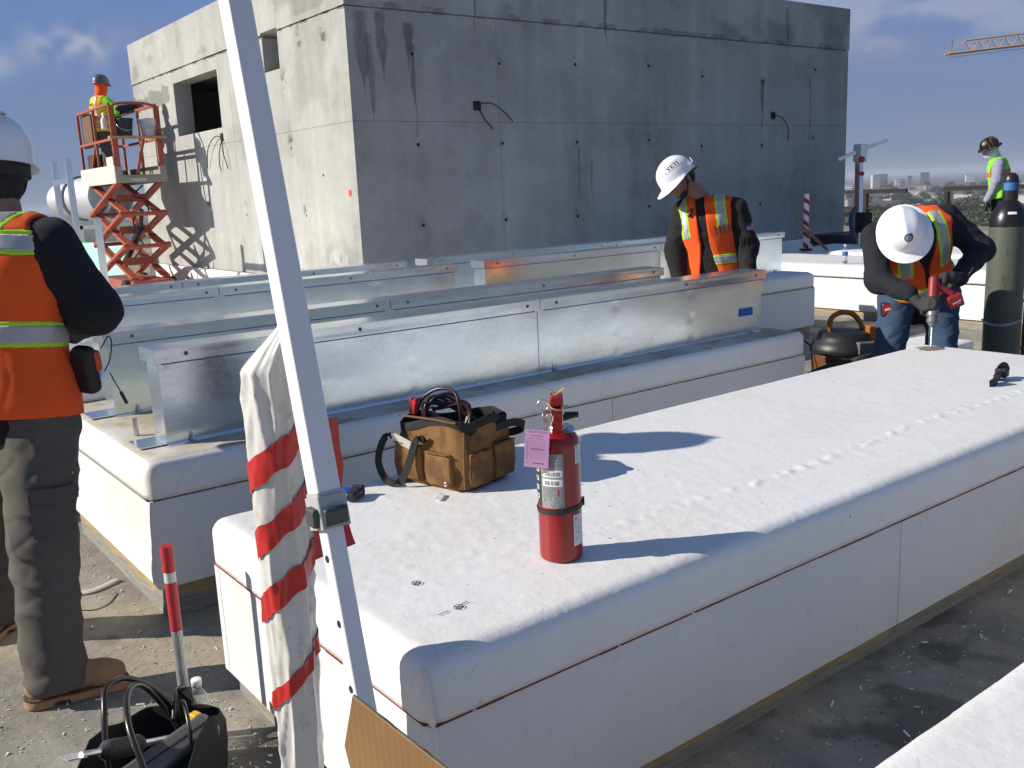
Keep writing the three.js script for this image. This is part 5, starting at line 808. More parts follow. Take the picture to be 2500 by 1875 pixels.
// ================================================================ scissor lift by the lit wall
{
  const orTex = dataTex(256, 256, (u, v) => { const n = tnoise(u, v, 8, 5), d = sstep(0.56, 0.7, tnoise(u, v + 0.3, 20, 4)); return [0.70 - 0.18 * d + 0.10 * (n - 0.5), 0.33 - 0.02 * d + 0.08 * (n - 0.5), 0.22 + 0.02 * d + 0.08 * (n - 0.5)]; });
  const mOr = mat([0.85, 0.85, 0.85], 0.6, { map: orTex }), mDeckM = mat([0.27, 0.26, 0.22], 0.7), mTyre = mat([0.02, 0.02, 0.02], 0.85);
  const X0 = 4.54, X1 = 5.34, Z1 = -16.5, Z0 = -18.62, D = 2.12, RT_ = 3.25, RM = 2.70;
  const t = thing('scissor_lift', 'orange scissor lift raised beside the lit concrete wall', 'scissor lift', [0, 0, 0]);
  part(t, 'chassis', [bx(X0 + 0.05, 0.14, Z0 - 0.02, X1 - 0.05, 0.36, Z1 + 0.02, 0.02)], mOr);
  for (const [x, z] of [[X0 + 0.02, Z0 + 0.25], [X1 - 0.02, Z0 + 0.25], [X0 + 0.02, Z1 - 0.25], [X1 - 0.02, Z1 - 0.25]]) { const w = part(t, 'wheel', lathe([[0.09, -0.06], [0.17, -0.06], [0.185, -0.045], [0.185, 0.045], [0.17, 0.06], [0.09, 0.06]], 20).rotateZ(Math.PI / 2), mTyre, [x, 0.2, z]); part(w, 'rim', lathe([[0, -0.045], [0.09, -0.05], [0.09, 0.05], [0, 0.045]], 14).rotateZ(Math.PI / 2), mOr); }
  const ys = [0.40, 0.94, 1.48, 2.0];
  for (let l = 0; l < 3; l++) for (const [x, s] of [[X0 + 0.06, 1], [X1 - 0.06, -1]]) {
    part(t, 'scissor_arm', [bar([x, ys[l], Z0 + 0.12], [x, ys[l + 1], Z1 - 0.12], 0.05, 0.12, [1, 0, 0])], mOr);
    part(t, 'scissor_arm', [bar([x + s * 0.075, ys[l], Z1 - 0.12], [x + s * 0.075, ys[l + 1], Z0 + 0.12], 0.05, 0.12, [1, 0, 0])], mOr);
    part(t, 'pivot_pin', [rod([x - 0.05, (ys[l] + ys[l + 1]) / 2, (Z0 + Z1) / 2], [x + s * 0.14, (ys[l] + ys[l + 1]) / 2, (Z0 + Z1) / 2], 0.03)], mDark);
  }
  for (const y of ys.slice(1, 3)) for (const z of [Z0 + 0.12, Z1 - 0.12]) part(t, 'cross_tube', [rod([X0 + 0.02, y, z], [X1 - 0.02, y, z], 0.035), rod([X0 + 0.01, y, z], [X0 + 0.2, y, z], 0.05), rod([X1 - 0.2, y, z], [X1 - 0.01, y, z], 0.05)], mOr);
  for (const y of ys.slice(0, 3)) part(t, 'stiffener', [bar([X0 + 0.14, y + 0.27, -17.2], [X1 - 0.14, y + 0.27, -17.2], 0.05, 0.13, [0, 1, 0])], mOr);
  part(t, 'hydraulic_cylinder', [rod([4.95, 0.55, -18.2], [4.95, 1.25, -16.9], 0.06), rod([4.95, 1.25, -16.9], [4.95, 1.55, -16.75], 0.035)], mBlackPlastic);
  part(t, 'hydraulic_hose', tube([[4.9, 1.5, -16.8], [4.75, 1.35, -16.6], [4.8, 1.1, -16.6], [4.95, 0.95, -16.9], [4.85, 0.7, -17.2]], 0.014, 30, 6), mRubber); part(t, 'hydraulic_hose', tube([[5.0, 1.95, -16.7], [4.8, 1.78, -16.6], [5.05, 1.7, -16.8], [5.15, 1.45, -17]], 0.014, 30, 6), mRubber);
  part(t, 'deck', [bx(X0 + 0.01, D - 0.03, Z0 + 0.01, X1 - 0.01, D, Z1 - 0.01)], mDeckM);
  part(t, 'deck_frame', [bx(X0, D - 0.13, Z1 - 0.05, X1, D - 0.031, Z1), bx(X0, D - 0.13, Z0, X1, D - 0.031, Z0 + 0.05), bx(X0 + 0.002, D - 0.13, Z0 + 0.05, X0 + 0.05, D - 0.031, Z1 - 0.05), bx(X1 - 0.05, D - 0.13, Z0 + 0.05, X1 - 0.002, D - 0.031, Z1 - 0.05)], mDeckM);
  part(t, 'name_plate', [bx(4.78, D - 0.105, Z1, 5.02, D - 0.055, Z1 + 0.006)], mat([0.45, 0.43, 0.33], 0.6));
  part(t, 'toe_board', [bx(X0 - 0.022, D - 0.13, Z0 - 0.02, X0 - 0.001, D + 0.16, Z1 + 0.01), bx(X0 - 0.022, D + 0.161, Z1 - 0.4, X0 - 0.001, D + 0.30, Z1 - 0.02)], mat([0.66, 0.62, 0.53], 0.85, { bumpMap: rep(texMid, 4), bumpScale: 0.004 }));
  part(t, 'toe_board', [bx(X0 + 0.2, D + 0.001, Z0 + 0.01, X1, D + 0.15, Z0 + 0.03)], mDeckM);
  part(t, 'toe_board', [bx(X1 - 0.02, D + 0.001, Z0 + 0.04, X1, D + 0.15, Z1 - 0.06)], mDeckM);
  for (const [x, z] of [[X0 + 0.03, Z0 + 0.03], [X1 - 0.03, Z0 + 0.03], [X0 + 0.05, Z1 - 0.03], [X1 - 0.03, Z1 - 0.03], [X0 + 0.03, -17.55], [X1 - 0.03, -17.55]]) { const c = z === Z1 - 0.03; part(t, 'guard_post', [bx(x - (c ? 0.045 : 0.02), D, z - 0.02, x + (c ? 0.045 : 0.02), RT_ - 0.02, z + 0.02)], mOr); if (c) part(t, 'post_socket', [bx(x - 0.055, D - 0.11, z - 0.03, x + 0.055, D + 0.14, z + 0.035)], mDeckM); }
  const rail = (y) => { part(t, 'guard_rail', [bx(X0 + 0.008, y - 0.02, Z0, X0 + 0.052, y + 0.02, Z1 - 0.055)], mOr); part(t, 'guard_rail', [bx(X1 - 0.052, y - 0.02, Z0, X1 - 0.008, y + 0.02, Z1 - 0.055)], mOr); part(t, 'guard_rail', [bx(X0 + 0.054, y - 0.02, Z0 + 0.008, X1 - 0.054, y + 0.02, Z0 + 0.05)], mOr); };
  rail(RT_); rail(RM);
  part(t, 'guard_rail', [tube([[X0 + 0.05, RT_ - 0.05, Z1 - 0.03], [X0 + 0.12, RT_, Z1 - 0.03], [X1 - 0.12, RT_, Z1 - 0.03], [X1 - 0.03, RT_ - 0.06, Z1 - 0.03]], 0.022, 24, 8)], mOr);
  part(t, 'gate_brace', [bar([X0 + 0.35, D, Z1 - 0.05], [X0 + 0.52, RM, Z1 - 0.05], 0.045, 0.03, [0, 0, 1])], mOr);
  part(t, 'gate_brace', [bar([X0 + 0.03, D + 0.05, -18.1], [X0 + 0.03, RM, -17.6], 0.03, 0.03, [1, 0, 0])], mOr);
  part(t, 'control_box', [bx(X1 - 0.25, RM + 0.18, Z0 + 0.06, X1 - 0.06, RT_ + 0.02, Z0 + 0.22, 0.01)], mDark);
  part(t, 'battery_tray', [bx(X0 + 0.1, D + 0.001, Z0 + 0.06, X1 - 0.25, D + 0.42, Z0 + 0.45, 0.02)], mat([0.05, 0.03, 0.025], 0.8));
  single('timber_plank', bx(-0.45, -0.02, -0.06, 0.47, 0.02, 0.06), mat([0.42, 0.27, 0.11], 0.85), 'yellowish timber plank laid across the end rails of the lift', 'plank', [4.94, RM + 0.02, Z1 + 0.03]);
  for (const z of [Z1 + 0.03]) for (const x of [X0 + 0.05, X1 - 0.03]) part(t, 'plank_bracket', [bx(x - 0.03, RM - 0.03, Z1 - 0.01, x + 0.03, RM - 0.001, Z1 + 0.09)], mOr);
  const bucket = (label, x, m, mi) => { const b = thing('bucket', label, 'bucket', [x, RM + 0.041, Z1 - 0.02]); part(b, 'pail', lathe([[0, 0.004], [0.105, 0.004], [0.105, 0], [0.108, 0], [0.135, 0.25], [0.143, 0.25], [0.143, 0.28], [0.131, 0.28], [0.104, 0.012], [0, 0.012]], 24), m); part(b, 'bail', tube([[0.14, 0.24, 0], [0.12, 0.13, 0.11], [0, 0.08, 0.15], [-0.12, 0.13, 0.11], [-0.14, 0.24, 0]], 0.004, 24, 5), mSteel); };
  bucket('black mortar bucket on the plank of the scissor lift', 4.77, mat([0.015, 0.017, 0.017], 0.6));
  bucket('cloudy translucent bucket on the plank of the scissor lift', 5.14, mat([0.62, 0.63, 0.66], 0.6, { transmission: 0.45, thickness: 0, side: THREE.DoubleSide }));
  const sp = thing('spray_bottle', 'white spray bottle hung on the corner post of the lift', 'bottle', [X0 - 0.03, RM + 0.16, -16.72]);
  part(sp, 'flask', lathe([[0, 0], [0.045, 0], [0.048, 0.02], [0.048, 0.15], [0.02, 0.2], [0.014, 0.23], [0, 0.23]], 16), mat([0.75, 0.75, 0.75], 0.5)); part(sp, 'trigger_head', [bx(-0.015, 0.23, -0.03, 0.015, 0.265, 0.05, 0.006), bar([0, 0.23, 0.03], [0, 0.18, 0.045], 0.01, 0.008)], mWhiteShell);
  single('plywood_sheet', bx(-0.015, -0.28, -0.32, 0.015, 0.28, 0.32), mat([0.15, 0.085, 0.05], 0.9), 'brown plywood sheet hung inside the far corner of the lift', 'board', [X0 + 0.09, 2.93, -18.25]);
}
// ================================================================ big duct on stands, posts and stored things behind the lift
{
  const mDuct = mat([0.72, 0.74, 0.74], 0.5, { metalness: 0.85, bumpMap: rep(texMid, 3), bumpScale: 0.003 });
  const t = thing('round_duct', 'big round galvanized duct lying on stands behind the scissor lift', 'duct', [5.6, 0, -20.9]);
  part(t, 'duct_shell', lathe([[0.44, 0.0], [0.46, 0], [0.46, 2.1], [0.44, 2.1], [0.44, 0]], 48).rotateX(-Math.PI / 2).translate(0, 1.83, 0), mDuct);
  part(t, 'duct_section', lathe([[0.41, 2.2], [0.43, 2.2], [0.43, 3.9], [0.41, 3.9], [0.41, 2.2]], 48).rotateX(-Math.PI / 2).translate(0, 1.81, 0), mDuct);
  for (const z of [2.06, 2.16]) part(t, 'flange', lathe([[0.42, z], [0.50, z], [0.50, z + 0.04], [0.42, z + 0.04], [0.42, z]], 48).rotateX(-Math.PI / 2).translate(0, 1.83, 0), mat([0.2, 0.21, 0.21], 0.6, { metalness: 0.6 }));
  for (const z of [-0.5, -1.9, -3.6]) part(t, 'stand', [bx(-0.6, 0, z - 0.04, -0.52, 1.3, z + 0.04), bx(0.52, 0, z - 0.04, 0.6, 1.3, z + 0.04), bx(-0.6, 1.18, z - 0.04, 0.6, 1.26, z + 0.04), bx(-0.05, 1.26, z - 0.03, 0.05, 1.375, z + 0.03)], mGalv);
  const fr = thing('steel_channel_frame', 'two upright steel channels joined by a crossbar left of the lift', 'steel frame', [3.5, 0, -15.5]);
  part(fr, 'upright', bx(-0.04, 0, -0.51, 0.04, 2.33, -0.43), mGalv); part(fr, 'upright', bx(-0.04, 0, 0.36, 0.04, 2.34, 0.44), mGalv); part(fr, 'crossbar', bx(-0.035, 1.98, -0.43, 0.035, 2.05, 0.36), mGalv); part(fr, 'foot', bx(-0.25, 0, -0.6, 0.25, 0.05, 0.55), mGalv);
  const po = thing('short_steel_post', 'short single steel channel post left of the scissor arms', 'steel post', [3.93, 0, -15.6]);
  part(po, 'upright', bx(-0.045, 0.02, -0.045, 0.045, 1.45, 0.045), mGalv); part(po, 'foot', bx(-0.15, 0, -0.15, 0.15, 0.02, 0.15), mGalv);
  const mi = thing('mint_board', 'mint green insulation board leaning behind the scissor arms', 'board', [4.75, 0.012, -19.9]);
  const gm = part(mi, 'panel', bx(-0.03, 0, -0.9, 0.03, 0.95, 0.9), mat([0.42, 0.85, 0.66], 0.7)); gm.rotation.set(0, 0.5, -0.25);
  const crates = [['red_crate', 'red crate stored far behind at left under the duct', [0.35, 0.04, 0.03], [4.0, -26, 0.9, 0.9, 0.7]], ['wooden_crate', 'wooden crate with pale slats far behind at left', [0.42, 0.30, 0.16], [4.9, -25.5, 0.9, 0.55, 0.8]], ['dark_gang_box', 'dark tool chest far behind at left under the duct', [0.05, 0.035, 0.03], [4.45, -24.4, 0.8, 0.75, 0.6]], ['brown_carton', 'brown carton on the roof far behind at left', [0.32, 0.2, 0.1], [3.6, -24.0, 0.5, 0.35, 0.5]]];
  for (const [n, l, c, [x, z, w, h, d]] of crates) { const q = thing(n, l, 'crate', [x, 0, z]); part(q, 'body', bx(-w / 2, 0, -d / 2, w / 2, h * 0.86, d / 2, 0.01), mat(c, 0.85)); part(q, 'lid', bx(-w / 2 - 0.02, h * 0.86, -d / 2 - 0.02, w / 2 + 0.02, h, d / 2 + 0.02, 0.01), mat(c.map((v) => v * 0.8), 0.85)); for (const k of [-0.3, 0, 0.3]) part(q, 'slat', bx(k * w - 0.04, 0.02, d / 2, k * w + 0.04, h * 0.84, d / 2 + 0.02), mat(c.map((v) => Math.min(0.8, v * 1.4)), 0.85)); }
}

// ================================================================ things on and around the front pad
// ---- fire extinguisher (local +z looks towards the photographer)
{
  const t = thing('fire_extinguisher', 'red fire extinguisher with pink tag standing on the front pad', 'extinguisher', [1.566, 0.612, -1.878], -0.69);
  const redTex = dataTex(256, 512, (u, v) => { const s = sstep(0.55, 0.72, tnoise(u, v, 6, 5)) * sstep(0.32, 0.28, v), g = tnoise(u, v, 60, 3) - 0.5, sc = sstep(0.78, 0.84, tnoise(u, v, 40, 3)); return [0.55 - 0.16 * s + 0.04 * g + 0.06 * sc, 0.045 + 0.02 * s + 0.05 * sc, 0.05 + 0.02 * s + 0.05 * sc]; });
  const mRed = mat([1, 1, 1], 0.33, { map: redTex, clearcoat: 0.3, clearcoatRoughness: 0.3 }), R = 0.059;
  part(t, 'tank', lathe([[0, 0.004], [0.045, 0.002], [0.053, 0], [0.0575, 0.004], [R, 0.012], [R, 0.318], [0.0565, 0.334], [0.049, 0.346], [0.036, 0.354], [0.022, 0.357], [0.0, 0.357]], 48), mRed);
  const wrap = (y0, y1, a0, a1, r = R + 0.0009) => new THREE.CylinderGeometry(r, r, y1 - y0, 24, 1, true, a0, a1 - a0).translate(0, (y0 + y1) / 2, 0);
  const lab = canvasTex(512, 512, (c, w, h) => {
    c.fillStyle = '#8d9090'; c.fillRect(0, 0, w, h); c.fillStyle = '#2b2d2f'; c.fillRect(0, 0, 170, h);
    c.fillStyle = '#d9d9d6'; for (let i = 0; i < 5; i++) c.fillRect(12, 60 + i * 84, 92, 44); c.fillStyle = '#b43a2a'; c.fillRect(112, 120, 40, 60); c.fillStyle = '#c9a23a'; c.fillRect(20, 430, 50, 50); c.fillStyle = '#10222c'; for (let i = 0; i < 5; i++) { c.fillRect(24 + i * 4, 66 + i * 84, 26, 30); c.fillRect(60, 70 + i * 84, 24, 26); }
    c.fillStyle = '#f2f2f0'; c.fillRect(200, 150, 290, 66); c.fillRect(200, 236, 290, 66); c.fillStyle = '#151515';
    let q = 7; const r2 = () => (q = (q * 16807) % 2147483647) / 2147483647;
    for (const y of [168, 252]) for (let x = 230; x < 460; x += 4 + r2() * 8) c.fillRect(x, y, 2 + r2() * 4, 40);
    c.fillStyle = '#4a4d4f'; for (let y = 20; y < 130; y += 16) c.fillRect(200, y, 150 + r2() * 130, 4); for (let y = 324; y < 400; y += 14) c.fillRect(200, y, 120 + r2() * 150, 3); c.fillStyle = '#9a2c26'; c.fillRect(420, 330, 24, 60);
    c.fillStyle = '#6d6f70'; for (let i = 0; i < 160; i++) { c.globalAlpha = 0.35; c.beginPath(); c.ellipse(190 + r2() * 310, 410 + r2() * 100, 4 + r2() * 16, 2 + r2() * 8, r2() * 3, 0, 7); c.fill(); } c.fillStyle = '#d8d8d6'; for (let i = 0; i < 70; i++) { c.beginPath(); c.ellipse(190 + r2() * 310, 420 + r2() * 92, 3 + r2() * 12, 2 + r2() * 5, r2() * 3, 0, 7); c.fill(); } c.globalAlpha = 1;
  });
  part(t, 'label', wrap(0.155, 0.305, -1.45, 0.22), mat([1, 1, 1], 0.5, { map: lab, side: THREE.DoubleSide }));
  const paper = (seed0) => canvasTex(128, 256, (c, w, h) => { c.fillStyle = '#d5d6d6'; c.fillRect(0, 0, w, h); let q = seed0; const r2 = () => (q = (q * 16807) % 2147483647) / 2147483647; c.strokeStyle = '#60646a'; c.lineWidth = 2; for (let y = 70; y < h - 10; y += 12) { c.beginPath(); c.moveTo(12, y); c.lineTo(12 + r2() * 100, y); c.stroke(); } c.fillStyle = '#23262b'; c.beginPath(); c.moveTo(20, 20); c.lineTo(44, 26); c.lineTo(26, 46); c.fill(); c.strokeStyle = '#8b8f94'; for (let i = 0; i < 16; i++) { c.beginPath(); c.moveTo(r2() * w, r2() * h); c.lineTo(r2() * w, r2() * h); c.stroke(); } });
  part(t, 'sticker', wrap(0.272, 0.335 - 0.012, 0.82, 1.42), mat([1, 1, 1], 0.6, { map: paper(77), side: THREE.DoubleSide }));
  part(t, 'sticker', wrap(0.045, 0.132, 0.62, 1.25), mat([1, 1, 1], 0.6, { map: paper(991), side: THREE.DoubleSide }));
  const band = part(t, 'strap', [new THREE.CylinderGeometry(R + 0.0035, R + 0.0035, 0.012, 40, 1, true), new THREE.CylinderGeometry(R + 0.0012, R + 0.0012, 0.012, 40, 1, true)].map((g) => g.rotateZ(0.09).translate(0, 0.146, 0)), mat([0.02, 0.02, 0.02], 0.5, { side: THREE.DoubleSide }));
  part(band, 'buckle', bx(-0.008, 0.138, R + 0.002, 0.008, 0.154, R + 0.009), mRubber); part(band, 'buckle', bx(R + 0.001, 0.145, -0.008, R + 0.008, 0.166, 0.004), mRubber);
  const v = part(t, 'valve', [lathe([[0, 0.355], [0.026, 0.355], [0.026, 0.368], [0.016, 0.370], [0.016, 0.41], [0, 0.41]], 16), bx(-0.016, 0.37, -0.02, 0.016, 0.405, 0.022, 0.003)], mat([0.55, 0.5, 0.42], 0.3, { metalness: 1 }));
  part(v, 'pressure_gauge', lathe([[0, -0.008], [0.017, -0.008], [0.017, 0.006], [0.014, 0.007], [0, 0.007]], 18).rotateZ(Math.PI / 2).translate(-0.032, 0.392, -0.01), mSteel);
  part(v, 'hose_nozzle', [rod([0.012, 0.388, 0], [0.05, 0.394, -0.008], 0.009, 0.007), bx(0.02, 0.388, -0.016, 0.058, 0.402, -0.004, 0.002)], mBlackPlastic);
  part(v, 'swivel_ring', lathe([[0.018, 0.362], [0.036, 0.362], [0.036, 0.365], [0.018, 0.365]], 24).rotateX(0.15).translate(0.01, 0, -0.055), mSteel);
  part(t, 'carry_handle', [bar([0, 0.335, 0.032], [0, 0.425, 0.034], 0.028, 0.005, [0, 0, 1]), bar([-0.0125, 0.335, 0.026], [-0.0125, 0.42, 0.022], 0.003, 0.016, [0, 0, 1]), bar([0.0125, 0.335, 0.026], [0.0125, 0.42, 0.022], 0.003, 0.016, [0, 0, 1])], mRed);
  part(t, 'squeeze_lever', [bx(-0.018, 0.428, -0.035, 0.018, 0.452, 0.040, 0.005), bx(-0.013, 0.415, -0.03, 0.013, 0.4275, 0.02)], mRed);
  part(t, 'pull_pin', [new THREE.TorusGeometry(0.0145, 0.0018, 8, 28).translate(-0.036, 0.43, 0.02), rod([-0.022, 0.43, 0.02], [0.036, 0.424, 0.02], 0.002)], mSteel);
  part(t, 'seal_cord', [tube([[-0.024, 0.436, 0.022], [-0.01, 0.424, 0.04], [0.012, 0.42, 0.042], [0.026, 0.428, 0.03]], 0.0022, 16, 5), tube([[-0.012, 0.452, 0.02], [-0.006, 0.462, 0.02], [-0.022, 0.476, 0.02], [-0.045, 0.482, 0.02]], 0.0015, 16, 5)], mat([0.42, 0.27, 0.06], 0.6));
  part(t, 'seal_tag', [bar([-0.004, 0.456, 0.02], [0.022, 0.474, 0.02], 0.002, 0.013, [0, 0, 1])], mat([0.72, 0.33, 0.03], 0.6));
  const tagTex = canvasTex(256, 420, (c, w, h) => { c.fillStyle = '#c79ac6'; c.fillRect(0, 0, w, h); c.fillStyle = '#4d3350'; let q = 5; const r2 = () => (q = (q * 16807) % 2147483647) / 2147483647; for (const [y, x0, x1, th] of [[18, 30, 230, 7], [32, 40, 220, 5], [62, 60, 200, 9], [96, 40, 190, 5]]) for (let x = x0; x < x1; x += 9 + r2() * 12) c.fillRect(x, y, 6 + r2() * 8, th); for (let y = 120; y < 330; y += 16) { c.globalAlpha = 0.7; c.fillRect(24, y, 16, 6); c.fillRect(56, y + 4, 165, 2); } c.globalAlpha = 1; c.fillStyle = '#22172a'; for (let x = 70; x < 190; x += 16) c.fillRect(x, 208 + 5 * Math.sin(x), 10, 13); for (let x = 90; x < 210; x += 12) c.fillRect(x, 366, 9, 12); for (const [x, y] of [[200, 118], [36, 372], [26, 300]]) { c.beginPath(); c.arc(x, y, 5, 0, 7); c.fill(); } c.strokeStyle = '#8c5f8e'; c.strokeRect(3, 3, w - 6, h - 6); });
  const tg = new THREE.PlaneGeometry(0.066, 0.104, 6, 10), tp = tg.attributes.position; for (let i = 0; i < tp.count; i++) tp.setZ(i, 0.006 * Math.sin(tp.getY(i) * 28) + 0.25 * tp.getX(i) * tp.getX(i));
  tg.computeVertexNormals(); const tag = part(t, 'inspection_tag', [tg], mat([1, 1, 1], 0.75, { map: tagTex, side: THREE.DoubleSide, transmission: 0.15, thickness: 0 }), [-0.056, 0.322, 0.058], [-0.08, -0.18, -0.1]);
  part(tag, 'tie', tube([[0.028, 0.052, 0], [0.035, 0.08, -0.02], [0.03, 0.1, -0.03]], 0.0012, 10, 4), mat([0.6, 0.55, 0.5], 0.6));
}

// ---- soft bags: rings of a rounded rectangle lofted upwards
function softBag(rings, n = 72, wob = 0.006, ph = 0) {
  const pos = [], idx = [];
  rings.forEach((r, k) => { for (let i = 0; i < n; i++) { const a = i / n * 2 * Math.PI, c = Math.cos(a), s = Math.sin(a), e = r.e ?? 0.4, x = Math.sign(c) * Math.pow(Math.abs(c), e) * r.a, z = Math.sign(s) * Math.pow(Math.abs(s), e) * r.b; const w = wob * (n3(x * 11 + ph, r.y * 13, z * 11) + 0.5 * n3(x * 27 + ph, r.y * 22, z * 27)) * (r.w ?? 1), L = Math.hypot(x, z) || 1; pos.push(x + x / L * w + (r.dx ?? 0), r.y + (r.lift ? r.lift(x, z) : 0), z + z / L * w + (r.dz ?? 0)); } });
  for (let k = 0; k < rings.length - 1; k++) for (let i = 0; i < n; i++) { const a = k * n + i, b = k * n + (i + 1) % n; idx.push(a, a + n, b, b, a + n, b + n); }
  const g = new THREE.BufferGeometry(); g.setAttribute('position', new THREE.Float32BufferAttribute(pos, 3)); g.setIndex(idx); g.computeVertexNormals();
  const uv = new Float32Array(pos.length / 3 * 2); for (let i = 0; i < pos.length / 3; i++) { uv[2 * i] = pos[3 * i] + pos[3 * i + 2]; uv[2 * i + 1] = pos[3 * i + 1]; } g.setAttribute('uv', new THREE.BufferAttribute(uv, 2)); return g;
}
function strapRibbon(pts, w, th, n = 40, flat = [0, 1, 0]) {   // webbing: a flat band along a curve
  const c = new THREE.CatmullRomCurve3(pts.map(va)), pos = [], idx = [];
  for (let i = 0; i <= n; i++) { const p = c.getPoint(i / n), tg = c.getTangent(i / n), s = new THREE.Vector3().crossVectors(tg, va(flat)).normalize(), m = new THREE.Vector3().crossVectors(s, tg).normalize(); for (const [a, b] of [[-1, -1], [1, -1], [1, 1], [-1, 1]]) { const q = p.clone().addScaledVector(m, a * w / 2).addScaledVector(s, b * th / 2); pos.push(q.x, q.y, q.z); } }
  for (let i = 0; i < n; i++) for (let k = 0; k < 4; k++) { const a = i * 4 + k, b = i * 4 + (k + 1) % 4; idx.push(a, b, a + 4, b, b + 4, a + 4); }
  const g = new THREE.BufferGeometry(); g.setAttribute('position', new THREE.Float32BufferAttribute(pos, 3)); g.setIndex(idx); return g.toNonIndexed().computeVertexNormals() ?? (() => { const q = g.toNonIndexed(); q.computeVertexNormals(); return q; })();
}
{
  const canv = dataTex(512, 512, (u, v) => { const d = sstep(0.5, 0.75, tnoise(u, v, 6, 5)), g = tnoise(u, v, 90, 2) - 0.5; return [0.58 - 0.12 * d + 0.06 * g, 0.42 - 0.09 * d + 0.05 * g, 0.245 - 0.05 * d + 0.04 * g]; });
  const mCanvas = mat([0.80, 0.80, 0.80], 0.95, { map: rep(canv, 3), bumpMap: rep(texWeave, 9), bumpScale: 0.0007 }), mWeb = fabric([0.02, 0.02, 0.018]), mLining = mat([0.012, 0.012, 0.012], 0.95, { side: THREE.DoubleSide });
  const t = thing('tool_bag', 'brown canvas tool bag with black rim on the front pad', 'tool bag', [1.775, 0.612, -2.70], 0.23);   // long side along local z
  const a = 0.132, b = 0.168, lift = (x, z) => 0.022 * Math.sin(z * 14 + 0.5) + 0.06 * (-x) * 1.0 + 0.012 * Math.cos(x * 30);
  part(t, 'body', softBag([{ y: 0, a: a * 0.2, b: b * 0.2, w: 0 }, { y: 0.0, a: a * 0.95, b: b * 0.95, w: 0.2 }, { y: 0.012, a, b }, { y: 0.05, a: a * 1.03, b: b * 1.03 }, { y: 0.09, a: a * 1.04, b: b * 1.04 }, { y: 0.13, a: a * 1.02, b: b * 1.03 }, { y: 0.17, a: a * 0.99, b: b * 1.02 }, { y: 0.195, a: a * 0.97, b: b * 1.02, lift: (x, z) => lift(x, z) * 0.8 }, { y: 0.205, a: a * 0.96, b: b * 1.02, lift }], 88, 0.017), mCanvas);
  const rim = part(t, 'rim', softBag([{ y: 0.203, a: a * 0.99, b: b * 1.035, lift }, { y: 0.218, a: a * 0.99, b: b * 1.035, lift }, { y: 0.231, a: a * 0.985, b: b * 1.03, lift }, { y: 0.233, a: a * 0.965, b: b * 1.015, lift }, { y: 0.205, a: a * 0.95, b: b * 0.99, lift }], 88, 0.014), mWeb);
  part(t, 'lining', softBag([{ y: 0.223, a: a * 0.955, b: b * 1.0, lift }, { y: 0.17, a: a * 0.9, b: b * 0.95 }, { y: 0.12, a: a * 0.88, b: b * 0.9 }, { y: 0.12, a: 0.001, b: 0.001 }], 60, 0.005), mLining);
  part(rim, 'zip_tape', tube([[-a * 0.97, 0.236, -b * 0.8], [-a * 1.0, 0.24, 0], [-a * 0.97, 0.238, b * 0.8]], 0.004, 20, 5), mCanvas);
  // pockets on the two near sides
  const pocket = (x, z, w, h, ry, y0 = 0.02) => { const g = softBag([{ y: 0, a: 0.010, b: w * 0.5 }, { y: h * 0.4, a: 0.017, b: w * 0.52 }, { y: h * 0.9, a: 0.014, b: w * 0.5 }, { y: h, a: 0.010, b: w * 0.48 }, { y: h, a: 0.002, b: w * 0.4 }], 40, 0.005, x * 9); const p = part(t, 'pocket', g, mCanvas, [x, y0, z], [0, ry, 0]); part(p, 'pocket_hem', tube([[-0.016, h, -w * 0.45], [-0.019, h + 0.002, 0], [-0.016, h, w * 0.45]], 0.0035, 10, 5), mCanvas); };
  pocket(-0.138, -0.085, 0.125, 0.125, 0); pocket(-0.141, 0.06, 0.115, 0.11, 0); pocket(-0.06, 0.174, 0.10, 0.11, Math.PI / 2); pocket(0.065, 0.173, 0.10, 0.12, Math.PI / 2);
  part(t, 'grommet', new THREE.TorusGeometry(0.006, 0.002, 6, 16).rotateY(-Math.PI / 2).translate(-0.158, 0.03, 0.10), mSteel);
  part(t, 'corner_seam', tube([[-a * 0.93, 0.012, b * 0.93], [-a * 0.97, 0.1, b * 0.97], [-a * 0.93, 0.21, b * 0.97]], 0.004, 14, 5), mCanvas);
  part(t, 'handle', strapRibbon([[-0.140, 0.155, -0.14], [-0.158, 0.165, -0.17], [-0.19, 0.08, -0.19], [-0.20, 0.015, -0.14], [-0.195, 0.02, -0.08], [-0.175, 0.09, -0.05], [-0.152, 0.165, -0.03], [-0.142, 0.17, 0.0]], 0.026, 0.004, 50, [0.3, 0.2, 1]), mWeb);
  part(t, 'handle', strapRibbon([[0.03, 0.195, 0.172], [0.09, 0.205, 0.205], [0.15, 0.18, 0.20], [0.175, 0.15, 0.15], [0.15, 0.14, 0.10], [0.13, 0.16, 0.08]], 0.028, 0.004, 40, [0, 1, 0.2]), mWeb);
  single('folding_rule', bx(-0.004, -0.018, -0.05, 0.004, 0.018, 0.05), mat([0.60, 0.56, 0.46], 0.7), 'cream folding rule tucked in a side pocket of the tool bag', 'rule', [1.60, 0.765, -2.76], [0.25, 0.2, 0.35]);
  // coil of maroon cable and its red connector
  const cab = thing('cable_coil', 'coil of dark maroon cable stuffed into the brown tool bag', 'cable', [1.74, 0.612, -2.72], 0.23), mCab = mat([0.045, 0.014, 0.014], 0.35);
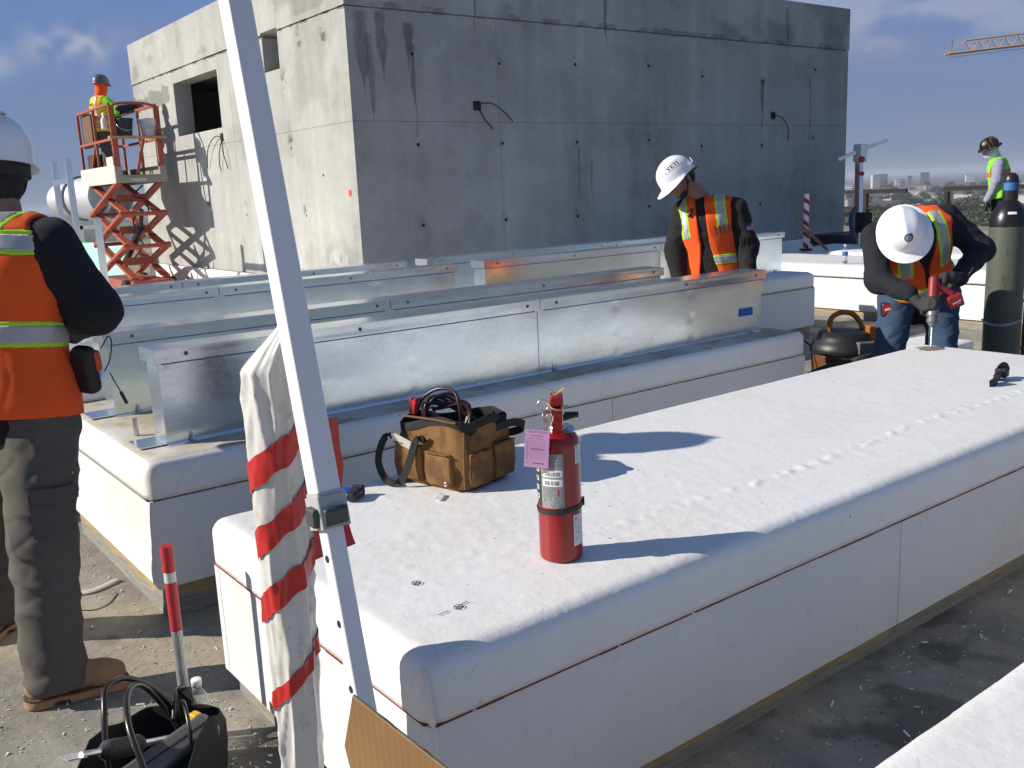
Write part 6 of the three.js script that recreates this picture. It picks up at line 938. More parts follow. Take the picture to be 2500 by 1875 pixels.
  for (let k = 0; k < 9; k++) { const pts = [], ra = rr(0.055, 0.085), rb = rr(0.07, 0.10), tz = rr(-0.5, 0.5), cy = 0.225 + rr(-0.02, 0.03); for (let i = 0; i < 10; i++) { const q = i / 10 * 6.283; pts.push([0.02 + Math.cos(q) * ra * 0.7, cy + Math.sin(q) * ra * 0.65 + 0.02 * Math.cos(q * 2 + k), 0.01 + Math.cos(q + 0.4 + tz * 0.5) * rb * 0.75 + tz * 0.04]); } part(cab, 'loop', tube(pts, 0.0058, 44, 6, true), mCab); }
  part(cab, 'loop', tube([[-0.03, 0.2, -0.10], [-0.02, 0.28, -0.07], [0, 0.322, 0.0], [0.01, 0.315, 0.06], [0.0, 0.27, 0.09], [0.0, 0.18, 0.095]], 0.0062, 40, 7), mCab);
  part(cab, 'connector', [bx(-0.013, 0, -0.013, 0.013, 0.05, 0.013, 0.004), bx(-0.014, 0.035, -0.014, 0.014, 0.058, -0.003, 0.002), bx(-0.014, 0.035, 0.004, 0.014, 0.058, 0.014, 0.002)], mat([0.55, 0.02, 0.03], 0.4), [-0.05, 0.232, -0.085], [0.1, 0.2, -0.1]);
}
// ---- small things lying on the pad
{
  const bt = thing('black_battery', 'small black battery pack lying beside the white pole', 'battery', [1.39, 0.613, -2.735], 0.7);
  part(bt, 'case', new RoundedBoxGeometry(0.085, 0.032, 0.04, 3, 0.012).translate(0, 0.016, 0), mBlackPlastic); part(bt, 'end_cap', new RoundedBoxGeometry(0.02, 0.036, 0.044, 2, 0.006).translate(0.034, 0.018, 0), mRubber);
  const scrap = (w, d, amp, s) => { const g = new THREE.BoxGeometry(w, 0.0015, d, 10, 1, 6), p = g.attributes.position; for (let i = 0; i < p.count; i++) p.setY(i, p.getY(i) + amp * (0.6 + n3(p.getX(i) * 30 + s, 2, p.getZ(i) * 30))); g.computeVertexNormals(); return g; };
  single('blue_tape_scrap', scrap(0.07, 0.035, 0.014, 3), mTapeBlue, 'crumpled scrap of blue tape by the black battery pack', 'tape', [1.385, 0.616, -2.81], [0, 0.5, 0]);
  single('paper_wrapper', scrap(0.062, 0.022, 0.005, 9), mat([0.72, 0.70, 0.78], 0.5), 'torn pale paper wrapper lying in front of the tool bag', 'wrapper', [1.60, 0.614, -2.535], [0, 0.75, 0]);
  const gv = thing('black_strap', 'crumpled black strap lying near the right end of the front pad', 'strap', [4.46, 0.612, -2.09], 0.2);
  part(gv, 'webbing', strapRibbon([[-0.12, 0.008, 0], [-0.07, 0.025, 0.02], [-0.03, 0.012, -0.01], [0.02, 0.035, 0.01], [0.06, 0.02, -0.02], [0.10, 0.06, 0.0], [0.12, 0.03, 0.01]], 0.045, 0.005, 40, [0.2, 1, 0.2]), mRubber); part(gv, 'buckle', [bx(0.06, 0.01, -0.03, 0.12, 0.055, 0.025, 0.01)], mRubber);
  const mInk = mat([0.012, 0.012, 0.014], 0.7);
  const mark = (label, x, z, k) => { const m = thing('marker_symbol', label, 'marking', [x, 0.6135, z]); const pcs = [new THREE.TorusGeometry(0.012, 0.0009, 4, 26).rotateX(Math.PI / 2), bar([-0.0085, 0, -0.0085], [0.0085, 0, 0.0085], 0.0016, 0.001, [0, 1, 0]), bar([-0.0085, 0, 0.0085], [0.0085, 0, -0.0085], 0.0016, 0.001, [0, 1, 0])]; part(m, 'ring_and_cross', pcs, mInk); if (k) part(m, 'tick_line', [bar([-0.062, 0, 0.004], [-0.03, 0, 0.001], 0.0016, 0.001, [0, 1, 0]), bar([0.006, 0, -0.006], [0.034, 0, -0.012], 0.0016, 0.001, [0, 1, 0])], mInk); };
  mark('inked circle with cross between two strokes near the pad corner', 1.17, -1.80, 1); mark('small inked circle with cross behind the marked corner', 1.17, -1.995, 0);
  // drilling dust round the bit
  const dg = new THREE.CircleGeometry(0.12, 40, 0, 6.2832).rotateX(-Math.PI / 2), dp = dg.attributes.position; const dd = [], di = []; for (let k = 0; k <= 8; k++) for (let i = 0; i < 40; i++) { const q = i / 40 * 6.2832, R = (k / 8) * (0.065 + 0.03 * n3(Math.cos(q) * 2, 3, Math.sin(q) * 2)); dd.push(Math.cos(q) * R * 1.25, 0.010 * Math.pow(1 - k / 8, 1.2) - 0.0015 * (k === 8) + 0.003 * n3(Math.cos(q) * R * 60, 1, Math.sin(q) * R * 60) * (1 - k / 8), Math.sin(q) * R); }
  for (let k = 0; k < 8; k++) for (let i = 0; i < 40; i++) { const p = k * 40 + i, q = k * 40 + (i + 1) % 40; di.push(p, q, p + 40, q, q + 40, p + 40); }
  const dgeo = new THREE.BufferGeometry(); dgeo.setAttribute('position', new THREE.Float32BufferAttribute(dd, 3)); dgeo.setIndex(di); dgeo.computeVertexNormals();
  single('drilling_dust', dgeo, mat([0.20, 0.165, 0.14], 1), 'heap of brownish drilling dust round the drill bit', 'dust', [5.125, 0.613, -2.785]);
  // white bead smeared up the front corner of the pad
  const bead = tube([[0.972, 0.22, -1.625], [0.970, 0.46, -1.622], [0.962, 0.5, -1.618], [0.960, 0.56, -1.625], [0.966, 0.585, -1.635]], 0.009, 50, 8), bp = bead.attributes.position; for (let i = 0; i < bp.count; i++) { const k = 0.004 * n3(bp.getX(i) * 90, bp.getY(i) * 90, bp.getZ(i) * 90) * sstep(0.42, 0.5, bp.getY(i)); bp.setXYZ(i, bp.getX(i) + k, bp.getY(i), bp.getZ(i) + k); } bead.computeVertexNormals();
  part(padFront, 'corner_bead', bead, mCap);
}

// ---- canopy leg: two square tubes with a grey clamp
{
  const t = thing('canopy_leg', 'leaning white square canopy leg with grey height clamp', 'tent leg', [0.724, 0, -1.308]), mWhiteTube = mat([0.80, 0.80, 0.80], 0.4, { bumpMap: rep(texFine, 3), bumpScale: 0.0002 });
  const P = (y) => [0.0247 * y, y, -0.278 * y], sq = (y0, y1, w) => { const g = new RoundedBoxGeometry(w, 1, w, 2, 0.004).translate(0, 0.5, 0); return along(g, P(y0), P(y1), [0, 0, 1]); };
  part(t, 'inner_tube', sq(0.0, 1.05, 0.037), mWhiteTube);
  part(t, 'outer_tube', [sq(1.0, 2.75, 0.049)], mWhiteTube);
  const c = part(t, 'height_clamp', [sq(0.985, 1.045, 0.060), sq(0.992, 1.052, 0.054)], mat([0.42, 0.43, 0.42], 0.5));
  part(c, 'clamp_lever', [new RoundedBoxGeometry(0.05, 0.034, 0.014, 3, 0.006).translate(P(1.015)[0], 1.015, P(1.015)[2] + 0.034), new RoundedBoxGeometry(0.016, 0.036, 0.034, 2, 0.004).translate(P(1.015)[0] - 0.034, 1.012, P(1.015)[2] + 0.006)], mat([0.06, 0.065, 0.06], 0.5));
  for (const y of [0.93, 0.81, 0.69, 0.57, 0.45]) part(t, 'adjusting_hole', lathe([[0, 0.0006], [0.0065, 0.0006], [0.0075, 0.001], [0.0075, 0]], 14).rotateZ(Math.PI / 2).translate(P(y)[0] - 0.0186, y, P(y)[2]), mDark);
  part(t, 'foot_plate', bx(-0.06, 0, -0.06, 0.06, 0.006, 0.06), mWhiteTube);
  part(t, 'canopy_bracket', [bx(P(2.7)[0] - 0.04, 2.7, P(2.7)[2] - 0.04, P(2.7)[0] + 0.04, 2.8, P(2.7)[2] + 0.04, 0.008)], mGreyPlastic);
}
// ---- upright wrapped in white plastic with red tape wound round it
{
  const t = thing('wrapped_post', 'post wrapped in crumpled white plastic with spiral red tape', 'post', [0.722, 0, -1.80]);
  const cx = (y) => [0.016 * y / 0.5 * 0.6 + 0.79 * 0.042 * clamp((y - 1.27) / 0.095, 0, 1), 0.014 * y + 0.61 * 0.042 * clamp((y - 1.27) / 0.095, 0, 1)], rad = (y) => { const a = mix(0.041, 0.051, sstep(0.3, 1.2, y)); return y < 1.27 ? a : mix(a, 0.014, clamp((y - 1.27) / 0.095, 0, 1)); };
  const surf = (y, th, off = 0) => { const [px, pz] = cx(y), c_ = Math.cos(th), s_ = Math.sin(th), fold = 0.007 * n3(c_ * 1.1 + 2, y * 3, s_ * 1.1) + 0.010 * (crease(n3(c_ * 1.0 + y * 1.2, y * 2.2 + c_ * 0.8, s_ * 1.0)) - 0.25) + 0.0045 * crease(n3(c_ * 1.7 - y * 2.5, y * 4.5, s_ * 1.7 + 4)) + 0.0012 * n3(c_ * 4, y * 16, s_ * 4), r = rad(y) + fold * (rad(y) / 0.045) + off; return [px + Math.sin(th) * r, y, pz + Math.cos(th) * r]; };
  const grid = (f, nu, nv) => { const pos = [], uv = [], idx = []; for (let v = 0; v <= nv; v++) for (let u = 0; u <= nu; u++) { pos.push(...f(u / nu, v / nv)); uv.push(u / nu, v / nv * 4); } for (let v = 0; v < nv; v++) for (let u = 0; u < nu; u++) { const a = v * (nu + 1) + u; idx.push(a, a + 1, a + nu + 1, a + 1, a + nu + 2, a + nu + 1); } const g = new THREE.BufferGeometry(); g.setAttribute('position', new THREE.Float32BufferAttribute(pos, 3)); g.setAttribute('uv', new THREE.Float32BufferAttribute(uv, 2)); g.setIndex(idx); g.computeVertexNormals(); return g; };
  const plTex = dataTex(256, 512, (u, v) => { const d = sstep(0.66, 0.74, tnoise(u, v, 14, 4)), g = tnoise(u, v, 7, 4) - 0.5; return [0.90 - 0.05 * d + 0.03 * g, 0.895 - 0.06 * d + 0.03 * g, 0.87 - 0.09 * d + 0.05 * g]; });
  part(t, 'plastic_wrap', grid((u, v) => surf(0.0 + v * 1.362, u * 6.28319), 64, 200), mat([0.80, 0.80, 0.79], 0.42, { map: plTex, side: THREE.DoubleSide, clearcoat: 0.3, clearcoatRoughness: 0.3 }));
  part(t, 'post_core', rod([0, 0, 0], [0.02, 1.15, 0.012], 0.025, 0.025, 14), mGalv);
  const mTape = mat([0.50, 0.018, 0.016], 0.38, { side: THREE.DoubleSide, clearcoat: 0.25, clearcoatRoughness: 0.35 });
  for (const [h0, tw, pw] of [[0.62, 0.115, 0.046], [0.834, 0.11, 0.056], [0.975, 0.115, 0.062], [1.12, 0.115, 0.062]]) part(t, 'red_tape', grid((u, v) => { const th = -1.9 + u * 3.8; const y = h0 + th / 3.8 * tw * 1.35 + (v - 0.5) * pw * (1 + 0.25 * n3(th * 1.3, h0 * 9, 2)) + 0.008 * n3(th * 1.7, h0 * 5, 8); const q = surf(y, th, 0.0045 + 0.0012 * n3(th * 3, y * 40, 1)); return q; }, 40, 8), mTape);
  part(t, 'tape_tail', grid((u, v) => { const y = mix(1.15, 0.84, v), th = 1.35; const b = surf(y, th, 0.002); return [b[0] + u * (0.072 + 0.025 * v) + 0.002, y - 0.03 * u * 0 + 0.02 * u * v, b[2] + 0.012 * Math.sin(v * 5 + u * 2)]; }, 8, 20), mTape);
}
// ---- short pipe stub with red and white tape, and a water bottle beside it
{
  const t = thing('taped_rod', 'short upright steel rod with red tape near the left worker', 'rod', [0.757, 0, -2.711]), cyl = (y0, y1, r, w = 0) => { const g = new THREE.CylinderGeometry(r, r, y1 - y0, 22, 8).translate(0, (y0 + y1) / 2, 0), p = g.attributes.position; if (w) for (let i = 0; i < p.count; i++) { const k = 1 + w * n3(p.getX(i) * 120, p.getY(i) * 60, p.getZ(i) * 120); p.setX(i, p.getX(i) * k); p.setZ(i, p.getZ(i) * k); } g.computeVertexNormals(); return g; };
  const mT = mat([0.48, 0.03, 0.035], 0.5);
  part(t, 'steel_rod', cyl(0, 0.615, 0.0165), mat([0.40, 0.41, 0.40], 0.5, { metalness: 0.7, bumpMap: rep(texMid, 2), bumpScale: 0.002 })); part(t, 'red_tape_cap', cyl(0.545, 0.625, 0.0185, 0.12), mT); part(t, 'white_tape', cyl(0.512, 0.546, 0.0172), mat([0.6, 0.6, 0.58], 0.6)); part(t, 'red_tape', cyl(0.36, 0.513, 0.0174, 0.04), mT);
  const mBot = mat([0.93, 0.95, 0.96], 0.08, { transmission: 0.92, thickness: 0, ior: 1.35 });
  const bottle = (label, p, s, lab) => { const b = thing('water_bottle', label, 'bottle', p); b.scale.setScalar(s); part(b, 'flask', lathe([[0, 0], [0.028, 0], [0.032, 0.006], [0.031, 0.03], [0.033, 0.05], [0.0305, 0.07], [0.033, 0.09], [0.032, 0.14], [0.026, 0.17], [0.013, 0.19], [0.012, 0.2], [0, 0.2]], 28), mBot); part(b, 'cap', lathe([[0, 0.222], [0.0145, 0.222], [0.0155, 0.218], [0.0155, 0.2], [0, 0.2]], 18), mWhiteShell); if (lab) part(b, 'label', new THREE.CylinderGeometry(0.0338, 0.0338, 0.045, 28, 1, true).translate(0, 0.115, 0), mat([0.06, 0.16, 0.42], 0.5, { side: THREE.DoubleSide })); part(b, 'water', lathe([[0, 0.003], [0.029, 0.005], [0.029, 0.085], [0, 0.085]], 20), mat([0.9, 0.94, 0.95], 0.05, { transmission: 0.95, thickness: 0.02, ior: 1.33 })); };
  bottle('clear water bottle standing by the taped rod and black bag', [0.775, 0, -2.64], 1.0, false);
  bottle('water bottle with blue label standing on the far sunlit pad', [9.62, 0.615, -6.3], 0.98, true);
}
// ---- torn cardboard sheet at the bottom edge
{
  const card = dataTex(256, 256, (u, v) => { const n = tnoise(u, v, 6, 5) - 0.5, s = 0.015 * Math.sin(u * 400); return [0.66 + 0.08 * n + s, 0.505 + 0.08 * n + s, 0.33 + 0.07 * n + s]; });
  const s = new THREE.Shape(), pts = [[-0.12, -0.80], [-0.128, -0.3], [-0.115, -0.16], [-0.125, -0.09], [-0.10, 0]]; pts.forEach((p, i) => (i ? s.lineTo(...p) : s.moveTo(...p))); for (let i = 1; i <= 12; i++) s.lineTo(-0.10 + 0.03 * i + 0.003 * Math.sin(i * 5), -0.0225 * i - 0.004 * Math.sin(i * 3) + (i < 3 ? 0.004 : 0)); s.lineTo(0.28, -0.80);
  const g = new THREE.ExtrudeGeometry(s, { depth: 0.005, bevelEnabled: false }); boxUV(g, 1.4);
  const t = thing('cardboard_sheet', 'torn brown cardboard sheet leaning at the bottom edge', 'cardboard', [0.78, 0.0, -1.44], 0); const m = part(t, 'sheet', g, mat([0.9, 0.9, 0.9], 0.95, { map: card }), [-0.09, 0.803, 0.218], [-0.06, -0.95, 0]);
  part(m, 'corrugated_edge', tube([[-0.10, 0.0, 0.0025], [0.02, -0.09, 0.0025], [0.14, -0.18, 0.0025], [0.26, -0.27, 0.0025]], 0.0032, 30, 5), mat([0.45, 0.32, 0.18], 1));
}
// ---- open black bag with hose and tools at the bottom left
{
  const mCloth = fabric([0.008, 0.008, 0.009]), t = thing('open_black_bag', 'open black tool bag at the bottom left', 'tool bag', [0.56, 0.0, -2.43], 0.85), a = 0.24, b = 0.15, lift = (x, z) => 0.06 * sstep(-0.05, -0.2, x) + 0.03 * Math.sin(x * 20 + 1) + 0.03 * sstep(0.02, 0.12, z) * Math.sin(x * 14);
  part(t, 'body', softBag([{ y: 0.001, a: 0.01, b: 0.01, w: 0 }, { y: 0.002, a: a * 0.95, b: b * 0.95, w: 0 }, { y: 0.02, a, b }, { y: 0.10, a: a * 1.02, b: b * 1.02 }, { y: 0.18, a, b: b * 1.02, lift: (x, z) => lift(x, z) * 0.6 }, { y: 0.22, a: a * 0.99, b, lift }, { y: 0.222, a: a * 0.965, b: b * 0.96, lift }, { y: 0.14, a: a * 0.93, b: b * 0.92 }, { y: 0.05, a: a * 0.9, b: b * 0.9 }, { y: 0.045, a: 0.01, b: 0.01, w: 0 }], 72, 0.012, 5), mat([0.008, 0.008, 0.009], 0.9, { side: THREE.DoubleSide, bumpMap: rep(texWeave, 8), bumpScale: 0.0005 }));
  t.scale.y = 0.86;
  part(t, 'flap', strapRibbon([[-0.23, 0.24, 0.1], [-0.26, 0.29, 0], [-0.22, 0.27, -0.12]], 0.07, 0.004, 20, [0, 1, 0]), mCloth);
  part(t, 'shoulder_strap', strapRibbon([[0.24, 0.2, 0.02], [0.27, 0.24, 0.0], [0.29, 0.18, -0.04], [0.27, 0.12, -0.02]], 0.03, 0.004, 30, [0, 0, 1]), mCloth);
  const W = (x, y, z) => { const c = Math.cos(0.85), s = Math.sin(0.85); return [0.56 + c * x + s * z, y, -2.43 - s * x + c * z]; };
  const mHose = mat([0.025, 0.02, 0.018], 0.3);
  const hs = thing('rubber_hose', 'dark rubber hose looping out of the open black bag', 'hose', W(0, 0, 0)), rel = (p) => sub3(p, W(0, 0, 0));
  part(hs, 'loop', tube([W(-0.15, 0.05, 0.08), W(-0.17, 0.20, 0.09), W(-0.10, 0.31, 0.02), W(0.03, 0.335, -0.04), W(0.14, 0.29, -0.06), W(0.2, 0.20, -0.04), W(0.2, 0.08, 0.02)].map(rel), 0.0085, 60, 8), mHose);
  part(hs, 'loop', tube([W(-0.10, 0.05, -0.04), W(-0.08, 0.22, -0.06), W(-0.03, 0.31, -0.08), W(0.03, 0.345, -0.10), W(0.11, 0.33, -0.09), W(0.19, 0.25, -0.05), W(0.22, 0.14, 0.0), W(0.2, 0.06, 0.02)].map(rel), 0.0085, 50, 8), mHose);
  part(hs, 'loop', tube([W(0.18, 0.16, 0.0), W(0.25, 0.20, -0.02), W(0.32, 0.18, -0.03), W(0.34, 0.12, -0.01), W(0.29, 0.08, 0.02), W(0.22, 0.09, 0.03)].map(rel), 0.008, 40, 8), mHose);
  part(hs, 'loop', tube([W(0.02, 0.08, 0.11), W(0.06, 0.20, 0.10), W(0.13, 0.24, 0.06), W(0.19, 0.2, 0.02), W(0.2, 0.1, 0.02)].map(rel), 0.006, 40, 8), mHose);
  const gt = thing('torch_tool', 'steel hand tool with ribbed grey grip in the black bag', 'hand tool', W(-0.06, 0.2, -0.04)), r2 = (p) => sub3(p, W(-0.06, 0.2, -0.04));
  const A = W(-0.16, 0.27, -0.08), B = W(0.12, 0.15, 0.06), dir = nrm(sub3(B, A)), at = (d) => r2(add3(A, dir, d));
  part(gt, 'shaft', [rod(at(0.0), at(0.30), 0.009, 0.009, 12)], mSteel); const ribs = []; for (let k = 0; k < 16; k++) ribs.push(rod(at(0.075 + k * 0.0062), at(0.0795 + k * 0.0062), 0.026, 0.026, 16)); part(gt, 'grip', [rod(at(0.07), at(0.175), 0.0245, 0.0245, 16), rod(at(0.055), at(0.07), 0.012, 0.024, 16), rod(at(0.175), at(0.185), 0.024, 0.018, 16), ...ribs], mat([0.045, 0.045, 0.048], 0.6)); part(gt, 'scraper_blade', [bar(at(-0.05), at(0.005), 0.04, 0.003, [0, 1, 0])], mSteel);
  const gc = thing('grey_tool_case', 'long grey grooved tool housing lying in the black bag', 'power tool', W(0.02, 0.15, 0.05), 0.35); part(gc, 'housing', new RoundedBoxGeometry(0.30, 0.06, 0.085, 3, 0.02), mat([0.10, 0.10, 0.105], 0.5), [0, 0, 0], [0.35, 0, 0.12]); part(gc, 'groove', [bx(-0.14, 0.0305, -0.002, 0.13, 0.0315, 0.003)], mDark, [0, 0, 0], [0.35, 0, 0.12]); part(gc, 'yellow_switch', bx(0.12, 0.02, -0.06, 0.145, 0.045, -0.03, 0.004), mat([0.7, 0.45, 0.02], 0.5));
}

// ================================================================ beside the drilling worker
{
  const oliveTex = dataTex(256, 256, (u, v) => { const n = tnoise(u, v, 8, 5) - 0.5, s = sstep(0.75, 0.8, tnoise(u, v, 40, 3)); return [0.36 + 0.06 * n - 0.1 * s, 0.385 + 0.06 * n - 0.1 * s, 0.335 + 0.06 * n - 0.1 * s]; });
  const t = thing('gas_cylinder', 'tall olive gas cylinder with black capped shoulder chained to its cart', 'gas cylinder', [6.49, 0.06, -3.03]), R = 0.118;
  part(t, 'tank', lathe([[0, 0], [0.10, 0], [R, 0.02], [R, 1.17]], 40), mat([0.85, 0.85, 0.85], 0.45, { map: oliveTex })); part(t, 'shoulder', lathe([[R + 0.0005, 1.165], [R + 0.0005, 1.19], [0.112, 1.23], [0.095, 1.275], [0.065, 1.315], [0.045, 1.335]], 40), mat([0.012, 0.012, 0.013], 0.3)); part(t, 'valve_cap', lathe([[0.045, 1.33], [0.048, 1.34], [0.048, 1.46], [0.042, 1.49], [0.025, 1.51], [0, 1.515]], 28), mat([0.018, 0.018, 0.02], 0.35));
  part(t, 'blue_tape_ring', new THREE.CylinderGeometry(0.0495, 0.0495, 0.05, 28, 1, true, -2.2, 1.9).translate(0, 1.425, 0), mat([0.04, 0.17, 0.40], 0.5, { side: THREE.DoubleSide })); part(t, 'paper_label', new THREE.CylinderGeometry(0.1, 0.112, 0.016, 10, 1, true, -1.2, 0.5).translate(0, 1.255, 0), mat([0.7, 0.7, 0.7], 0.6, { side: THREE.DoubleSide }));
  const c = thing('cylinder_cart', 'rusty red tube cart holding the tall gas cylinder', 'cart', [6.49, 0, -3.03]), mC = mat([0.10, 0.03, 0.022], 0.6), F = [0.80, 0.60];   // to the right in the picture
  const Q = (s, y, d) => [F[0] * s + F[1] * d * 0.9, y, F[1] * s - F[0] * d * 0.9];
  part(c, 'upright', [rod(Q(0.165, 0.02, 0.02), Q(0.165, 1.0, 0.02), 0.016)], mC); part(c, 'upright', [rod(Q(0.30, 0.02, 0.06), Q(0.30, 1.3, 0.06), 0.016)], mC); part(c, 'rung', [rod(Q(0.13, 0.40, 0.0), Q(0.30, 0.40, 0.06), 0.010)], mC); part(c, 'rung', [rod(Q(0.13, 0.72, 0.0), Q(0.30, 0.72, 0.06), 0.010)], mC); part(c, 'base_plate', bx(-0.16, 0.04, -0.16, 0.2, 0.055, 0.16), mC);
  for (const s of [-1, 1]) part(c, 'wheel', lathe([[0.03, -0.03], [0.1, -0.03], [0.1, 0.03], [0.03, 0.03]], 18).rotateZ(Math.PI / 2).translate(0.28, 0.1, s * 0.2), mRubber);
  const ch = thing('steel_chain', 'steel chain slung round the middle of the gas cylinder', 'chain', [6.49, 0, -3.03]); for (let k = 0; k < 34; k++) { const q = k / 33, an = -2.4 + q * 3.0, r = R + 0.006 + 0.10 * sstep(0.75, 1, q), th = an; const toCam = [-0.9, 0.43]; const ang = Math.atan2(toCam[0], toCam[1]) + (q - 0.45) * 3.2; part(ch, 'link', new THREE.TorusGeometry(0.008, 0.0024, 5, 10).scale(1.5, 1, 1).rotateX(k % 2 ? 0 : Math.PI / 2).rotateY(ang), mSteel, [Math.sin(ang) * r, 0.60 - 0.05 * Math.sin(q * 3.1) + 0.06 * q, Math.cos(ang) * r]); }
}
// ---- wet and dry vacuum on the roof behind the drilling worker
{
  const t = thing('shop_vacuum', 'black and orange workshop vacuum behind the drilling worker', 'vacuum', [6.16, 0, -4.02], -0.5), mO = mat([0.40, 0.12, 0.012], 0.5);
  part(t, 'drum', lathe([[0, 0.09], [0.2, 0.09], [0.225, 0.12], [0.235, 0.30], [0.225, 0.32]], 32), mat([0.13, 0.045, 0.01], 0.6)); part(t, 'motor_head', lathe([[0.225, 0.318], [0.245, 0.32], [0.245, 0.36], [0.225, 0.40], [0.19, 0.43], [0.185, 0.47], [0.10, 0.485], [0, 0.49]], 32), mBlackPlastic);
  part(t, 'carry_handle', [tube([[-0.12, 0.47, 0], [-0.11, 0.57, 0], [-0.04, 0.61, 0], [0.05, 0.60, 0], [0.11, 0.54, 0.01], [0.14, 0.46, 0.02]], 0.02, 30, 8)], mO); part(t, 'latch', [bx(0.11, 0.40, 0.09, 0.17, 0.52, 0.15, 0.012), bx(0.10, 0.36, 0.17, 0.18, 0.40, 0.22, 0.01)], mO); part(t, 'front_panel', bx(-0.02, 0.33, 0.20, 0.16, 0.42, 0.255, 0.01), mGreyPlastic);
  for (const [x, z] of [[-0.17, -0.12], [0.17, -0.12], [-0.17, 0.14], [0.17, 0.14]]) part(t, 'caster', [lathe([[0, -0.015], [0.04, -0.015], [0.04, 0.015], [0, 0.015]], 12).rotateZ(Math.PI / 2).translate(x, 0.04, z), rod([x, 0.05, z], [x * 0.9, 0.1, z * 0.9], 0.02)], mRubber);
  const hs = thing('vacuum_hose', 'ribbed black vacuum hose curled on the roof', 'hose', [6.08, 0, -4.02]), pts = [[-0.18, 0.28, 0.15], [-0.35, 0.25, 0.1], [-0.42, 0.12, -0.1], [-0.3, 0.06, -0.25], [-0.05, 0.32, 0.26], [0.2, 0.3, 0.28]]; part(hs, 'hose', tube(pts, 0.028, 90, 10), mRubber);
  part(t, 'power_cord', tube([[-0.2, 0.35, -0.1], [-0.36, 0.44, -0.05], [-0.46, 0.36, 0.02], [-0.44, 0.2, 0.05]], 0.007, 30, 6), mRubber);
}
// ---- things in the shade of the building: striped post, leaning timber, lifting stand
{
  const stTex = dataTex(128, 256, (u, v) => { const q = ((u * 1.0 + v * 5) % 1 + 1) % 1; return q < 0.42 ? [0.55, 0.06, 0.06] : [0.82, 0.82, 0.82]; });
  const t = thing('striped_post', 'slim red and white striped post by the shaded wall', 'post', [11.24, 0.62, -7.98]); part(t, 'striped_tube', new THREE.CylinderGeometry(0.036, 0.036, 0.76, 20).translate(0, 0.38, 0), mat([1, 1, 1], 0.6, { map: stTex })); part(t, 'foot', lathe([[0, 0], [0.09, 0], [0.09, 0.012], [0.04, 0.02], [0, 0.02]], 18), mDark);
  single('leaning_timber', bar([11.22, 0.625, -7.62], [10.98, 1.05, -7.98], 0.05, 0.04), mat([0.16, 0.10, 0.07], 0.9), 'dark timber leaning beside the striped post', 'timber');
  const s = thing('lifting_stand', 'steel lifting stand with tilted crossbar right of the concrete wall', 'stand', [12.98, 0, -8.27]), P = (x, y, z) => [x - 12.98, y, z + 8.27];
  part(s, 'mast', bar(P(12.96, 0.0, -8.26), P(13.2, 1.98, -8.45), 0.10, 0.08, [0, 0, 1]), mGalv); part(s, 'inner_mast', bar(P(12.90, 0.4, -8.26), P(13.08, 1.75, -8.40), 0.05, 0.04, [0, 0, 1]), mat([0.3, 0.12, 0.1], 0.6)); part(s, 'crossbar', bar(P(12.9, 1.845, -8.62), P(13.52, 2.10, -8.2), 0.07, 0.05), mGalv); part(s, 'clamp', [bx(0.12, 1.80, -0.22, 0.28, 2.06, -0.08, 0.01)], mGalv); part(s, 'red_knob', [ball(0.13, 1.83, -0.08, 0.05), ball(0.12, 1.62, -0.06, 0.035)], mat([0.4, 0.03, 0.04], 0.5));
  part(s, 'base_leg', bar(P(12.4, 0.06, -8.5), P(13.5, 0.06, -8.05), 0.07, 0.07), mDark); part(s, 'base_leg', bar(P(12.7, 0.06, -7.8), P(13.25, 0.06, -8.75), 0.07, 0.06), mDark); part(s, 'winch', [bx(-0.1, 0.75, -0.02, 0.12, 1.05, 0.14, 0.02), rod([0.1, 0.9, 0.1], [0.3, 0.82, 0.14], 0.015)], mDark);
  single('blue_hose', tube([[12.3, 0.64, -7.9], [12.35, 0.8, -7.98], [12.5, 1.0, -8.1], [12.75, 1.12, -8.2]], 0.035, 30, 8), mat([0.035, 0.045, 0.08], 0.5), 'dark blue hose hanging beside the lifting stand', 'hose');
  single('dark_tool_chest', [bx(-0.5, 0, -0.3, 0.5, 0.55, 0.3, 0.03), bx(-0.52, 0.55, -0.32, 0.52, 0.7, 0.32, 0.03)], mat([0.02, 0.02, 0.025], 0.6), 'dark chest standing behind the lifting stand', 'chest', [13.6, 0, -8.9]);
  single('membrane_offcut', boxUV(capGeometry(-0.4, 0.4, 0, 0.12, -0.25, 0.25, 0.06, 0.03, 0.006)), mCap, 'crumpled white offcut on the roof left of the gas cylinder', 'offcut', [7.9, 0.002, -4.35]);
}
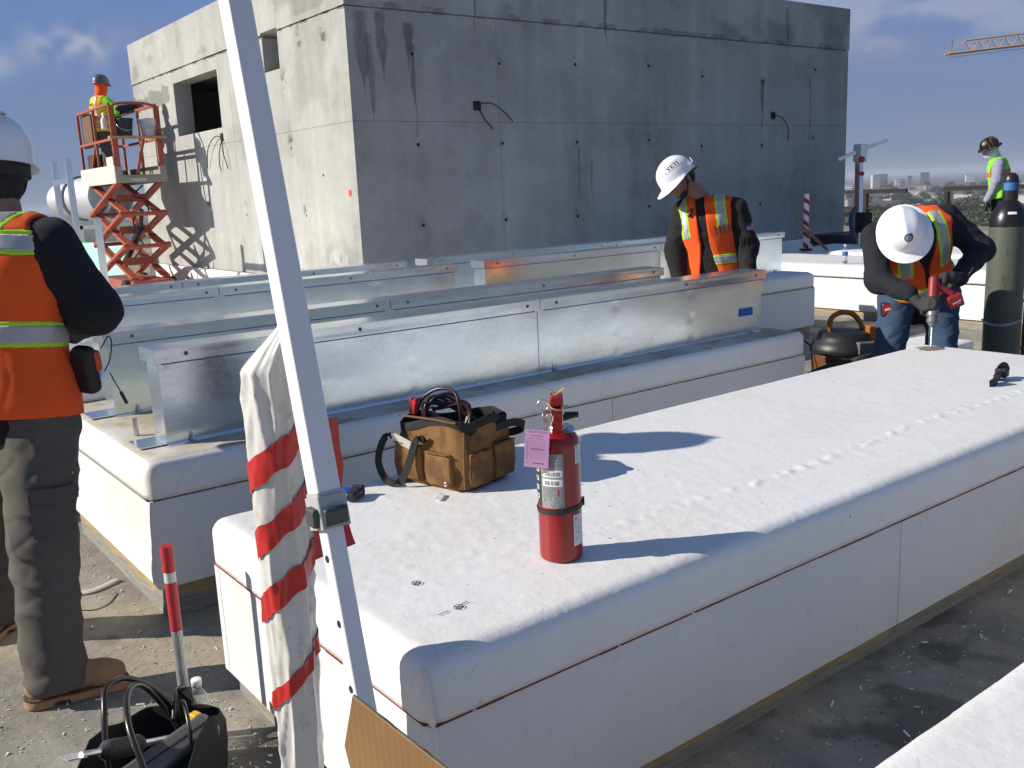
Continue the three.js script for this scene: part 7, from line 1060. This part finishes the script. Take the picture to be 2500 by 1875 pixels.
// ---- litter: shreds of white foam and coating along the feet of the pads
{
  const g = new THREE.BoxGeometry(1, 0.25, 0.45), N = 900, m = new THREE.InstancedMesh(g, mat([0.78, 0.77, 0.73], 0.9), N), M = new THREE.Matrix4(), q = new THREE.Quaternion(), e = new THREE.Euler();
  for (let i = 0; i < N; i++) {
    const k = rnd(); let x, z;
    if (k < 0.30) { x = rr(0.75, 4.5); z = -1.575 + Math.pow(rnd(), 2) * 0.55; } else if (k < 0.45) { x = 0.92 - Math.pow(rnd(), 2.2) * 0.4; z = rr(-4.9, -3.5); } else if (k < 0.6) { x = 0.92 - Math.pow(rnd(), 2) * 0.35; z = rr(-2.9, -1.6); } else if (k < 0.75) { x = rr(0.1, 1.2); z = rr(-3.5, -2.95); } else { x = rr(-0.5, 5); z = rr(-5.5, -0.9); }
    const s = rr(0.002, 0.008) * (rnd() < 0.1 ? 2.2 : 1); e.set(rr(-0.3, 0.3), rr(0, 6.28), rr(-0.3, 0.3)); M.compose(V(x, 0.003, z), q.setFromEuler(e), V(s * rr(0.8, 2.2), s, s)); m.setMatrixAt(i, M);
  }
  m.name = 'foam_litter'; m.castShadow = m.receiveShadow = true; m.userData = { kind: 'stuff', label: 'white foam crumbs and shreds scattered on the roof', category: 'litter' }; scene.add(m);
  for (const [p, lab] of [[[[0.76, 0.012, -4.13], [0.82, 0.014, -4.11], [0.88, 0.012, -4.13], [0.94, 0.014, -4.16]], 'flattened strip of dried mortar on the dusty roof'], [[[0.735, 0.006, -3.95], [0.78, 0.008, -3.91], [0.84, 0.007, -3.93], [0.9, 0.008, -4.015]], 'thin twisted wire scrap on the dusty roof']]) single(lab.includes('wire') ? 'wire_scrap' : 'mortar_strip', tube(p, lab.includes('wire') ? 0.003 : 0.022, 30, 6).scale(1, 0.35, 1), lab.includes('wire') ? mDark : mat([0.5, 0.47, 0.42], 0.95), lab, lab.includes('wire') ? 'wire' : 'mortar');
}

scene.fog = new THREE.FogExp2(0xb4bccb, 0.00018);
renderer.render(scene, camera);
